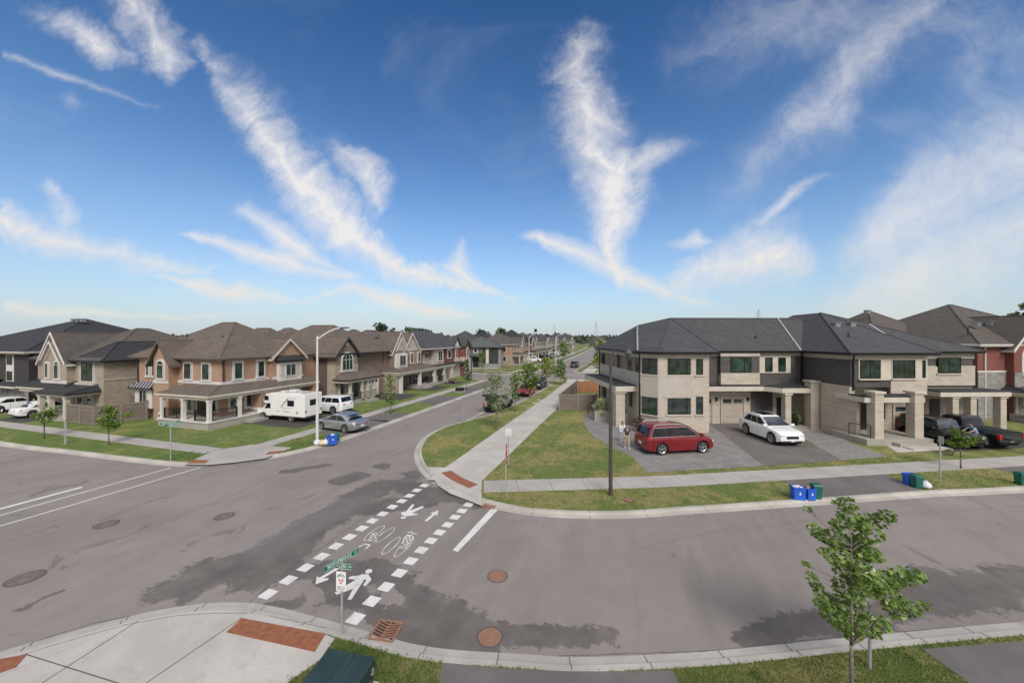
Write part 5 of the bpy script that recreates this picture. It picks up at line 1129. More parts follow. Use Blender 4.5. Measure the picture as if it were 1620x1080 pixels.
SPEC={ # L,W,H,wheelbase,wheel r, belt z, profile [(x/L from rear 0..1, z)], greenhouse (rear base x, rear top x, front top x, front base x) as fractions, top narrowing, sill
 'sedan':(4.65,1.82,1.46,2.72,.33,.93,[(0,.72),(.015,.90),(.05,.99),(.20,1.00),(.30,.97),(.66,.96),(.74,.95),(.90,.86),(.97,.76),(1,.60)],(.13,.29,.56,.745),.74,.24),
 'suv':(4.70,1.90,1.76,2.78,.39,1.15,[(0,.82),(.01,1.08),(.03,1.17),(.2,1.18),(.66,1.16),(.74,1.15),(.90,1.07),(.97,.97),(1,.74)],(.025,.085,.59,.75),.78,.28),
 'coupe_suv':(4.78,1.98,1.80,2.86,.42,1.17,[(0,.84),(.01,1.10),(.04,1.19),(.2,1.21),(.60,1.18),(.70,1.17),(.84,1.13),(.93,1.06),(.98,.96),(1,.78)],(.04,.20,.52,.745),.74,.30),
 'minivan':(4.92,1.99,1.88,2.98,.39,1.17,[(0,.80),(.008,1.10),(.02,1.19),(.2,1.20),(.70,1.17),(.79,1.15),(.90,1.06),(.96,.97),(.99,.86),(1,.70)],(.025,.085,.60,.83),.78,.25),
 'wrangler':(4.4,1.88,1.83,2.95,.42,1.15,[(0,1.05),(.01,1.14),(.2,1.15),(.62,1.14),(.655,1.13),(.92,1.07),(.985,1.03),(1,.80)],(.02,.04,.59,.645),.86,.55),
 'pickup':(5.45,2.0,1.93,3.45,.42,1.22,[(0,.98),(.004,1.2),(.04,1.24),(.36,1.24),(.37,1.2),(.68,1.2),(.75,1.19),(.94,1.08),(.985,1.0),(1,.70)],(.375,.41,.60,.70),.80,.46)}
def interp(L,x):
    for (a_,b_),(c_,d_) in zip(L,L[1:]):
        if x<=c_: return b_+(d_-b_)*(x-a_)/max(1e-6,c_-a_)
    return L[-1][1]
def car(label,cat,pos,head,paint,kind,name='parked_car',rim='rim',group='vehicles parked along the streets and driveways',z=0.0,opts=(),spokes=5,glassm='car_glass'):
    L,W,H,wb,rw,zb,prof,gh,nar,sill=SPEC[kind]; t=thing(name,(pos[0],pos[1],z),head,label,cat,group); hw=W/2
    fx=-L/2+L*( .5)+wb/2+ (0.02*L if kind!='pickup' else .05); rx=fx-wb
    xs=set([-L/2,-L/2+.02,-L/2+.06,-L/2+.14,L/2-.02,L/2-.07,L/2-.16,L/2-.3])
    xs|={-L/2+L*p[0] for p in prof}
    for c_ in (fx,rx):
        for k in (-1.0,-.97,-.85,-.6,-.3,0,.3,.6,.85,.97,1.0): xs.add(c_+k*rw*1.20)
    xs=sorted(x for x in xs if -L/2<=x<=L/2)
    mb=MB(); rings=[]
    for x in xs:
        f=(x+L/2)/L; zt=interp(prof,f)
        e=min(x+L/2,L/2-x); ed=.32 if kind in('wrangler','pickup') else .60
        w_=hw*(1-(0.05 if kind in('wrangler','pickup') else .125)*(1-min(1,e/ed))**2.2)
        zl=sill
        if e<.3: zl=sill+.02+.10*(1-e/.3)
        for c_ in (fx,rx):
            q=rw*1.19
            if abs(x-c_)<=q: zl=max(zl,rw*1.02+math.sqrt(max(0,q*q-(x-c_)**2)))
        zl=min(zl,zt-.12); zm=(zl+zt)/2; cr=.035
        sec=[(0,zt+cr),(w_*.55,zt+cr*.75),(w_*.86,zt),(w_*.965,zt-.055),(w_*1.0,zt-.16 if zt-.16>zl else zt-.08),(w_*1.0,max(zl+.02,zm*.9)),(w_*.985,zl),(w_*.80,zl),(w_*.78,zl+.02),(0,zl+.02)]
        rings.append([(x,y,z_) for y,z_ in sec]+[(x,-y,z_) for y,z_ in reversed(sec[1:-1])])
    n=len(rings[0]); vs=[p for r_ in rings for p in r_]; fs=[]
    for i in range(len(rings)-1):
        for j in range(n): fs.append((i*n+j,(i+1)*n+j,(i+1)*n+(j+1)%n,i*n+(j+1)%n))
    fs+= [tuple(range(n)),tuple(range(len(vs)-1,len(vs)-n-1,-1))]
    mb.add(vs,fs,0)
    # greenhouse shell
    g0,g1,g2,g3=[-L/2+L*q for q in gh]; zr=H; hb=hw*.915; ht=hw*nar; zb_=zb-.05
    if 'nohouse' not in opts:
        st=[(g0,zb_,hb*.96),(g0+(g1-g0)*.5,zb_+(zr-zb_)*.58,hb-(hb-ht)*.55),(g1-(.0),zr-.06,ht*1.0),(g1+.10*(g2-g1),zr-.015,ht),(g1+.5*(g2-g1),zr,ht),(g2-.12*(g2-g1),zr-.02,ht),(g2,zr-.07,ht),(g2+(g3-g2)*.5,zb_+(zr-zb_)*.53,hb-(hb-ht)*.5),(g3,zb_,hb*.96)]
        vs=[];fs=[]
        for x,zz,y in st:
            vs+=[(x,hb if True else y,zb_),(x,y,zz-.0),(x,y*.80,zz+.035),(x,0,zz+.05),(x,-y*.80,zz+.035),(x,-y,zz),(x,-hb,zb_)]
        for i in range(len(st)-1):
            for j in range(6): fs.append((i*7+j,(i+1)*7+j,(i+1)*7+j+1,i*7+j+1))
        mb.add(vs,fs,0)
    bo=MB.build(mb,'body',paint,t,True)
    md=bo.modifiers.new('edge','EDGE_SPLIT'); md.split_angle=R(38)
    # glass
    gl=MB()
    def sy(z_): return hb+(ht-hb)*clampf((z_-zb_)/(zr-zb_),0,1)
    z0,z1=zb+.035,zr-.13
    def xr(z_): return g0+(g1-g0)*(z_-zb_)/(zr-.05-zb_)
    def xf(z_): return g3+(g2-g3)*(z_-zb_)/(zr-.05-zb_)
    pil=.07; a0,a1=xr(z0)+(.30 if kind in('sedan',) else .14),xr(z1)+(.22 if kind=='sedan' else .16); b0,b1=xf(z0)-.16,xf(z1)-.12
    cuts=[0,1/3,.66,1] if kind in('minivan','suv','coupe_suv','wrangler') else [0,.5,1]
    if kind=='coupe_suv': a0+=.25
    if kind=='coupe_suv' or kind=='sedan': a1+=.12
    for s in (1,-1):
        for c0,c1 in zip(cuts,cuts[1:]):
            gl=MB(); P_=[(a0+(b0-a0)*c0+(pil/2 if c0 else 0),z0),(a0+(b0-a0)*c1-(pil/2 if c1<1 else 0),z0),(a1+(b1-a1)*c1-(pil/2 if c1<1 else 0),z1),(a1+(b1-a1)*c0+(pil/2 if c0 else 0),z1)]
            gl.add([(x,s*(sy(z_)+.022),z_) for x,z_ in P_]+[(x,s*(sy(z_)-.03),z_) for x,z_ in P_],[(0,1,2,3),(7,6,5,4),(0,4,5,1),(2,6,7,3),(1,5,6,2),(0,3,7,4)]); gl.build('side_window',glassm,t)
    def endglass(nm,X,z0,z1,sg,k0=.86,k1=.84):
        g=MB(); P_=[]
        for z_,kk in ((z0,k0),((z0+z1)/2,(k0+k1)/2),(z1,k1)):
            for yy in (-1,-.5,0,.5,1): P_.append((X(z_)+sg*(.045+.03*(1-yy*yy)),yy*sy(z_)*kk,z_+.045+.02*(1-yy*yy)))
        g.add(P_,[(i*5+j,i*5+j+1,(i+1)*5+j+1,(i+1)*5+j) for i in range(2) for j in range(4)]); g.build(nm,'screen_glass' if nm=='windscreen' else glassm,t,True)
    endglass('windscreen',xf,zb+.03,zr-.12,1,.93,.92)
    if kind!='pickup' or True: endglass('rear_window',xr,zb+.06,zr-.16,-1)
    for s in (1,-1):
        for c_ in (fx,rx): wheel(t,c_,s*(hw-.13),rw,.23 if kind!='wrangler' else .28,s,rim,spokes)
    ub=MB(); ub.box(-L/2+.15,L/2-.15,-hw*.74,hw*.74,.20 if kind not in('wrangler','pickup') else .32,zb-.35); ub.build('underbody','underbody',t)
    # lamps
    zf=interp(prof,.965); 
    for s in (1,-1):
        m=MB()
        if kind=='wrangler': m.cyl((L/2-.04,s*.52,.88),(L/2+.03,s*.52,.88),.10,.10,14)
        else: m.hexa([(L/2-.42,s*hw*.99,zf-.16),(L/2+.014,s*hw*.87,zf-.26),(L/2+.014,s*hw*.52,zf-.24),(L/2-.3,s*hw*.5,zf-.16),(L/2-.46,s*hw*.985,zf-.05),(L/2+.008,s*hw*.86,zf-.12),(L/2+.008,s*hw*.56,zf-.13),(L/2-.3,s*hw*.5,zf-.06)])
        m.build('headlight','headlamp',t)
        m=MB(); zt_=interp(prof,.02)
        if kind in('wrangler','pickup'): m.box(-L/2-.02,-L/2+.12,min(s*hw*.80,s*hw*1.0),max(s*hw*.80,s*hw*1.0),zb-.42,zb-.10)
        else: m.hexa([(-L/2-.015,s*hw*.45,zt_-.20),(-L/2+.05,s*hw*.86,zt_-.20),(-L/2+.32,s*hw*1.005,zt_-.16),(-L/2+.1,s*hw*.45,zt_-.16),(-L/2+.0,s*hw*.45,zt_-.09),(-L/2+.06,s*hw*.88,zt_-.06),(-L/2+.35,s*hw*1.0,zt_-.07),(-L/2+.1,s*hw*.45,zt_-.06)])
        m.build('taillight','taillamp',t)
        m=MB(); xm=g3-.18; m.box(xm-.06,xm+.08,min(s*(hw*.93),s*(hw+.20)),max(s*(hw*.93),s*(hw+.20)),zb+.03,zb+.19); m.build('mirror',paint,t)
        m=MB()
        for q in (.40,.60): xx=g0+(g3-g0)*q; m.box(xx-.09,xx+.09,min(s*hw*.99,s*(hw+.025)),max(s*hw*.99,s*(hw+.025)),zb-.14,zb-.11)
        m.build('door_handles',paint,t)
        # door seams
        m=MB()
        for q in (.05,.36,.66): xx=g0+(g3-g0)*q+.12; m.box(xx-.007,xx+.007,min(s*hw*.97,s*(hw+.003)),max(s*hw*.97,s*(hw+.003)),sill+.12,zb-.08)
        m.build('door_seams','underbody',t)
    m=MB(); m.box(L/2-.06,L/2+.012,-hw*.45,hw*.45,zf-.42,zf-.22) if kind!='wrangler' else m.box(L/2-.03,L/2+.015,-.36,.36,.72,1.0); m.build('grille','underbody',t)
    m=MB(); m.box(L/2-.10,L/2+.02,-hw*.72,hw*.72,sill+.03,sill+.14); m.box(-L/2-.012,-L/2+.1,-hw*.7,hw*.7,sill+.02,sill+.16); m.build('bumper_insert','dark_trim',t)
    m=MB(); m.box(-L/2-.03,-L/2+.03,-.16,.16,.60 if kind!='sedan' else .52,.76 if kind!='sedan' else .66); m.build('licence_plate','plate',t)
    if 'front_plate' in opts: m=MB(); m.box(L/2,L/2+.03,-.16,.16,.38,.52); m.build('licence_plate','plate',t)
    if 'rails' in opts:
        for s in (1,-1): m=MB(); m.tube([(g1+.15,s*ht*.93,zr-.02),(g1+.35,s*ht*.93,zr+.075),(g2-.4,s*ht*.93,zr+.075),(g2-.15,s*ht*.93,zr-.03)],.028,6); m.build('roof_rail','galv' if 'dark_rails' not in opts else 'dark_trim',t)
    if 'sunroof' in opts:
        m=MB(); m.box(g1+(g2-g1)*.18,g2-(g2-g1)*.10,-ht*.62,ht*.62,zr+.035,zr+.062); m.build('sunroof','car_glass',t)
    if 'spoiler' in opts: m=MB(); m.hexa([(g1-.18,-ht*.95,zr-.09),(g1+.10,-ht*.95,zr-.03),(g1+.10,ht*.95,zr-.03),(g1-.18,ht*.95,zr-.09),(g1-.2,-ht*.95,zr-.04),(g1+.10,-ht*.95,zr+.03),(g1+.10,ht*.95,zr+.03),(g1-.2,ht*.95,zr-.04)]); m.build('spoiler',paint,t)
    if 'trim' in opts:
        for s in (1,-1): m=MB(); m.tube([(a0-.02,s*(sy(z0)+.02),z0-.03),((a0+b0)/2,s*(sy(z0)+.02),z0-.035),(b0+.05,s*(sy(z0)+.02),z0-.03)],.014,5); m.tube([(a0,s*(sy(z0)+.02),z0-.02),(a1,s*(sy(z1)+.015),z1+.03),((a1+b1)/2,s*(sy(z1)+.015),z1+.045),(b1,s*(sy(z1)+.015),z1+.03),(b0+.03,s*(sy(z0)+.02),z0-.02)],.013,5); m.build('window_trim','galv',t)
    if 'fenders' in opts:
        for s in (1,-1):
            for c_ in (fx,rx):
                m=MB(); pts=[(c_+rw*1.25*math.cos(a_),s*(hw+.03),rw*1.0+rw*1.22*math.sin(a_)) for a_ in [math.pi*i/8 for i in range(9)]]
                for p,q in zip(pts,pts[1:]): m.hexa([(p[0],p[1]-s*.14,p[2]),(q[0],q[1]-s*.14,q[2]),(q[0],q[1]+s*.08,q[2]),(p[0],p[1]+s*.08,p[2]),(p[0],p[1]-s*.14,p[2]+.06),(q[0],q[1]-s*.14,q[2]+.06),(q[0],q[1]+s*.08,q[2]+.06),(p[0],p[1]+s*.08,p[2]+.06)])
                m.build('fender','dark_trim',t)
    if 'spare' in opts: m=MB(); m.cyl((-L/2-.24,0,1.02),(-L/2,0,1.02),.40,.40,20); m.build('spare_wheel','tire',t)
    if 'liftgate' in opts: m=MB(); m.hexa([(-L/2-.75,-.72,H+.02),(-L/2+.25,-.74,H-.02),(-L/2+.25,.74,H-.02),(-L/2-.75,.72,H+.02),(-L/2-.78,-.72,H+.30),(-L/2+.25,-.74,H+.05),(-L/2+.25,.74,H+.05),(-L/2-.78,.72,H+.30)]); m.build('raised_rear_hatch','dark_trim',t)
    if kind=='pickup':
        m=MB(); m.box(-L/2+.05,g0-.12,-hw*.80,hw*.80,zb-.02,zb+.062); m.build('bed_opening','underbody',t)
        m=MB()
        if 'tailgate' in opts: m.box(-L/2-.62,-L/2+.02,-hw*.78,hw*.78,.86,.93)
        m.build('tailgate',paint,t) if m.v else None
    return t
def loc2w(u,v): c_,s_=math.cos(RZ),math.sin(RZ); return (O1[0]+u*c_-v*s_,O1[1]+u*s_+v*c_)
def heading(p,q): return math.atan2(q[1]-p[1],q[0]-p[0])
def near_side(rw_px,fw_px,side,kind,z=BZ):
    """centre and heading from the two wheels seen on one side; side=+1 if that is the car's left"""
    a_,b_=at(*rw_px,z),at(*fw_px,z); hd=heading(a_,b_); mx,my=(a_[0]+b_[0])/2,(a_[1]+b_[1])/2; W=SPEC[kind][1]/2-.05
    nx,ny=-math.sin(hd),math.cos(hd); return (mx-side*nx*W-.02*SPEC[kind][0]*math.cos(hd),my-side*ny*W-.02*SPEC[kind][0]*math.sin(hd)),hd
p,hd=near_side((1047,720),(1112,716.5),-1,'minivan'); 
car('dark red minivan parked on the grey paver driveway in front of the bay windows','minivan',p,hd,'car_red','minivan',z=BZ+.015,opts=('rails','trim'),spokes=5)
p,hd=near_side((1177.5,685.5),(1223.5,703.5),-1,'coupe_suv')
car('white sport utility car with dark panoramic roof on the asphalt driveway','suv',p,hd,'car_white','coupe_suv',z=BZ+.012,opts=('sunroof','rails','front_plate','spoiler'),spokes=10)
p,hd=near_side((544,685),(509.7,680),1,'sedan')
car('silver grey sedan parked across the boulevard driveway behind the white lamp pole','car',p,hd,'car_silver','sedan',z=BZ+.01,spokes=10)
car('white hatchback style SUV seen from behind next to the motorhome','suv',(-30.4,32.3),R(180),'car_white','suv',z=BZ+.01,opts=('spoiler',))
car('grey off road wagon with its black rear hatch raised beside the curb','suv',(-14.05,39.4),R(90),'car_grey','wrangler',z=.0,rim='dark_rim',opts=('fenders','liftgate','spare'))
car('bright red car parked in the bay below the bushy green tree','car',(-14.1,51.2),R(-90),'car_scarlet','sedan',z=0)
car('black SUV parked behind the bright red car','suv',(-14.1,58.0),R(-90),'car_black','suv',z=0,rim='dark_rim')
car('black car driving away alone on the far main street','car',(-14.4,100.5),R(91),'car_black','suv',z=0,name='car')
car('white sedan in the stone gable house driveway seen from behind','car',(-56.8,22.6),R(86),'car_white','sedan',z=BZ+.01)
car('white car parked at the left photo edge before the dark house','car',(-63.6,22.9),R(84),'car_white','sedan',z=BZ+.01)
# far driveway cars
car('white pickup in the driveway of the tan arched window house','pickup truck',(-29.6,117.0),R(0),'car_white','suv',z=BZ)
car('black car in a driveway behind the small round far tree','car',(-29.4,127.5),R(0),'car_black','suv',z=BZ)
car('dark car parked facing the road beyond the yellow green tree','car',(-30,137.0),R(0),'car_black','sedan',z=BZ)
car('dark grey car parked near the street bend in the far row','car',(-30,150.0),R(0),'car_grey','sedan',z=BZ)
car('tiny white car in a driveway far up the row','car',(-31,168.5),R(0),'car_white','suv',z=BZ)
car('tiny dark car at the far end driveways','car',(-31.5,184.5),R(0),'car_black','suv',z=BZ)
# right edge: black off-roader facing the street and black pickup
pj=at(1467,708,BZ); pf=(pj[0]+.1,pj[1]+.2)
car('black boxy off road vehicle parked nose out beside the stone pier','suv',loc2w(19.85,-3.3),R(-71),'car_black','wrangler',z=BZ+.01,rim='dark_rim',opts=('fenders',),glassm='screen_glass')
car('black pickup truck with red tail lamp and lowered tailgate at the right edge','pickup truck',loc2w(22.35,-2.75),R(112),'car_black','pickup',z=BZ+.01,rim='dark_rim',opts=('fenders','tailgate'))
# ---- motorhome
t=thing('motorhome',(-31.5,28.35,BZ+.01),R(180),'white motorhome with roof air conditioner parked nose in at the brick corner house','motorhome')
m=MB(); L2=2.95; w_=1.05
m.box(-L2,1.15,-w_,w_,.48,2.62); bo=m.build('body','rv_white',t); bv=bo.modifiers.new('b','BEVEL'); bv.width=.07; bv.segments=3
m=MB(); m.hexa([(1.12,-w_*.98,1.62),(1.9,-w_*.98,1.62),(1.9,w_*.98,1.62),(1.12,w_*.98,1.62),(1.12,-w_*.98,2.55),(1.75,-w_*.92,2.5),(1.75,w_*.92,2.5),(1.12,w_*.98,2.55)]); m.hexa([(1.9,-w_*.98,1.62),(2.2,-w_*.85,1.78),(2.2,w_*.85,1.78),(1.9,w_*.98,1.62),(1.75,-w_*.92,2.5),(2.1,-w_*.8,2.2),(2.1,w_*.8,2.2),(1.75,w_*.92,2.5)]); bo=m.build('overcab','rv_white',t)
m=MB(); m.hexa([(1.1,-.92,.42),(3.0,-.88,.42),(3.0,.88,.42),(1.1,.92,.42),(1.1,-.92,1.1),(2.98,-.84,.98),(2.98,.84,.98),(1.1,.92,1.1)]); m.hexa([(1.1,-.92,1.1),(2.3,-.9,1.08),(2.3,.9,1.08),(1.1,.92,1.1),(1.1,-.86,1.64),(1.75,-.82,1.64),(1.75,.82,1.64),(1.1,.86,1.64)]); bo=m.build('cab','rv_white',t)
for s in (1,-1):
    g=MB(); g.add([(1.28,s*.93,1.12),(2.02,s*.925,1.12),(1.7,s*.865,1.56),(1.28,s*.88,1.56)],[(0,1,2,3)]); g.build('side_window','car_glass',t)
    for x0,x1,z0,z1 in ((-1.75,-.95,1.45,2.0),(1.35,1.85,1.9,2.3)): g=MB(); g.box(x0,x1,min(s*w_,s*(w_+.015)),max(s*w_,s*(w_+.015)),z0,z1); g.build('side_window','car_glass',t)
    g=MB(); yy=(s*(w_+.004),s*(w_+.012)); y0,y1=min(yy),max(yy)
    F=lambda a_,b_,c_,d_,q=g:q.hexa([(a_[0],y0,a_[1]),(b_[0],y0,b_[1]),(b_[0],y1,b_[1]),(a_[0],y1,a_[1]),(d_[0],y0,d_[1]),(c_[0],y0,c_[1]),(c_[0],y1,c_[1]),(d_[0],y1,d_[1])])
    F((-.35,1.4),(-.15,1.4),(-.95,2.2),(-1.15,2.2)); F((-1.15,2.18),(-1.15,2.22),(-2.0,2.22),(-2.0,2.18)); F((.3,.92),(.3,1.0),(.0,1.0),(.0,.92)); F((-.45,.92),(-.45,1.0),(-1.25,.96),(-1.25,.9)); F((0,1.28),(0,1.32),(-1.6,1.27),(-1.6,1.24)); g.build('graphic_stripes','galv',t)
    for c_ in (2.15,-1.35): wheel(t,c_,s*.88,.36,.24,s,'rim',8)
    g=MB(); g.box(-2.2,-2.05,min(s*w_,s*(w_+.012)),max(s*w_,s*(w_+.012)),.8,.98); g.build('vent_cover','dark_trim',t)
    g=MB(); g.hexa([(2.9,s*.8,.72),(3.0,s*.55,.72),(3.0,s*.5,.72),(2.85,s*.8,.72),(2.9,s*.82,.9),(2.99,s*.55,.9),(2.95,s*.5,.9),(2.85,s*.8,.9)]); g.build('headlight','headlamp',t)
g=MB(); g.box(-L2-.015,-L2,-.62,.42,1.5,2.05); g.build('rear_window','car_glass',t)
g=MB(); g.add([(2.33,-.84,1.12),(2.33,.84,1.12),(1.8,.78,1.6),(1.8,-.78,1.6)],[(0,1,2,3)]); g.build('windscreen','car_glass',t)
g=MB(); g.box(-L2-.16,-L2,-1.0,1.0,.42,.56); g.build('bumper','dark_trim',t)
g=MB(); g.box(-1.1,-.3,-.33,.33,2.62,2.86); bo=g.build('air_conditioner','white_trim',t); bv=bo.modifiers.new('b','BEVEL'); bv.width=.08; bv.segments=2
g=MB(); g.box(.4,.8,-.2,.2,2.62,2.70); g.build('roof_hatch','white_trim',t)
for s in (1,-1): g=MB(); g.box(-L2-.02,-L2,min(s*.82,s*.95),max(s*.82,s*.95),.9,1.15); g.build('taillight','taillamp',t)
g=MB(); g.box(-L2+.1,2.8,-.8,.8,.25,.5); g.build('underbody','underbody',t)

# ================================================================ TREES
def leafcloud(mb,clumps,n,size,star=False,flat=.5,r_=None):
    r_=r_ or rnd; tot=sum(c[3]**2 for c in clumps)
    for cx,cy,cz,cr in clumps:
        k=max(3,int(n*cr*cr/tot))
        for _ in range(k):
            while True:
                x,y,z=(r_.uniform(-1,1) for _ in range(3)); q=x*x+y*y+z*z
                if q<1 and r_.random()<.35+.65*q: break
            p=Vector((cx+x*cr,cy+y*cr,cz+z*cr*.72)); s=size*r_.uniform(.6,1.3)
            nv=Vector((r_.gauss(0,.6),r_.gauss(0,.6),flat+r_.random()*.8)).normalized(); u=nv.orthogonal().normalized(); a_=r_.uniform(0,6.28); v=nv.cross(u); u,v=u*math.cos(a_)+v*math.sin(a_),v*math.cos(a_)-u*math.sin(a_)
            if star:
                P_=[(0,-1,0),(.35,-.55,.04),(.95,-.35,-.10),(.55,.05,.05),(.85,.65,-.12),(.28,.45,.04),(0,1.05,-.08),(-.28,.45,.04),(-.85,.65,-.12),(-.55,.05,.05),(-.95,-.35,-.10),(-.35,-.55,.04)]
                mb.add([p+u*(a*s)+v*(b*s)+nv*(c*s) for a,b,c in P_],[tuple(range(12))])
            else: mb.add([p-u*s*.5,p+v*s*.8,p+u*s*.5,p-v*s*.8+nv*s*.2],[(0,1,2,3)])
def tree(label,pos,h,zb,w_,shape='oval',mat_='leaf_green',n=700,leaf=.10,tr=.045,group='young street trees',name='street_tree',clumps=None,star=False,seed=1,z=BZ,bark='grey_bark',cat='tree',nc=16,lean=(0,0),trunk_top=.85):
    r_=random.Random(seed); t=thing(name,(pos[0],pos[1],z),0,label,cat,group)
    if clumps is None:
        clumps=[]
        for i in range(nc):
            f=(i+.5)/nc; zz=zb+(h-zb)*f
            if shape=='oval': rad=w_/2*math.sin(math.pi*(.12+.80*f))**.8
            elif shape=='narrow': rad=w_/2*(1-.75*f)*(.6+.8*min(1,f*4)) if True else 0
            elif shape=='umbrella': rad=w_/2*(.9 if f<.7 else .6); zz=zb+(h-zb)*(.1+.8*r_.random())
            elif shape=='bush': rad=w_/2*math.sqrt(max(.05,1-(2*f-1)**2))
            a_=i*2.4+r_.random(); q=rad*math.sqrt(r_.random())*.85
            clumps.append((q*math.cos(a_)+lean[0]*f,q*math.sin(a_)+lean[1]*f,zz,max(.12,min(w_*.24,(h-zb)*.2))*r_.uniform(.7,1.25)))
    tb=MB(); pts=[(0,0,-.05),(lean[0]*.1,0,h*.3),(lean[0]*.4+.02*h*r_.uniform(-1,1),.02*h*r_.uniform(-1,1),h*.6),(lean[0]*.7,lean[1]*.7,h*trunk_top)]
    tb.tube(pts,[tr,tr*.8,tr*.5,tr*.2],8)
    for cx,cy,cz,cr in clumps:
        k=clampf((cz-cr*.6-.38*math.hypot(cx,cy))/h,.30 if star else .14,trunk_top-.05)
        # point on trunk
        f=k*h; i=0
        while i<2 and pts[i+1][2]<f: i+=1
        a_=Vector(pts[i]); b_=Vector(pts[i+1]); q=a_.lerp(b_,clampf((f-a_.z)/max(.01,b_.z-a_.z),0,1)); e=Vector((cx,cy,cz)); mid=q.lerp(e,.5)+Vector((0,0,-.04*h*.3))
        tb.tube([q,mid,e],[tr*.28,tr*.17,tr*.06],5)
        for _ in range(3 if star else 0):
            e2=e+Vector((r_.uniform(-1,1),r_.uniform(-1,1),r_.uniform(-.3,1)))*cr; tb.tube([mid.lerp(e,.6),e2],[tr*.10,tr*.05],4)
    tb.build('trunk',bark,t,True)
    cb=MB(); cb.keep=True; leafcloud(cb,clumps,n,leaf,star,r_=r_); cb.build('crown',mat_,t)
    return t
# the near tree: clumps placed where its boughs are
bx,by=at(1347,1104,BZ)
def cl(px_,py_,dd,r):
    """bough end seen at a pixel, dd metres nearer/farther than the trunk"""
    d0=8*FPX/(1100-HY)+dd; X=(px_-810)*d0/FPX; z=CH-(py_-HY)*d0/FPX
    return (X*ca-d0*sa-bx,X*sa+d0*ca-by,z-BZ,r*(1.15 if abs(px_-1352)<36 else 1.3))
NC=[cl(1336,797,0,.20),(cl(1345,822,.1,.24)),cl(1385,822,.2,.20),cl(1372,845,-.1,.24),cl(1402,815,.1,.14),cl(1325,830,-.1,.14),cl(1315,850,.1,.20),cl(1335,860,.2,.26),cl(1360,868,0,.26),cl(1378,878,.2,.2),cl(1325,880,-.2,.22),cl(1340,900,.3,.26),cl(1362,905,-.3,.26),cl(1345,930,0,.30),cl(1378,925,.3,.26),cl(1402,918,.5,.22),cl(1425,910,.6,.20),cl(1447,908,.7,.15),cl(1460,915,.7,.08),cl(1403,940,.3,.22),cl(1340,960,.2,.30),cl(1312,950,.3,.16),cl(1300,945,.2,.10),
    cl(1278,805,-.3,.07),cl(1285,832,-.3,.09),cl(1290,845,-.2,.07),cl(1303,872,-.2,.08),cl(1274,893,-.4,.07),cl(1283,912,-.4,.09),cl(1292,928,-.3,.10),cl(1305,958,-.2,.15),cl(1320,978,-.1,.22),cl(1345,985,0,.26),cl(1368,985,.2,.24),cl(1395,985,.3,.16),cl(1415,965,.6,.16),cl(1440,962,.8,.18),cl(1462,957,.9,.10),cl(1380,1000,.3,.14),cl(1350,1005,0,.14),cl(1418,915,.5,.16)]
tree('nearest young maple with bright green leaves on the lawn at bottom right',(bx,by),3.9,1.0,2.4,mat_='leaf_green',clumps=NC,n=3700,leaf=.054,star=True,tr=.045,seed=5,trunk_top=.9)
tree('small flat topped tree on the boulevard in front of the black vehicles',at(1520,741,BZ),2.35,1.35,2.1,'umbrella','leaf_bright',900,.10,.045,seed=8,nc=16)
tree('young tree with layered crown in front of the white sedan at far left',at(70,693,BZ),2.7,1.3,2.2,'umbrella','leaf_green',500,.13,.05,seed=9,bark='brown_bark',nc=14)
tree('bright young tree in front of the left tan fence',at(172,703,BZ),2.75,1.15,2.3,'oval','leaf_bright',650,.13,.05,seed=10)
tree('slender young tree in mulch ring beside the silver sedan driveway',at(618,655,BZ),4.0,1.1,1.5,'oval','leaf_green',650,.13,.06,seed=11)
tree('young tree in front of the grey vehicle with raised hatch',at(785,678,BZ),4.6,1.5,2.1,'oval','leaf_pale',700,.15,.05,seed=12)
tree('narrow young tree left of the bright red car',at(815,652,BZ),4.1,1.35,1.35,'oval','leaf_green',600,.15,.05,seed=13)
tree('bushy dark green tree standing over the bright red car',at(837.5,629,BZ),4.2,1.3,3.3,'bush','leaf_green',1300,.20,.07,seed=14,nc=26)
tree('yellow green young tree at the bay end with spreading top',at(865,612.5,BZ),4.5,1.9,2.9,'oval','leaf_yellow',700,.2,.05,seed=15)
tree('dark conical young tree on the lawn right of the yellow green one',at(887,609,BZ),4.0,1.3,2.1,'narrow','leaf_green',700,.2,.05,seed=16)
tree('dark slim young tree beside the black patio set',at(738.5,618,BZ),4.6,1.6,1.2,'oval','leaf_dark',450,.18,.05,seed=17)
tree('small light green tree in front of the modern stone house',at(762,589,BZ),4.4,1.2,1.7,'oval','leaf_bright',400,.2,.05,seed=18)
tree('round dark tree beside the far driveways up the street',(-22.2,127),6.2,1.6,3.6,'bush','leaf_green',700,.32,.08,seed=19,nc=20)
tree('leafy tree at the far right roadside near the street end',(-8.6,108),7.0,1.2,4.0,'bush','leaf_green',900,.32,.09,seed=20,nc=22)
tree('second leafy tree close behind the far right roadside tree',(-6.9,117),6.0,1.0,4.2,'bush','leaf_pale',700,.34,.09,seed=21,nc=20)
tree('pale shrub tree beside the far right path',(-8.3,97),2.8,.2,2.6,'bush','leaf_yellow',400,.25,.05,seed=22)
tree('orange tinged small tree at the cross street corner',at(877,606,BZ),3.2,1.4,1.5,'oval','leaf_pale',220,.16,.04,seed=23)
tree('small yellow shrub on the lawn near the cross street',at(894,606,BZ),1.0,.2,1.0,'bush','leaf_yellow',150,.14,.03,seed=24,nc=6,name='shrub',cat='shrub',group='shrubs')
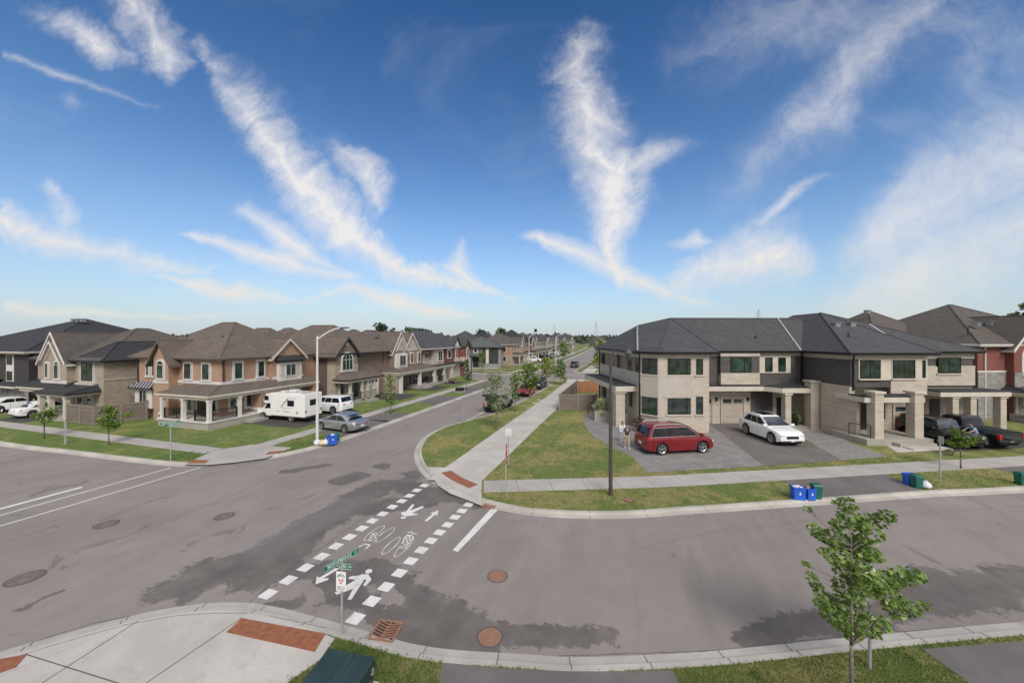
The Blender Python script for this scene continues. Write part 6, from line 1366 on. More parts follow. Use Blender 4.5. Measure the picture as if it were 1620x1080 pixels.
# background trees
BT=[((-75,118),10.8,13,'leaf_dark','large dark tree rising behind the grey roofed house'),((-82,140),10.6,12,'leaf_far','rounded tree top behind the grey roofed house ridge'),((-70,172),10.8,11,'leaf_far','tree peeking between the grey roof and the modern house'),((-66,190),12.0,12,'leaf_dark','big round tree behind the modern stone house'),
    ((70,93),13.8,9,'leaf_dark','dark tree top behind the right townhouse roof'),((78,98),12.8,8,'leaf_far','smaller tree top beside the dark one behind the right roofs'),((-96,130),12.5,12,'leaf_far','low tree crown behind the brown roofs at left')]
for i,(q,hh,ww,mm,lb) in enumerate(BT): tree(lb,q,hh,2.5,ww,'bush',mm,1300,.8,.25,group='tall trees behind the houses',name='tree',seed=40+i,nc=26,z=0,bark='brown_bark')
# far woods: nobody could count these
mb=MB(); mb.keep=True; r_=random.Random(3)
for k in range(2300):
    a_=R(r_.uniform(-76,62)); d=r_.uniform(420,1500); x=math.sin(a_-YAW)*d; y=math.cos(a_-YAW)*d
    hgt=r_.uniform(6,11)*(1+.25*math.sin(a_*9)+.2*math.sin(a_*23)); rr=r_.uniform(5,11)
    if -45<x<-8 and y<480: continue
    for _ in range(10):
        q=Vector((x+r_.gauss(0,rr*.55),y+r_.gauss(0,rr*.5),abs(r_.gauss(hgt*.55,hgt*.24)))); s=r_.uniform(1.4,3.2); u=Vector((r_.gauss(0,1),r_.gauss(0,1),r_.gauss(0,1))).normalized(); v=u.orthogonal().normalized(); nn=u.cross(v)
        mb.add([q-u*s,q+v*s*.8,q+u*s,q-v*s*.8],[(0,1,2,3)]); mb.add([q-nn*s,q+v*s*.8,q+nn*s,q-v*s*.8],[(0,1,2,3)])
tag(mb.build('distant_woods','leaf_far'),'low far off woods along the horizon beyond the houses','woods',kind='stuff')
# far house rows on the left horizon
def roofrow(x,y,rz,label,n=1):
    h=House(label,(x,y),rz,group='tiny houses far off on the horizon'); h.o=(0,0); h.wall('stone_grey',-6,6,-5,5,0,5.6); h.hip(-6,6,-5,5,5.6,ztop=8.8,mat='shingle_taupe'); h.done()
for i,(px_,d,lb) in enumerate([(238,260,'tiny far house left of the orange brick house roof'),(262,300,'tiny far house just above the orange brick house gable'),(285,280,'tiny far house nearest the orange brick house ridge'),(8,330,'tiny far house on the horizon at the left photo edge'),(30,300,'tiny far house on the left horizon above the dark house'),(665,300,'tiny far house seen left of the modern stone house'),(945,320,'tiny far house beyond the street end left of the townhouse roof')]):
    X=(px_-810)*d/FPX; roofrow(X*ca-d*sa,X*sa+d*ca,R(20*i),lb)
def pylon(x,y,H_,label):
    t=thing('pylon',(x,y,0),R(15),label,'pylon'); m=MB(); b=H_*.11
    def lv(z): f=z/H_; return b*(1-f)**1.0*.9+.5
    zs=[0,.18,.34,.48,.6,.7,.78,.86,.93,1.0]
    for sx in (-1,1):
        for sy in (-1,1):
            for a_,c_ in zip(zs,zs[1:]): m.cyl((sx*lv(a_*H_),sy*lv(a_*H_),a_*H_),(sx*lv(c_*H_),sy*lv(c_*H_),c_*H_),.16,.16,4)
    for a_,c_ in zip(zs,zs[1:]):
        for s in (-1,1):
            m.cyl((-lv(a_*H_),s*lv(a_*H_),a_*H_),(lv(c_*H_),s*lv(c_*H_),c_*H_),.10,.10,4); m.cyl((lv(a_*H_),s*lv(a_*H_),a_*H_),(-lv(c_*H_),s*lv(c_*H_),c_*H_),.10,.10,4)
    m.build('tower','galv',t); m=MB()
    for zz,ww in ((.70,.17),(.80,.14),(.90,.11)): m.cyl((-H_*ww,0,zz*H_),(H_*ww,0,zz*H_),.16,.16,4); m.cyl((-H_*ww,0,zz*H_),(0,0,(zz+.05)*H_),.1,.1,4); m.cyl((H_*ww,0,zz*H_),(0,0,(zz+.05)*H_),.1,.1,4)
    m.build('crossarm','galv',t)
def farpt(px_,d): X=(px_-810)*d/FPX; return X*ca-d*sa,X*sa+d*ca
pylon(*farpt(1200,520),46,'lattice power pylon showing above the townhouse ridge')
pylon(*farpt(943,760),40,'faint power pylon beyond the end of the main street')
pylon(*farpt(877,900),38,'faintest power pylon above the far row of houses')

# ================================================================ STREET FURNITURE
def white_lamp(pos,ht,reach,rise,ang,label,z=BZ,pr=.11):
    t=thing('street_lamp',(pos[0],pos[1],z),ang,label,'street lamp','street lamps'); m=MB()
    m.cyl((0,0,0),(0,0,ht),pr,pr*.6,12); m.build('pole','concrete_pole',t); m=MB()
    pts=[(0,0,ht-.25)]+[(reach*f,0,ht-.25+rise*math.sin(f*math.pi/2*.95)) for f in (.15,.35,.55,.75,.9,1)]
    m.tube(pts,.06,6); m.build('arm','concrete_pole',t); m=MB(); e=pts[-1]
    m.hexa([(e[0]-.05,-.10,e[2]-.06),(e[0]+.6,-.13,e[2]-.02),(e[0]+.6,.13,e[2]-.02),(e[0]-.05,.10,e[2]-.06),(e[0]-.05,-.07,e[2]+.06),(e[0]+.58,-.09,e[2]+.07),(e[0]+.58,.09,e[2]+.07),(e[0]-.05,.07,e[2]+.06)]); m.build('lamp_head','galv' if label.startswith(('white','thin')) else 'dark_trim',t)
    m=MB(); m.box(-pr*1.2,pr*1.2,-pr*1.2,pr*1.2,0,.05); m.build('base','concrete_pole',t)
white_lamp(at(502,701,BZ),7.95,1.75,.85,R(17),'tall white concrete street lamp on the left boulevard beside the recycling')
white_lamp(at(837,588,BZ),8.0,1.9,1.0,R(17),'white street lamp on the far left corner past the cross street',z=BZ)
white_lamp((-22.9,118),8.0,1.9,1.0,R(17),'thin white street lamp farther up the main street')
white_lamp((-25,168),8.0,1.9,1.0,R(17),'white street lamp deepest in the far row')
def dark_lamp(pos,ht,ang,label,z=BZ,r0=.10):
    t=thing('street_lamp',(pos[0],pos[1],z),ang,label,'street lamp','street lamps'); m=MB()
    m.cyl((0,0,0),(0,0,ht*.52),r0,r0*.85,14); m.cyl((0,0,ht*.52),(0,0,ht),r0*.84,r0*.6,14); m.cyl((0,0,ht*.96),(0,0,ht*.975),r0*.9,r0*.9,12); m.cyl((0,0,0),(0,0,.25),r0*1.15,r0*1.1,14); m.build('pole','dark_pole',t); m=MB()
    pts=[(0,0,ht-.9),(.02,0,ht-.3),(.12,0,ht+.15),(.32,0,ht+.42),(.58,0,ht+.50),(.82,0,ht+.38),(.88,0,ht+.22)]
    m.tube(pts,.032,7); m.tube([(0,0,ht-.1),(.3,0,ht-.02),(.5,0,ht+.2),(.45,0,ht+.4)],.016,5); m.build('arm','dark_pole',t); m=MB()
    m.cyl((.88,0,ht+.24),(.88,0,ht+.10),.07,.16,12); m.cyl((.88,0,ht+.10),(.88,0,ht+.02),.16,.20,12); m.build('lamp_shade','dark_pole',t)
    m=MB(); m.cyl((.88,0,ht+.02),(.88,0,ht-.30),.16,.10,12,0); m.build('lantern_glass','screen_glass',t)
    m=MB(); m.cyl((.88,0,ht-.30),(.88,0,ht-.36),.05,.02,8); m.build('finial','dark_pole',t)
dark_lamp(at(966,783,BZ),7.05,R(17),'dark post street lamp with curved lantern arm on the boulevard grass')
dark_lamp(at(746,601,BZ),6.6,R(197),'distant dark lantern lamp post at the side street corner')
dark_lamp(at(1600,560) if False else (-40,78.9),6.6,R(90),'dark lamp post before the modern stone house')
def text(parent,body,size,mat_,loc,rot,ext=.002):
    cu=bpy.data.curves.new('text','FONT'); cu.body=body; cu.size=size; cu.align_x='CENTER'; cu.align_y='CENTER'; cu.extrude=ext; cu.resolution_u=2
    o=bpy.data.objects.new('tmp',cu); C.objects.link(o); dg=bpy.context.evaluated_depsgraph_get(); me=bpy.data.meshes.new_from_object(o.evaluated_get(dg)); bpy.data.objects.remove(o)
    me.materials.clear(); me.materials.append(MATS[mat_]); q=bpy.data.objects.new('lettering',me); C.objects.link(q); q.parent=parent; q.location=loc; q.rotation_euler=rot; return q
def blade(t,z,ang,w_,hh,word,sub=None,y0=0):
    """street-name blade centred on the pole top, readable from both sides"""
    m=MB(); m.box(-w_/2,w_/2,-.012,.012,-hh/2,hh/2); o=m.build('name_blade','sign_green',t); o.location=(0,0,z); o.rotation_euler=(0,0,ang)
    m=MB()
    for s in (1,-1):
        for a_,b_ in ((-hh/2,-hh/2+.008),(hh/2-.008,hh/2)): m.box(-w_/2,w_/2,min(s*.0122,s*.0135),max(s*.0122,s*.0135),a_,b_)
    m.build('border','sign_white',o)
    for s,rz in ((-1,0),(1,math.pi)):
        text(o,word,hh*.82,'sign_white',(-(w_*.07)*(-s) if sub else 0,s*.0135,0),(R(90),0,rz))
        if sub: text(o,sub,hh*.38,'sign_white',((w_*.41)*(-s),s*.0135,0),(R(90),0,rz))
# near street-name sign with the yield plate
p=at(541,1004,BZ); t=thing('street_sign',(p[0],p[1],BZ),0,'street name sign with two green blades above a white yield plate on a thin pole','street sign')
m=MB(); m.cyl((0,0,0),(0,0,2.05),.028,.028,10); m.build('pole','galv',t)
blade(t,1.83,R(8),.56,.14,'PALMA','CRES'); blade(t,2.0,R(77),1.0,.15,'BEAVERBRAE','DR')
m=MB(); m.box(-.14,.14,-.045,-.035,1.20,1.70); m.box(-.06,.06,-.035,-.02,1.30,1.34); o=m.build('yield_plate','sign_white',t); o.rotation_euler=(0,0,R(8))
m=MB(); m.add([(-.085,-.048,1.50),(.085,-.048,1.50),(0,-.048,1.37),(-.045,-.0485,1.478),(.045,-.0485,1.478),(0,-.0485,1.408)],[(0,1,4,3),(1,2,5,4),(2,0,3,5)]); m.build('yield_triangle','sign_red',o)
m=MB(); m.tube([(-.10,-.048,1.57),(-.03,-.048,1.64),(.03,-.048,1.64)],.006,4); 
for x_ in (-.07,.07):
    for i in range(12): a_,b_=R(i*30),R(i*30+30); m.cyl((x_+.035*math.cos(a_),-.048,1.58+.035*math.sin(a_)),(x_+.035*math.cos(b_),-.048,1.58+.035*math.sin(b_)),.004,.004,4)
m.tube([(-.07,-.048,1.58),(-.02,-.048,1.63),(.0,-.048,1.58),(.05,-.048,1.635),(.07,-.048,1.58)],.004,4); m.build('bicycle_symbol','ink',o)
text(o,'YIELD TO',.05,'ink',(0,-.047,1.30),(R(90),0,0)); text(o,'PEDESTRIANS',.036,'ink',(0,-.047,1.245),(R(90),0,0))
# far-left green sign
p=at(270,728,BZ); t=thing('street_sign',(p[0],p[1],BZ),0,'green street name sign on a pale post at the far left corner','street sign')
m=MB(); m.cyl((0,0,0),(0,0,2.3),.035,.035,8); m.build('pole','galv',t); blade(t,2.25,R(35),.62,.14,'PALMA','CRES'); blade(t,2.42,R(75),1.0,.15,'BEAVERBRAE','DR')
# stop sign seen edge-on and the bicycle sign
def plate(t,w_,hh,z,mat_='sign_white',name='sign_plate',oct_=False):
    m=MB()
    if oct_:
        k=[(w_/2*math.cos(R(22.5+45*i))*1.08,w_/2*math.sin(R(22.5+45*i))*1.08) for i in range(8)]; m.add([(x_,-.03,z+z_) for x_,z_ in k]+[(x_,-.022,z+z_) for x_,z_ in k],[tuple(range(8)),tuple(range(15,7,-1))]+[(i,(i+1)%8,8+(i+1)%8,8+i) for i in range(8)])
    else: m.box(-w_/2,w_/2,-.035,-.025,z-hh/2,z+hh/2)
    return m.build(name,mat_,t)
p=at(800.5,783,BZ); t=thing('stop_sign',(p[0],p[1],BZ),R(100),'red stop sign seen nearly edge on beside the crosswalk path','stop sign')
m=MB(); m.box(-.03,.03,-.022,.022,0,2.35); m.build('pole','galv',t); plate(t,.60,.6,2.25,'sign_red',oct_=True); text(t,'STOP',.24,'sign_white',(0,-.031,2.25),(R(90),0,0)); plate(t,.42,.28,1.78,'sign_red'); text(t,'ALL WAY',.085,'sign_white',(0,-.036,1.78),(R(90),0,0))
p=at(804.5,735,BZ); t=thing('path_sign',(p[0],p[1],BZ),R(12),'small white bicycle and pedestrian sign on a pole beside the path','sign')
m=MB(); m.cyl((0,0,0),(0,0,2.1),.03,.03,8); m.build('pole','galv',t); o=plate(t,.34,.44,2.0); m=MB()
for i in range(16): a_,b_=R(i*22.5),R(i*22.5+22.5); m.cyl((.12*math.cos(a_),-.036,2.03+.12*math.sin(a_)),(.12*math.cos(b_),-.036,2.03+.12*math.sin(b_)),.010,.010,4)
m.tube([(-.06,-.037,1.99),(0,-.037,2.07),(.06,-.037,1.99)],.008,4); m.box(-.13,.13,-.038,-.036,1.82,1.85); m.build('symbol','ink',o)
p=at(733,668,BZ); t=thing('sign_pole',(p[0],p[1],BZ),R(90),'bare thin grey sign pole at the start of the parking bay','sign pole'); m=MB(); m.box(-.03,.03,-.02,.02,0,2.3); m.build('pole','galv',t); plate(t,.30,.45,2.1,'galv','sign_back')
p=at(1487.5,763,BZ); t=thing('sign_pole',(p[0],p[1],BZ),R(100),'grey sign pole standing edge on before the small flat topped tree','sign pole'); m=MB(); m.cyl((0,0,0),(0,0,2.5),.035,.035,8); m.build('pole','galv',t); plate(t,.30,.40,2.3,'galv','sign_back')
p=at(103,702,BZ); t=thing('notice_post',(p[0],p[1],BZ),R(-15),'grey post with a small pale notice near the left tan fence','notice post'); m=MB(); m.box(-.07,.07,-.05,.05,0,1.75); m.build('post','galv',t); plate(t,.34,.26,1.8); 
m=MB(); 
for i in range(3): m.box(-.11,.11,-.037,-.0355,1.74+i*.05,1.75+i*.05)
m.build('text_lines','ink',t)
p=at(1376,1056,BZ); t=thing('speed_sign',(p[0],p[1],BZ),R(-150),'white diamond fronted speed sign reading 40 half hidden behind the near maple','speed sign')
m=MB(); m.cyl((0,0,0),(0,0,2.6),.035,.035,8); m.build('pole','galv',t)
t2=MB(); w_=.36; t2.add([(0,-.04,2.0+w_*1.35),(w_,-.04,2.0),(0,-.04,2.0-w_*1.35),(-w_,-.04,2.0),(0,-.03,2.0+w_*1.35),(w_,-.03,2.0),(0,-.03,2.0-w_*1.35),(-w_,-.03,2.0)],[(0,1,2,3),(7,6,5,4),(0,4,5,1),(1,5,6,2),(2,6,7,3),(3,7,4,0)]); o=t2.build('sign_plate','sign_white',t); o.rotation_euler=(0,0,R(150)+R(10))
text(o,'40',.42,'ink',(0,-.042,2.0),(R(90),0,0))
# far sign / hydrant
p=at(742,600,BZ); t=thing('fire_hydrant',(p[0],p[1],BZ),0,'dark stubby hydrant beside the distant dark lamp post','hydrant'); m=MB(); m.cyl((0,0,0),(0,0,.75),.16,.14,10); m.ball((0,0,.75),.16); m.build('body','dark_trim',t); m=MB(); m.cyl((-.25,0,.5),(.25,0,.5),.07,.07,8); m.build('outlet','dark_trim',t)
# green utility cabinet
V4=[at(522,1027,BZ+.62),at(592,1041,BZ+.62)]
c0,c1=V4; dx,dy=c1[0]-c0[0],c1[1]-c0[1]; wl=math.hypot(dx,dy); ag=math.atan2(dy,dx)
t=thing('utility_cabinet',(c0[0],c0[1],BZ),ag,'dark green utility cabinet with sloped lid in the weeds at bottom centre','utility cabinet')
m=MB(); D=.95; m.box(0.02,wl-.02,-D+.02,-.02,0,.50); m.build('body','box_green',t)
m=MB(); m.hexa([(-.03,-D-.03,.42),(wl+.03,-D-.03,.42),(wl+.03,.03,.42),(-.03,.03,.42),(-.03,-D-.03,.60),(wl+.03,-D-.03,.60),(wl+.03,.0,.66),(-.03,.0,.66)]); o=m.build('lid','box_green',t); bv=o.modifiers.new('b','BEVEL'); bv.width=.018; bv.segments=2
m=MB()
for x_ in (wl*.42,wl*.60): m.hexa([(x_,-D+.05,.60),(x_+.018,-D+.05,.60),(x_+.018,-.06,.652),(x_,-.06,.652),(x_,-D+.05,.616),(x_+.018,-D+.05,.616),(x_+.018,-.06,.668),(x_,-.06,.668)])
m.build('lid_rib','box_green',t); m=MB(); m.box(-.08,wl+.08,-D-.08,.08,-.02,.04); m.build('pad','concrete',t)
m=MB(); m.box(wl,wl+.045,-.14,-.08,.36,.50); m.build('latch','galv',t); m=MB(); m.box(wl+.0,wl+.004,-D*.7,-D*.45,.1,.36); m.build('warning_label','dark_trim',t)
# ---- recycling, bins, bags
def bluebox(pos,ang,label,z=BZ,full=True,s=1.0,hk=1.45):
    t=thing('recycling_box',(pos[0],pos[1],z),ang,label,'recycling box','recycling boxes and green bins'); m=MB(); a_,b_=.18*s,.23*s; hh=.36*s*hk
    for x0,x1,y0,y1 in ((-b_,b_,-a_,-a_+.02),(-b_,b_,a_-.02,a_),(-b_,-b_+.02,-a_+.02,a_-.02),(b_-.02,b_,-a_+.02,a_-.02)):
        k=.88; m.hexa([(x0*k,y0*k,0),(x1*k,y0*k,0),(x1*k,y1*k,0),(x0*k,y1*k,0),(x0,y0,hh),(x1,y0,hh),(x1,y1,hh),(x0,y1,hh)])
    m.box(-b_-.015,b_+.015,-a_-.015,-a_+.0,hh-.05,hh); m.box(-b_-.015,b_+.015,a_,a_+.015,hh-.05,hh); m.box(-b_*.86,b_*.86,-a_*.86,a_*.86,.01,.03); m.build('box','blue_plastic',t)
    m=MB(); m.add([(-.05,-a_*.96-.006,hh*.45),(.05,-a_*.96-.006,hh*.45),(0,-a_*.99-.006,hh*.72)],[(0,1,2)]); m.build('recycling_mark','sign_white',t)
    if full:
        m=MB(); r_=random.Random(int(pos[0]*10)); 
        for _ in range(6): m.ball((r_.uniform(-b_,b_)*.6,r_.uniform(-a_,a_)*.5,hh*.9+r_.random()*.06),.09,8,5,0,1,.8,.7,.3)
        m.build('contents','bag_white',t)
    return t
def greenbin(pos,ang,label,z=BZ,s=1.0,name='green_bin'):
    t=thing(name,(pos[0],pos[1],z),ang,label,'green bin','recycling boxes and green bins'); m=MB(); a_=.15*s; hh=.50*s; k=.82
    m.hexa([(-a_*k,-a_*k,.04),(a_*k,-a_*k,.04),(a_*k,a_*k,.04),(-a_*k,a_*k,.04),(-a_,-a_,hh),(a_,-a_,hh),(a_,a_,hh),(-a_,a_,hh)]); m.build('body','green_plastic',t); m=MB(); m.hexa([(-a_*1.1,-a_*1.1,hh),(a_*1.1,-a_*1.1,hh),(a_*1.1,a_*1.1,hh),(-a_*1.1,a_*1.1,hh),(-a_*.9,-a_*.9,hh+.06),(a_*.9,-a_*.9,hh+.06),(a_*.9,a_*.9,hh+.06),(-a_*.9,a_*.9,hh+.06)]); m.build('lid','green_plastic',t)
    m=MB(); m.tube([(-a_*.8,a_*1.05,hh*.9),(-a_*.8,a_*1.35,hh),(a_*.8,a_*1.35,hh),(a_*.8,a_*1.05,hh*.9)],.015,5); m.build('handle','green_plastic',t)
    for sx in (-1,1): m=MB(); m.cyl((sx*a_*.75,a_*.8,.06),(sx*a_*.9,a_*.8,.06),.06,.06,10); m.build('wheel','tire',t)
def bag(pos,r,label,mat_='bag_white',z=BZ,sx=1):
    t=MB(); t.ball((0,0,r*.75),r,14,9,0,sx,1,.85,.22); t.cyl((0,0,r*1.4),(.03,0,r*1.75),.04,.07,7); o=t.build('garbage_bag',mat_,None,True); o.location=(pos[0],pos[1],z); tag(o,label,'garbage bag','bags put out at the curb'); return o
bluebox(at(1262,789,BZ),R(10),'fullest blue recycling box beside the middle driveway apron',s=1.15,hk=1.5); bluebox(at(1281,789.5,BZ),R(20),'smaller blue recycling box against the green bin by the middle apron',full=False,s=.92,hk=1.7)
m=MB(); m.box(-.10,.10,-.02,.02,.2,.52); o=m.build('cardboard',['card'],None); o.location=(*at(1273,787,BZ),BZ+.1); o.rotation_euler=(R(14),R(8),R(30)); tag(o,'piece of tan cardboard leaning in the boxes by the middle apron','cardboard')
m=MB(); m.cyl((0,0,0),(0,0,.20),.035,.035,8); o=m.build('red_bottle','red_plastic',None); o.location=(*at(1277,788,BZ),BZ+.44); tag(o,'small red bottle on top of the blue recycling box','bottle')
greenbin(at(1291,788,BZ),R(10),'green bin right of the two blue boxes by the middle apron',s=1.3)
bluebox(at(1440,766,BZ),R(15),'blue recycling box left of the green bin on the right driveway edge',full=False,s=1.1); greenbin(at(1450,771,BZ),R(15),'green bin between the blue box and white bag on the right apron',s=1.2)
bag(at(1464,772,BZ),.24,'white garbage bag lying beside the green bin on the right apron')
greenbin(at(1615,766,BZ),R(15),'green bin at the right photo edge on the far apron',s=1.2)
bluebox(at(525,702,BZ),R(60),'blue recycling box at the left curb beside the silver sedan',s=1.3); greenbin(at(533,697.5,BZ),R(60),'green bin behind the blue box near the silver sedan',s=1.1)
m=MB(); m.box(-.16,.16,-.12,.12,0,.05); o=m.build('red_tray','red_plastic',None); o.location=(*at(523,699,BZ),BZ+.46); tag(o,'red item lying on the blue box by the silver sedan','tray')
bag(at(502,704,BZ),.26,'white bag nearest the foot of the white lamp pole'); bag(at(509,703.5,BZ),.22,'pale yellow bag in the middle of the curb pile','bag_yellow',sx=1.3); bag(at(515,703,BZ),.24,'white bag beside the blue recycling box at the left curb')
# black set on the far lawn
p=at(727,619,BZ); t=thing('patio_sofa',(p[0],p[1],BZ),R(20),'black wrapped furniture pile lying on the far boulevard lawn','patio furniture'); m=MB(); m.box(-.6,.6,-.3,.3,.06,.34); m.build('seat','black_metal',t); m=MB(); m.box(-.6,.6,.3,.45,.06,.52); m.build('backrest','black_metal',t); m=MB(); m.box(-.75,.75,-.45,.55,0,.05); m.build('board','cream_trim',t)
# porch furniture
def chair(x,y,z,ang,label,w_=.6,mat_='black_metal',name='patio_chair'):
    t=thing(name,(x,y,z),ang,label,'patio chair','porch furniture'); m=MB(); m.box(-w_/2,w_/2,-.28,.28,.36,.44); m.build('seat',mat_,t); m=MB(); m.box(-w_/2,w_/2,.24,.30,.44,.95); m.build('backrest',mat_,t)
    for sx in (-1,1):
        for sy in (-1,1): m=MB(); a_=sx*(w_/2-.03); m.box(a_-.025,a_+.025,sy*.25-.025,sy*.25+.025,0,.36 if sy>0 else .6); m.build('leg',mat_,t)
        m=MB(); a_=sx*(w_/2-.03); m.box(a_-.03,a_+.03,-.28,.28,.6,.64); m.build('armrest',mat_,t)
chair(-39.3,23.7,.78,R(-10),'dark armchair at the left end of the corner house porch'); chair(-37.0,24.3,.78,0,'dark wicker loveseat before the front door on the corner porch',1.2)
chair(-31.9,54.0,.72,R(-90),'dark porch bench behind columns of the nested gable house',1.4); chair(-32.0,57.3,.42,R(-90),'dark chair on the grey roofed house porch',.8)
# flower shrub and planting
tree('round pale hydrangea bush in bloom beside the townhouse entry steps',at(951,664,BZ),2.0,.55,1.65,'bush','flower_pale',700,.12,.05,seed=30,nc=18,name='hydrangea',cat='flowering shrub',group='shrubs')
tree('dark purple leaved shrub at the foot of the townhouse corner column',at(1012,683,BZ),1.2,.15,1.2,'bush','leaf_brown',350,.10,.03,seed=31,nc=12,name='shrub',cat='shrub',group='shrubs')
tree('low dark evergreen shrub between the corner column and minivan',at(1022,686,BZ),.7,.1,1.3,'bush','leaf_dark',350,.10,.03,seed=32,nc=10,name='shrub',cat='shrub',group='shrubs')
def loc2w(u,v): c_,s_=math.cos(RZ),math.sin(RZ); return (O1[0]+u*c_-v*s_,O1[1]+u*s_+v*c_)
tree('dark green potted shrub in the shaded middle porch',loc2w(12.6,1.6),1.45,.3,1.7,'bush','leaf_dark',600,.12,.03,seed=33,nc=14,name='shrub',cat='shrub',group='shrubs')
tree('dry little grass tuft beside the stone pier steps',loc2w(17.0,-6.3),.45,.02,.6,'bush','leaf_pale',160,.07,.02,seed=34,nc=6,name='ornamental_grass',cat='grass tuft',group='shrubs')
tree('small mulched shrub in the bed of the grey roofed house',(-29.3,58.6),.9,.1,1.5,'bush','leaf_brown',220,.16,.03,seed=35,nc=8,name='shrub',cat='shrub',group='shrubs')
# ================================================================ PEOPLE
def skin_mesh(name,verts,edges,radii,mat_,parent,sub=2,root=0):
    me=bpy.data.meshes.new(name); me.from_pydata(verts,edges,[]); o=bpy.data.objects.new(name,me); C.objects.link(o)
    md=o.modifiers.new('skin','SKIN'); md.use_smooth_shade=True
    for i,r in enumerate(radii):
        r2=r if isinstance(r,tuple) else (r,r); me.skin_vertices[0].data[i].radius=r2; me.skin_vertices[0].data[i].use_root=(i==root)
    s=o.modifiers.new('s','SUBSURF'); s.levels=sub; s.render_levels=sub
    dg=bpy.context.evaluated_depsgraph_get(); m2=bpy.data.meshes.new_from_object(o.evaluated_get(dg)); bpy.data.objects.remove(o)
    m2.materials.clear(); m2.materials.append(MATS[mat_]); q=bpy.data.objects.new(name,m2); C.objects.link(q); q.parent=parent; return q
def person(label,pos,ang,H_,top,bottom,hair_='hair',long=False,walk_=.16,pack=None,lean=0.0,arms=((.06,.0),(-.06,.0)),shoe='shoe',z=BZ+.02,sleeve=.5,reach=None):
    """faces local +x; y is left"""
    t=thing('person',(pos[0],pos[1],z),ang,label,'person'); k=H_/1.75; K=lambda x,y,z_:(x*k,y*k,z_*k)
    hip=.93; ln=lean
    pel=K(0,0,hip); ch=K(.02+ln*.35,0,1.22); neck=K(.03+ln*.6,0,1.46); hd=K(.05+ln*.7,0,1.55); crown=K(.06+ln*.75,0,1.66)
    V=[pel,ch,neck,hd,crown]; E=[(0,1),(1,2),(2,3),(3,4)]; Rr=[(.115*k,.145*k),(.115*k,.155*k),(.055*k,.055*k),(.075*k,.070*k),(.082*k,.075*k)]
    J={}
    for s in (1,-1):
        w_=walk_*s; hp=K(0,s*.09,hip-.05); kn=K(w_*.65+.03,s*.10,.50); an=K(w_*1.1-.02,s*.10,.09 + (.05 if s<0 else 0)); toe=K(w_*1.1+.14,s*.11,.05)
        i=len(V); V+=[hp,kn,an,toe]; E+=[(0,i),(i,i+1),(i+1,i+2),(i+2,i+3)]; Rr+=[.088*k,.060*k,.042*k,.038*k]
        sh=K(.03+ln*.55,s*.19,1.40); 
        if reach: el=K(.18+ln*.7,s*.24,1.22); wr=K(.42+ln*.8,s*.20,1.12)
        else: el=K(-w_*.7,s*.25,1.13); wr=K(-w_*1.1+.10,s*.26,.90)
        i2=len(V); V+=[sh,el,wr]; E+=[(1,i2),(i2,i2+1),(i2+1,i2+2)]; Rr+=[.055*k,.042*k,.030*k]; J[s]=(hp,kn,an,toe,sh,el,wr)
    b=skin_mesh('body',V,E,Rr,'skin',t)
    # head: skull, nose, eyes, ears
    m=MB(); m.ball((hd[0]+.01*k,0,hd[2]+.055*k),.098*k,14,10,0,1.0,.80,1.22); m.cyl((hd[0]+.095*k,0,hd[2]+.07*k),(hd[0]+.122*k,0,hd[2]+.035*k),.008*k,.016*k,6)
    for s in (1,-1): m.ball((hd[0]+.0,s*.082*k,hd[2]+.05*k),.022*k,6,4)
    m.build('head','skin',t,True)
    for s in (1,-1): m=MB(); m.ball((hd[0]+.092*k,s*.032*k,hd[2]+.075*k),.010*k,6,4); m.build('eye','ink',t)
    m=MB(); m.box(hd[0]+.095*k,hd[0]+.103*k,-.022*k,.022*k,hd[2]-.002*k,hd[2]+.006*k); m.build('mouth','sign_red',t)
    m=MB(); m.ball((hd[0]-.018*k,0,hd[2]+.085*k),.108*k,12,8,0,.98,.88,1.05)
    if long: m.ball((hd[0]-.07*k,0,hd[2]-.05*k),.095*k,10,8,0,.6,1.0,1.9)
    m.build('hair',hair_,t,True)
    # shirt and trousers as slightly larger shells over the body
    Vs=[K(0,0,hip-.06),K(.02+ln*.35,0,1.22),K(.03+ln*.58,0,1.42)]; Es=[(0,1),(1,2)]; Rs=[(.135*k,.165*k),(.13*k,.172*k),(.075*k,.085*k)]
    for s in (1,-1):
        sh,el,wr=J[s][4:7]; sh,el,wr=Vector(sh),Vector(el),Vector(wr); e=sh.lerp(el,1.0) if sleeve>.5 else sh.lerp(el,.75); i=len(Vs)
        if sleeve>.8: Vs+=[tuple(sh),tuple(el),tuple(el.lerp(wr,.9))]; Es+=[(1,i),(i,i+1),(i+1,i+2)]; Rs+=[.066*k,.054*k,.042*k]
        else: Vs+=[tuple(sh),tuple(e)]; Es+=[(1,i),(i,i+1)]; Rs+=[.067*k,.060*k]
    skin_mesh('shirt',Vs,Es,Rs,top,t,root=1)
    Vt=[K(0,0,hip)]; Et=[]; Rt=[(.128*k,.160*k)]
    for s in (1,-1):
        hp,kn,an=J[s][:3]; i=len(Vt); Vt+=[hp,kn,tuple(Vector(kn).lerp(Vector(an),.92))]; Et+=[(0,i),(i,i+1),(i+1,i+2)]; Rt+=[.102*k,.078*k,.062*k]
    skin_mesh('trousers',Vt,Et,Rt,bottom,t)
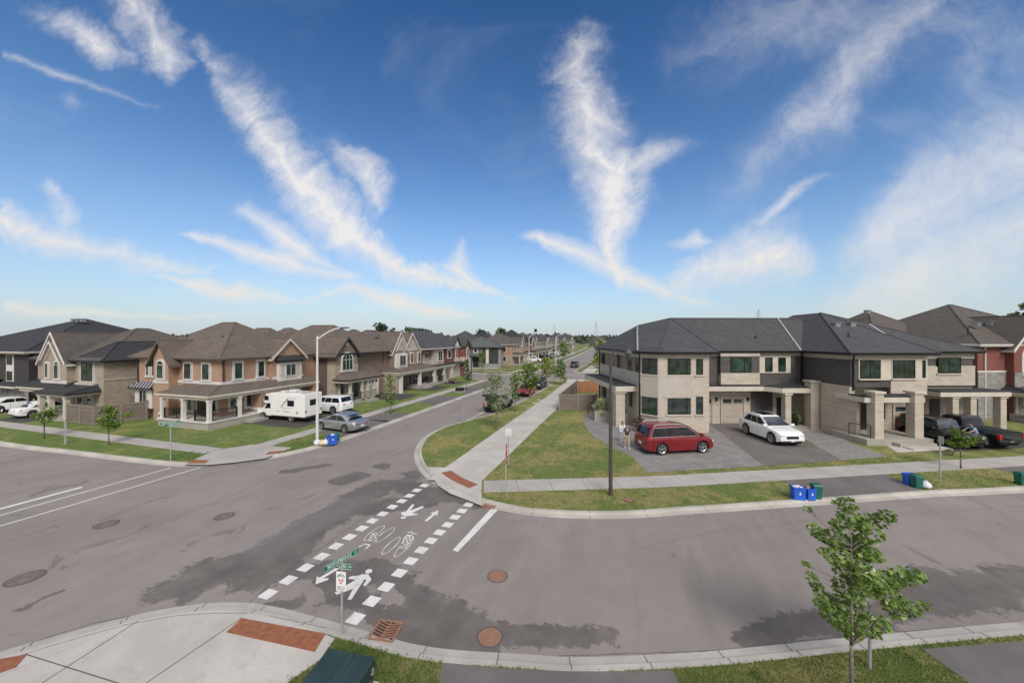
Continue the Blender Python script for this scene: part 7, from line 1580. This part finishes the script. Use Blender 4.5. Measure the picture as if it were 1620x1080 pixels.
    for s in (1,-1):
        an,toe=J[s][2:4]; m=MB(); m.ball(((an[0]+toe[0])/2,an[1],toe[2]+.005),.13*k,10,6,0,1.05,.42,.42); m.build('shoe',shoe,t,True)
        el,wr=Vector(J[s][5]),Vector(J[s][6]); d=(wr-el).normalized(); sd_=Vector((0,s,0)); m=MB(); pc=wr+d*.05*k
        m.ball(tuple(pc),.045*k,8,6,0,.8,.55,1.0)
        for j,(off,l) in enumerate(((-.027,.070),(-.009,.080),(.009,.075),(.027,.060))):
            a_=pc+Vector((off*k,0,0))+d*.03*k; m.tube([a_,a_+d*l*.55*k,a_+(d*.85+Vector((.3,-s*.25,0)))*l*k],[.0095*k,.009*k,.007*k],5)
        a_=pc+Vector((.03*k,0,0)); m.tube([a_,a_+(d*.5+Vector((.8,0,0)))*.035*k,a_+(d*.9+Vector((.5,0,0)))*.06*k],[.011*k,.010*k,.008*k],5); m.build('hand','skin',t,True)
    if pack: m=MB(); m.box(-.27*k,-.10*k,-.15*k,.15*k,1.02*k,1.42*k); o=m.build('backpack',pack,t); bv=o.modifiers.new('b','BEVEL'); bv.width=.05; bv.segments=2
    return t
toward=math.atan2(-1,-.15)
person('person in white top and pale trousers with long brown hair walking by the paver edge',at(985,700,BZ),R(-70),1.62,'cloth_white','cloth_pale',long=True,sleeve=1.0)
person('person in dark green shirt and tan trousers with a backpack near the minivan',at(991.5,709.5,BZ),R(-62),1.72,'cloth_green','cloth_tan',pack='pack_blue',walk_=.12)
person('person in light blue shirt leaning over the hood of the black off roader',loc2w(21.2,-4.5),R(199),1.72,'cloth_blue','cloth_dark',lean=.55,reach=True,shoe='ink',walk_=.05)
# ================================================================ GRASS BLADES
def on_screen(x,y,mg=160):
    d=-x*sa+y*ca
    if d<2: return False
    X=x*ca+y*sa; u=810+X/d*FPX; v=HY+CH/d*FPX
    return -mg<u<1620+mg and v<1080+mg
BX=[]
for e in EXC:
    xs=[p_[0] for p_ in e]; ys=[p_[1] for p_ in e]; BX.append((min(xs),max(xs),min(ys),max(ys),e))
def grass(inner,dens,lim,name,mat_,label,hts,xr,yr,seed,tall=0):
    r_=random.Random(seed); mb=MB(); mb.keep=True; x0,x1=xr; y0,y1=yr; A=(x1-x0)*(y1-y0); n=int(A*dens[0])
    for _ in range(n):
        x=r_.uniform(x0,x1); y=r_.uniform(y0,y1); d=math.hypot(x,y)
        if d>lim or r_.random()>(dens[1]/max(d,dens[1]))**2: continue
        if not on_screen(x,y) or not inpoly((x,y),inner): continue
        if any(a_<=x<=b_ and c_<=y<=dd and inpoly((x,y),e) for a_,b_,c_,dd,e in BX): continue
        k=max(1,d/11)**.75; hh=r_.uniform(*hts)*(.8+.2*k); w_=.009*k*r_.uniform(.7,1.4); a_=r_.uniform(0,6.28); lx,ly=r_.gauss(0,.45)*hh,r_.gauss(0,.45)*hh
        cx,cy=math.cos(a_)*w_,math.sin(a_)*w_; z=BZ-.005
        mb.add([(x-cx,y-cy,z),(x+cx,y+cy,z),(x+lx,y+ly,z+hh)],[(0,1,2)])
    tag(mb.build(name,mat_),label,'grass',kind='stuff')
grass(bC,(1500,10.5),30,'lawn_grass','grass_blade','short mixed grass of the near boulevard along the bottom curb',(.03,.085),(-10,16),(4.5,17),1)
mb=MB(); mb.keep=True; r_=random.Random(4)
for _ in range(2600):
    x=r_.uniform(-8.4,-3.4); y=r_.uniform(5.0,8.6)
    if not inpoly((x,y),bC) or any(a_<=x<=b_ and c_<=y<=dd and inpoly((x,y),e) for a_,b_,c_,dd,e in BX): continue
    if math.sin(x*5.1+y*3)+math.sin(y*7.3-x*2)+r_.uniform(-1,1)<.15: continue
    hh=r_.uniform(.03,.15)
    for k in range(r_.randint(3,7)):
        a_=r_.uniform(0,6.28); l=r_.uniform(.02,.05); q=Vector((x+r_.gauss(0,.03),y+r_.gauss(0,.03),BZ+hh*r_.uniform(.3,1))); u=Vector((math.cos(a_),math.sin(a_),r_.uniform(-.2,.7))).normalized(); v=Vector((-math.sin(a_),math.cos(a_),0))
        mb.add([q,q+u*l*.5+v*l*.3,q+u*l,q+u*l*.5-v*l*.3],[(0,1,2,3)])
tag(mb.build('weeds','weed_blade'),'leafy bright weeds around the green cabinet and curb edge','weeds',kind='stuff')
grass(bA,(420,13),36,'lawn_grass','grass_blade','short dry grass of the corner lawns beside the path',(.03,.08),(-16,24),(15,36),2)
grass(bB,(130,20),34,'lawn_grass','weed_blade','green grass of the left corner lawns',(.05,.12),(-46,-21),(15,30),3)
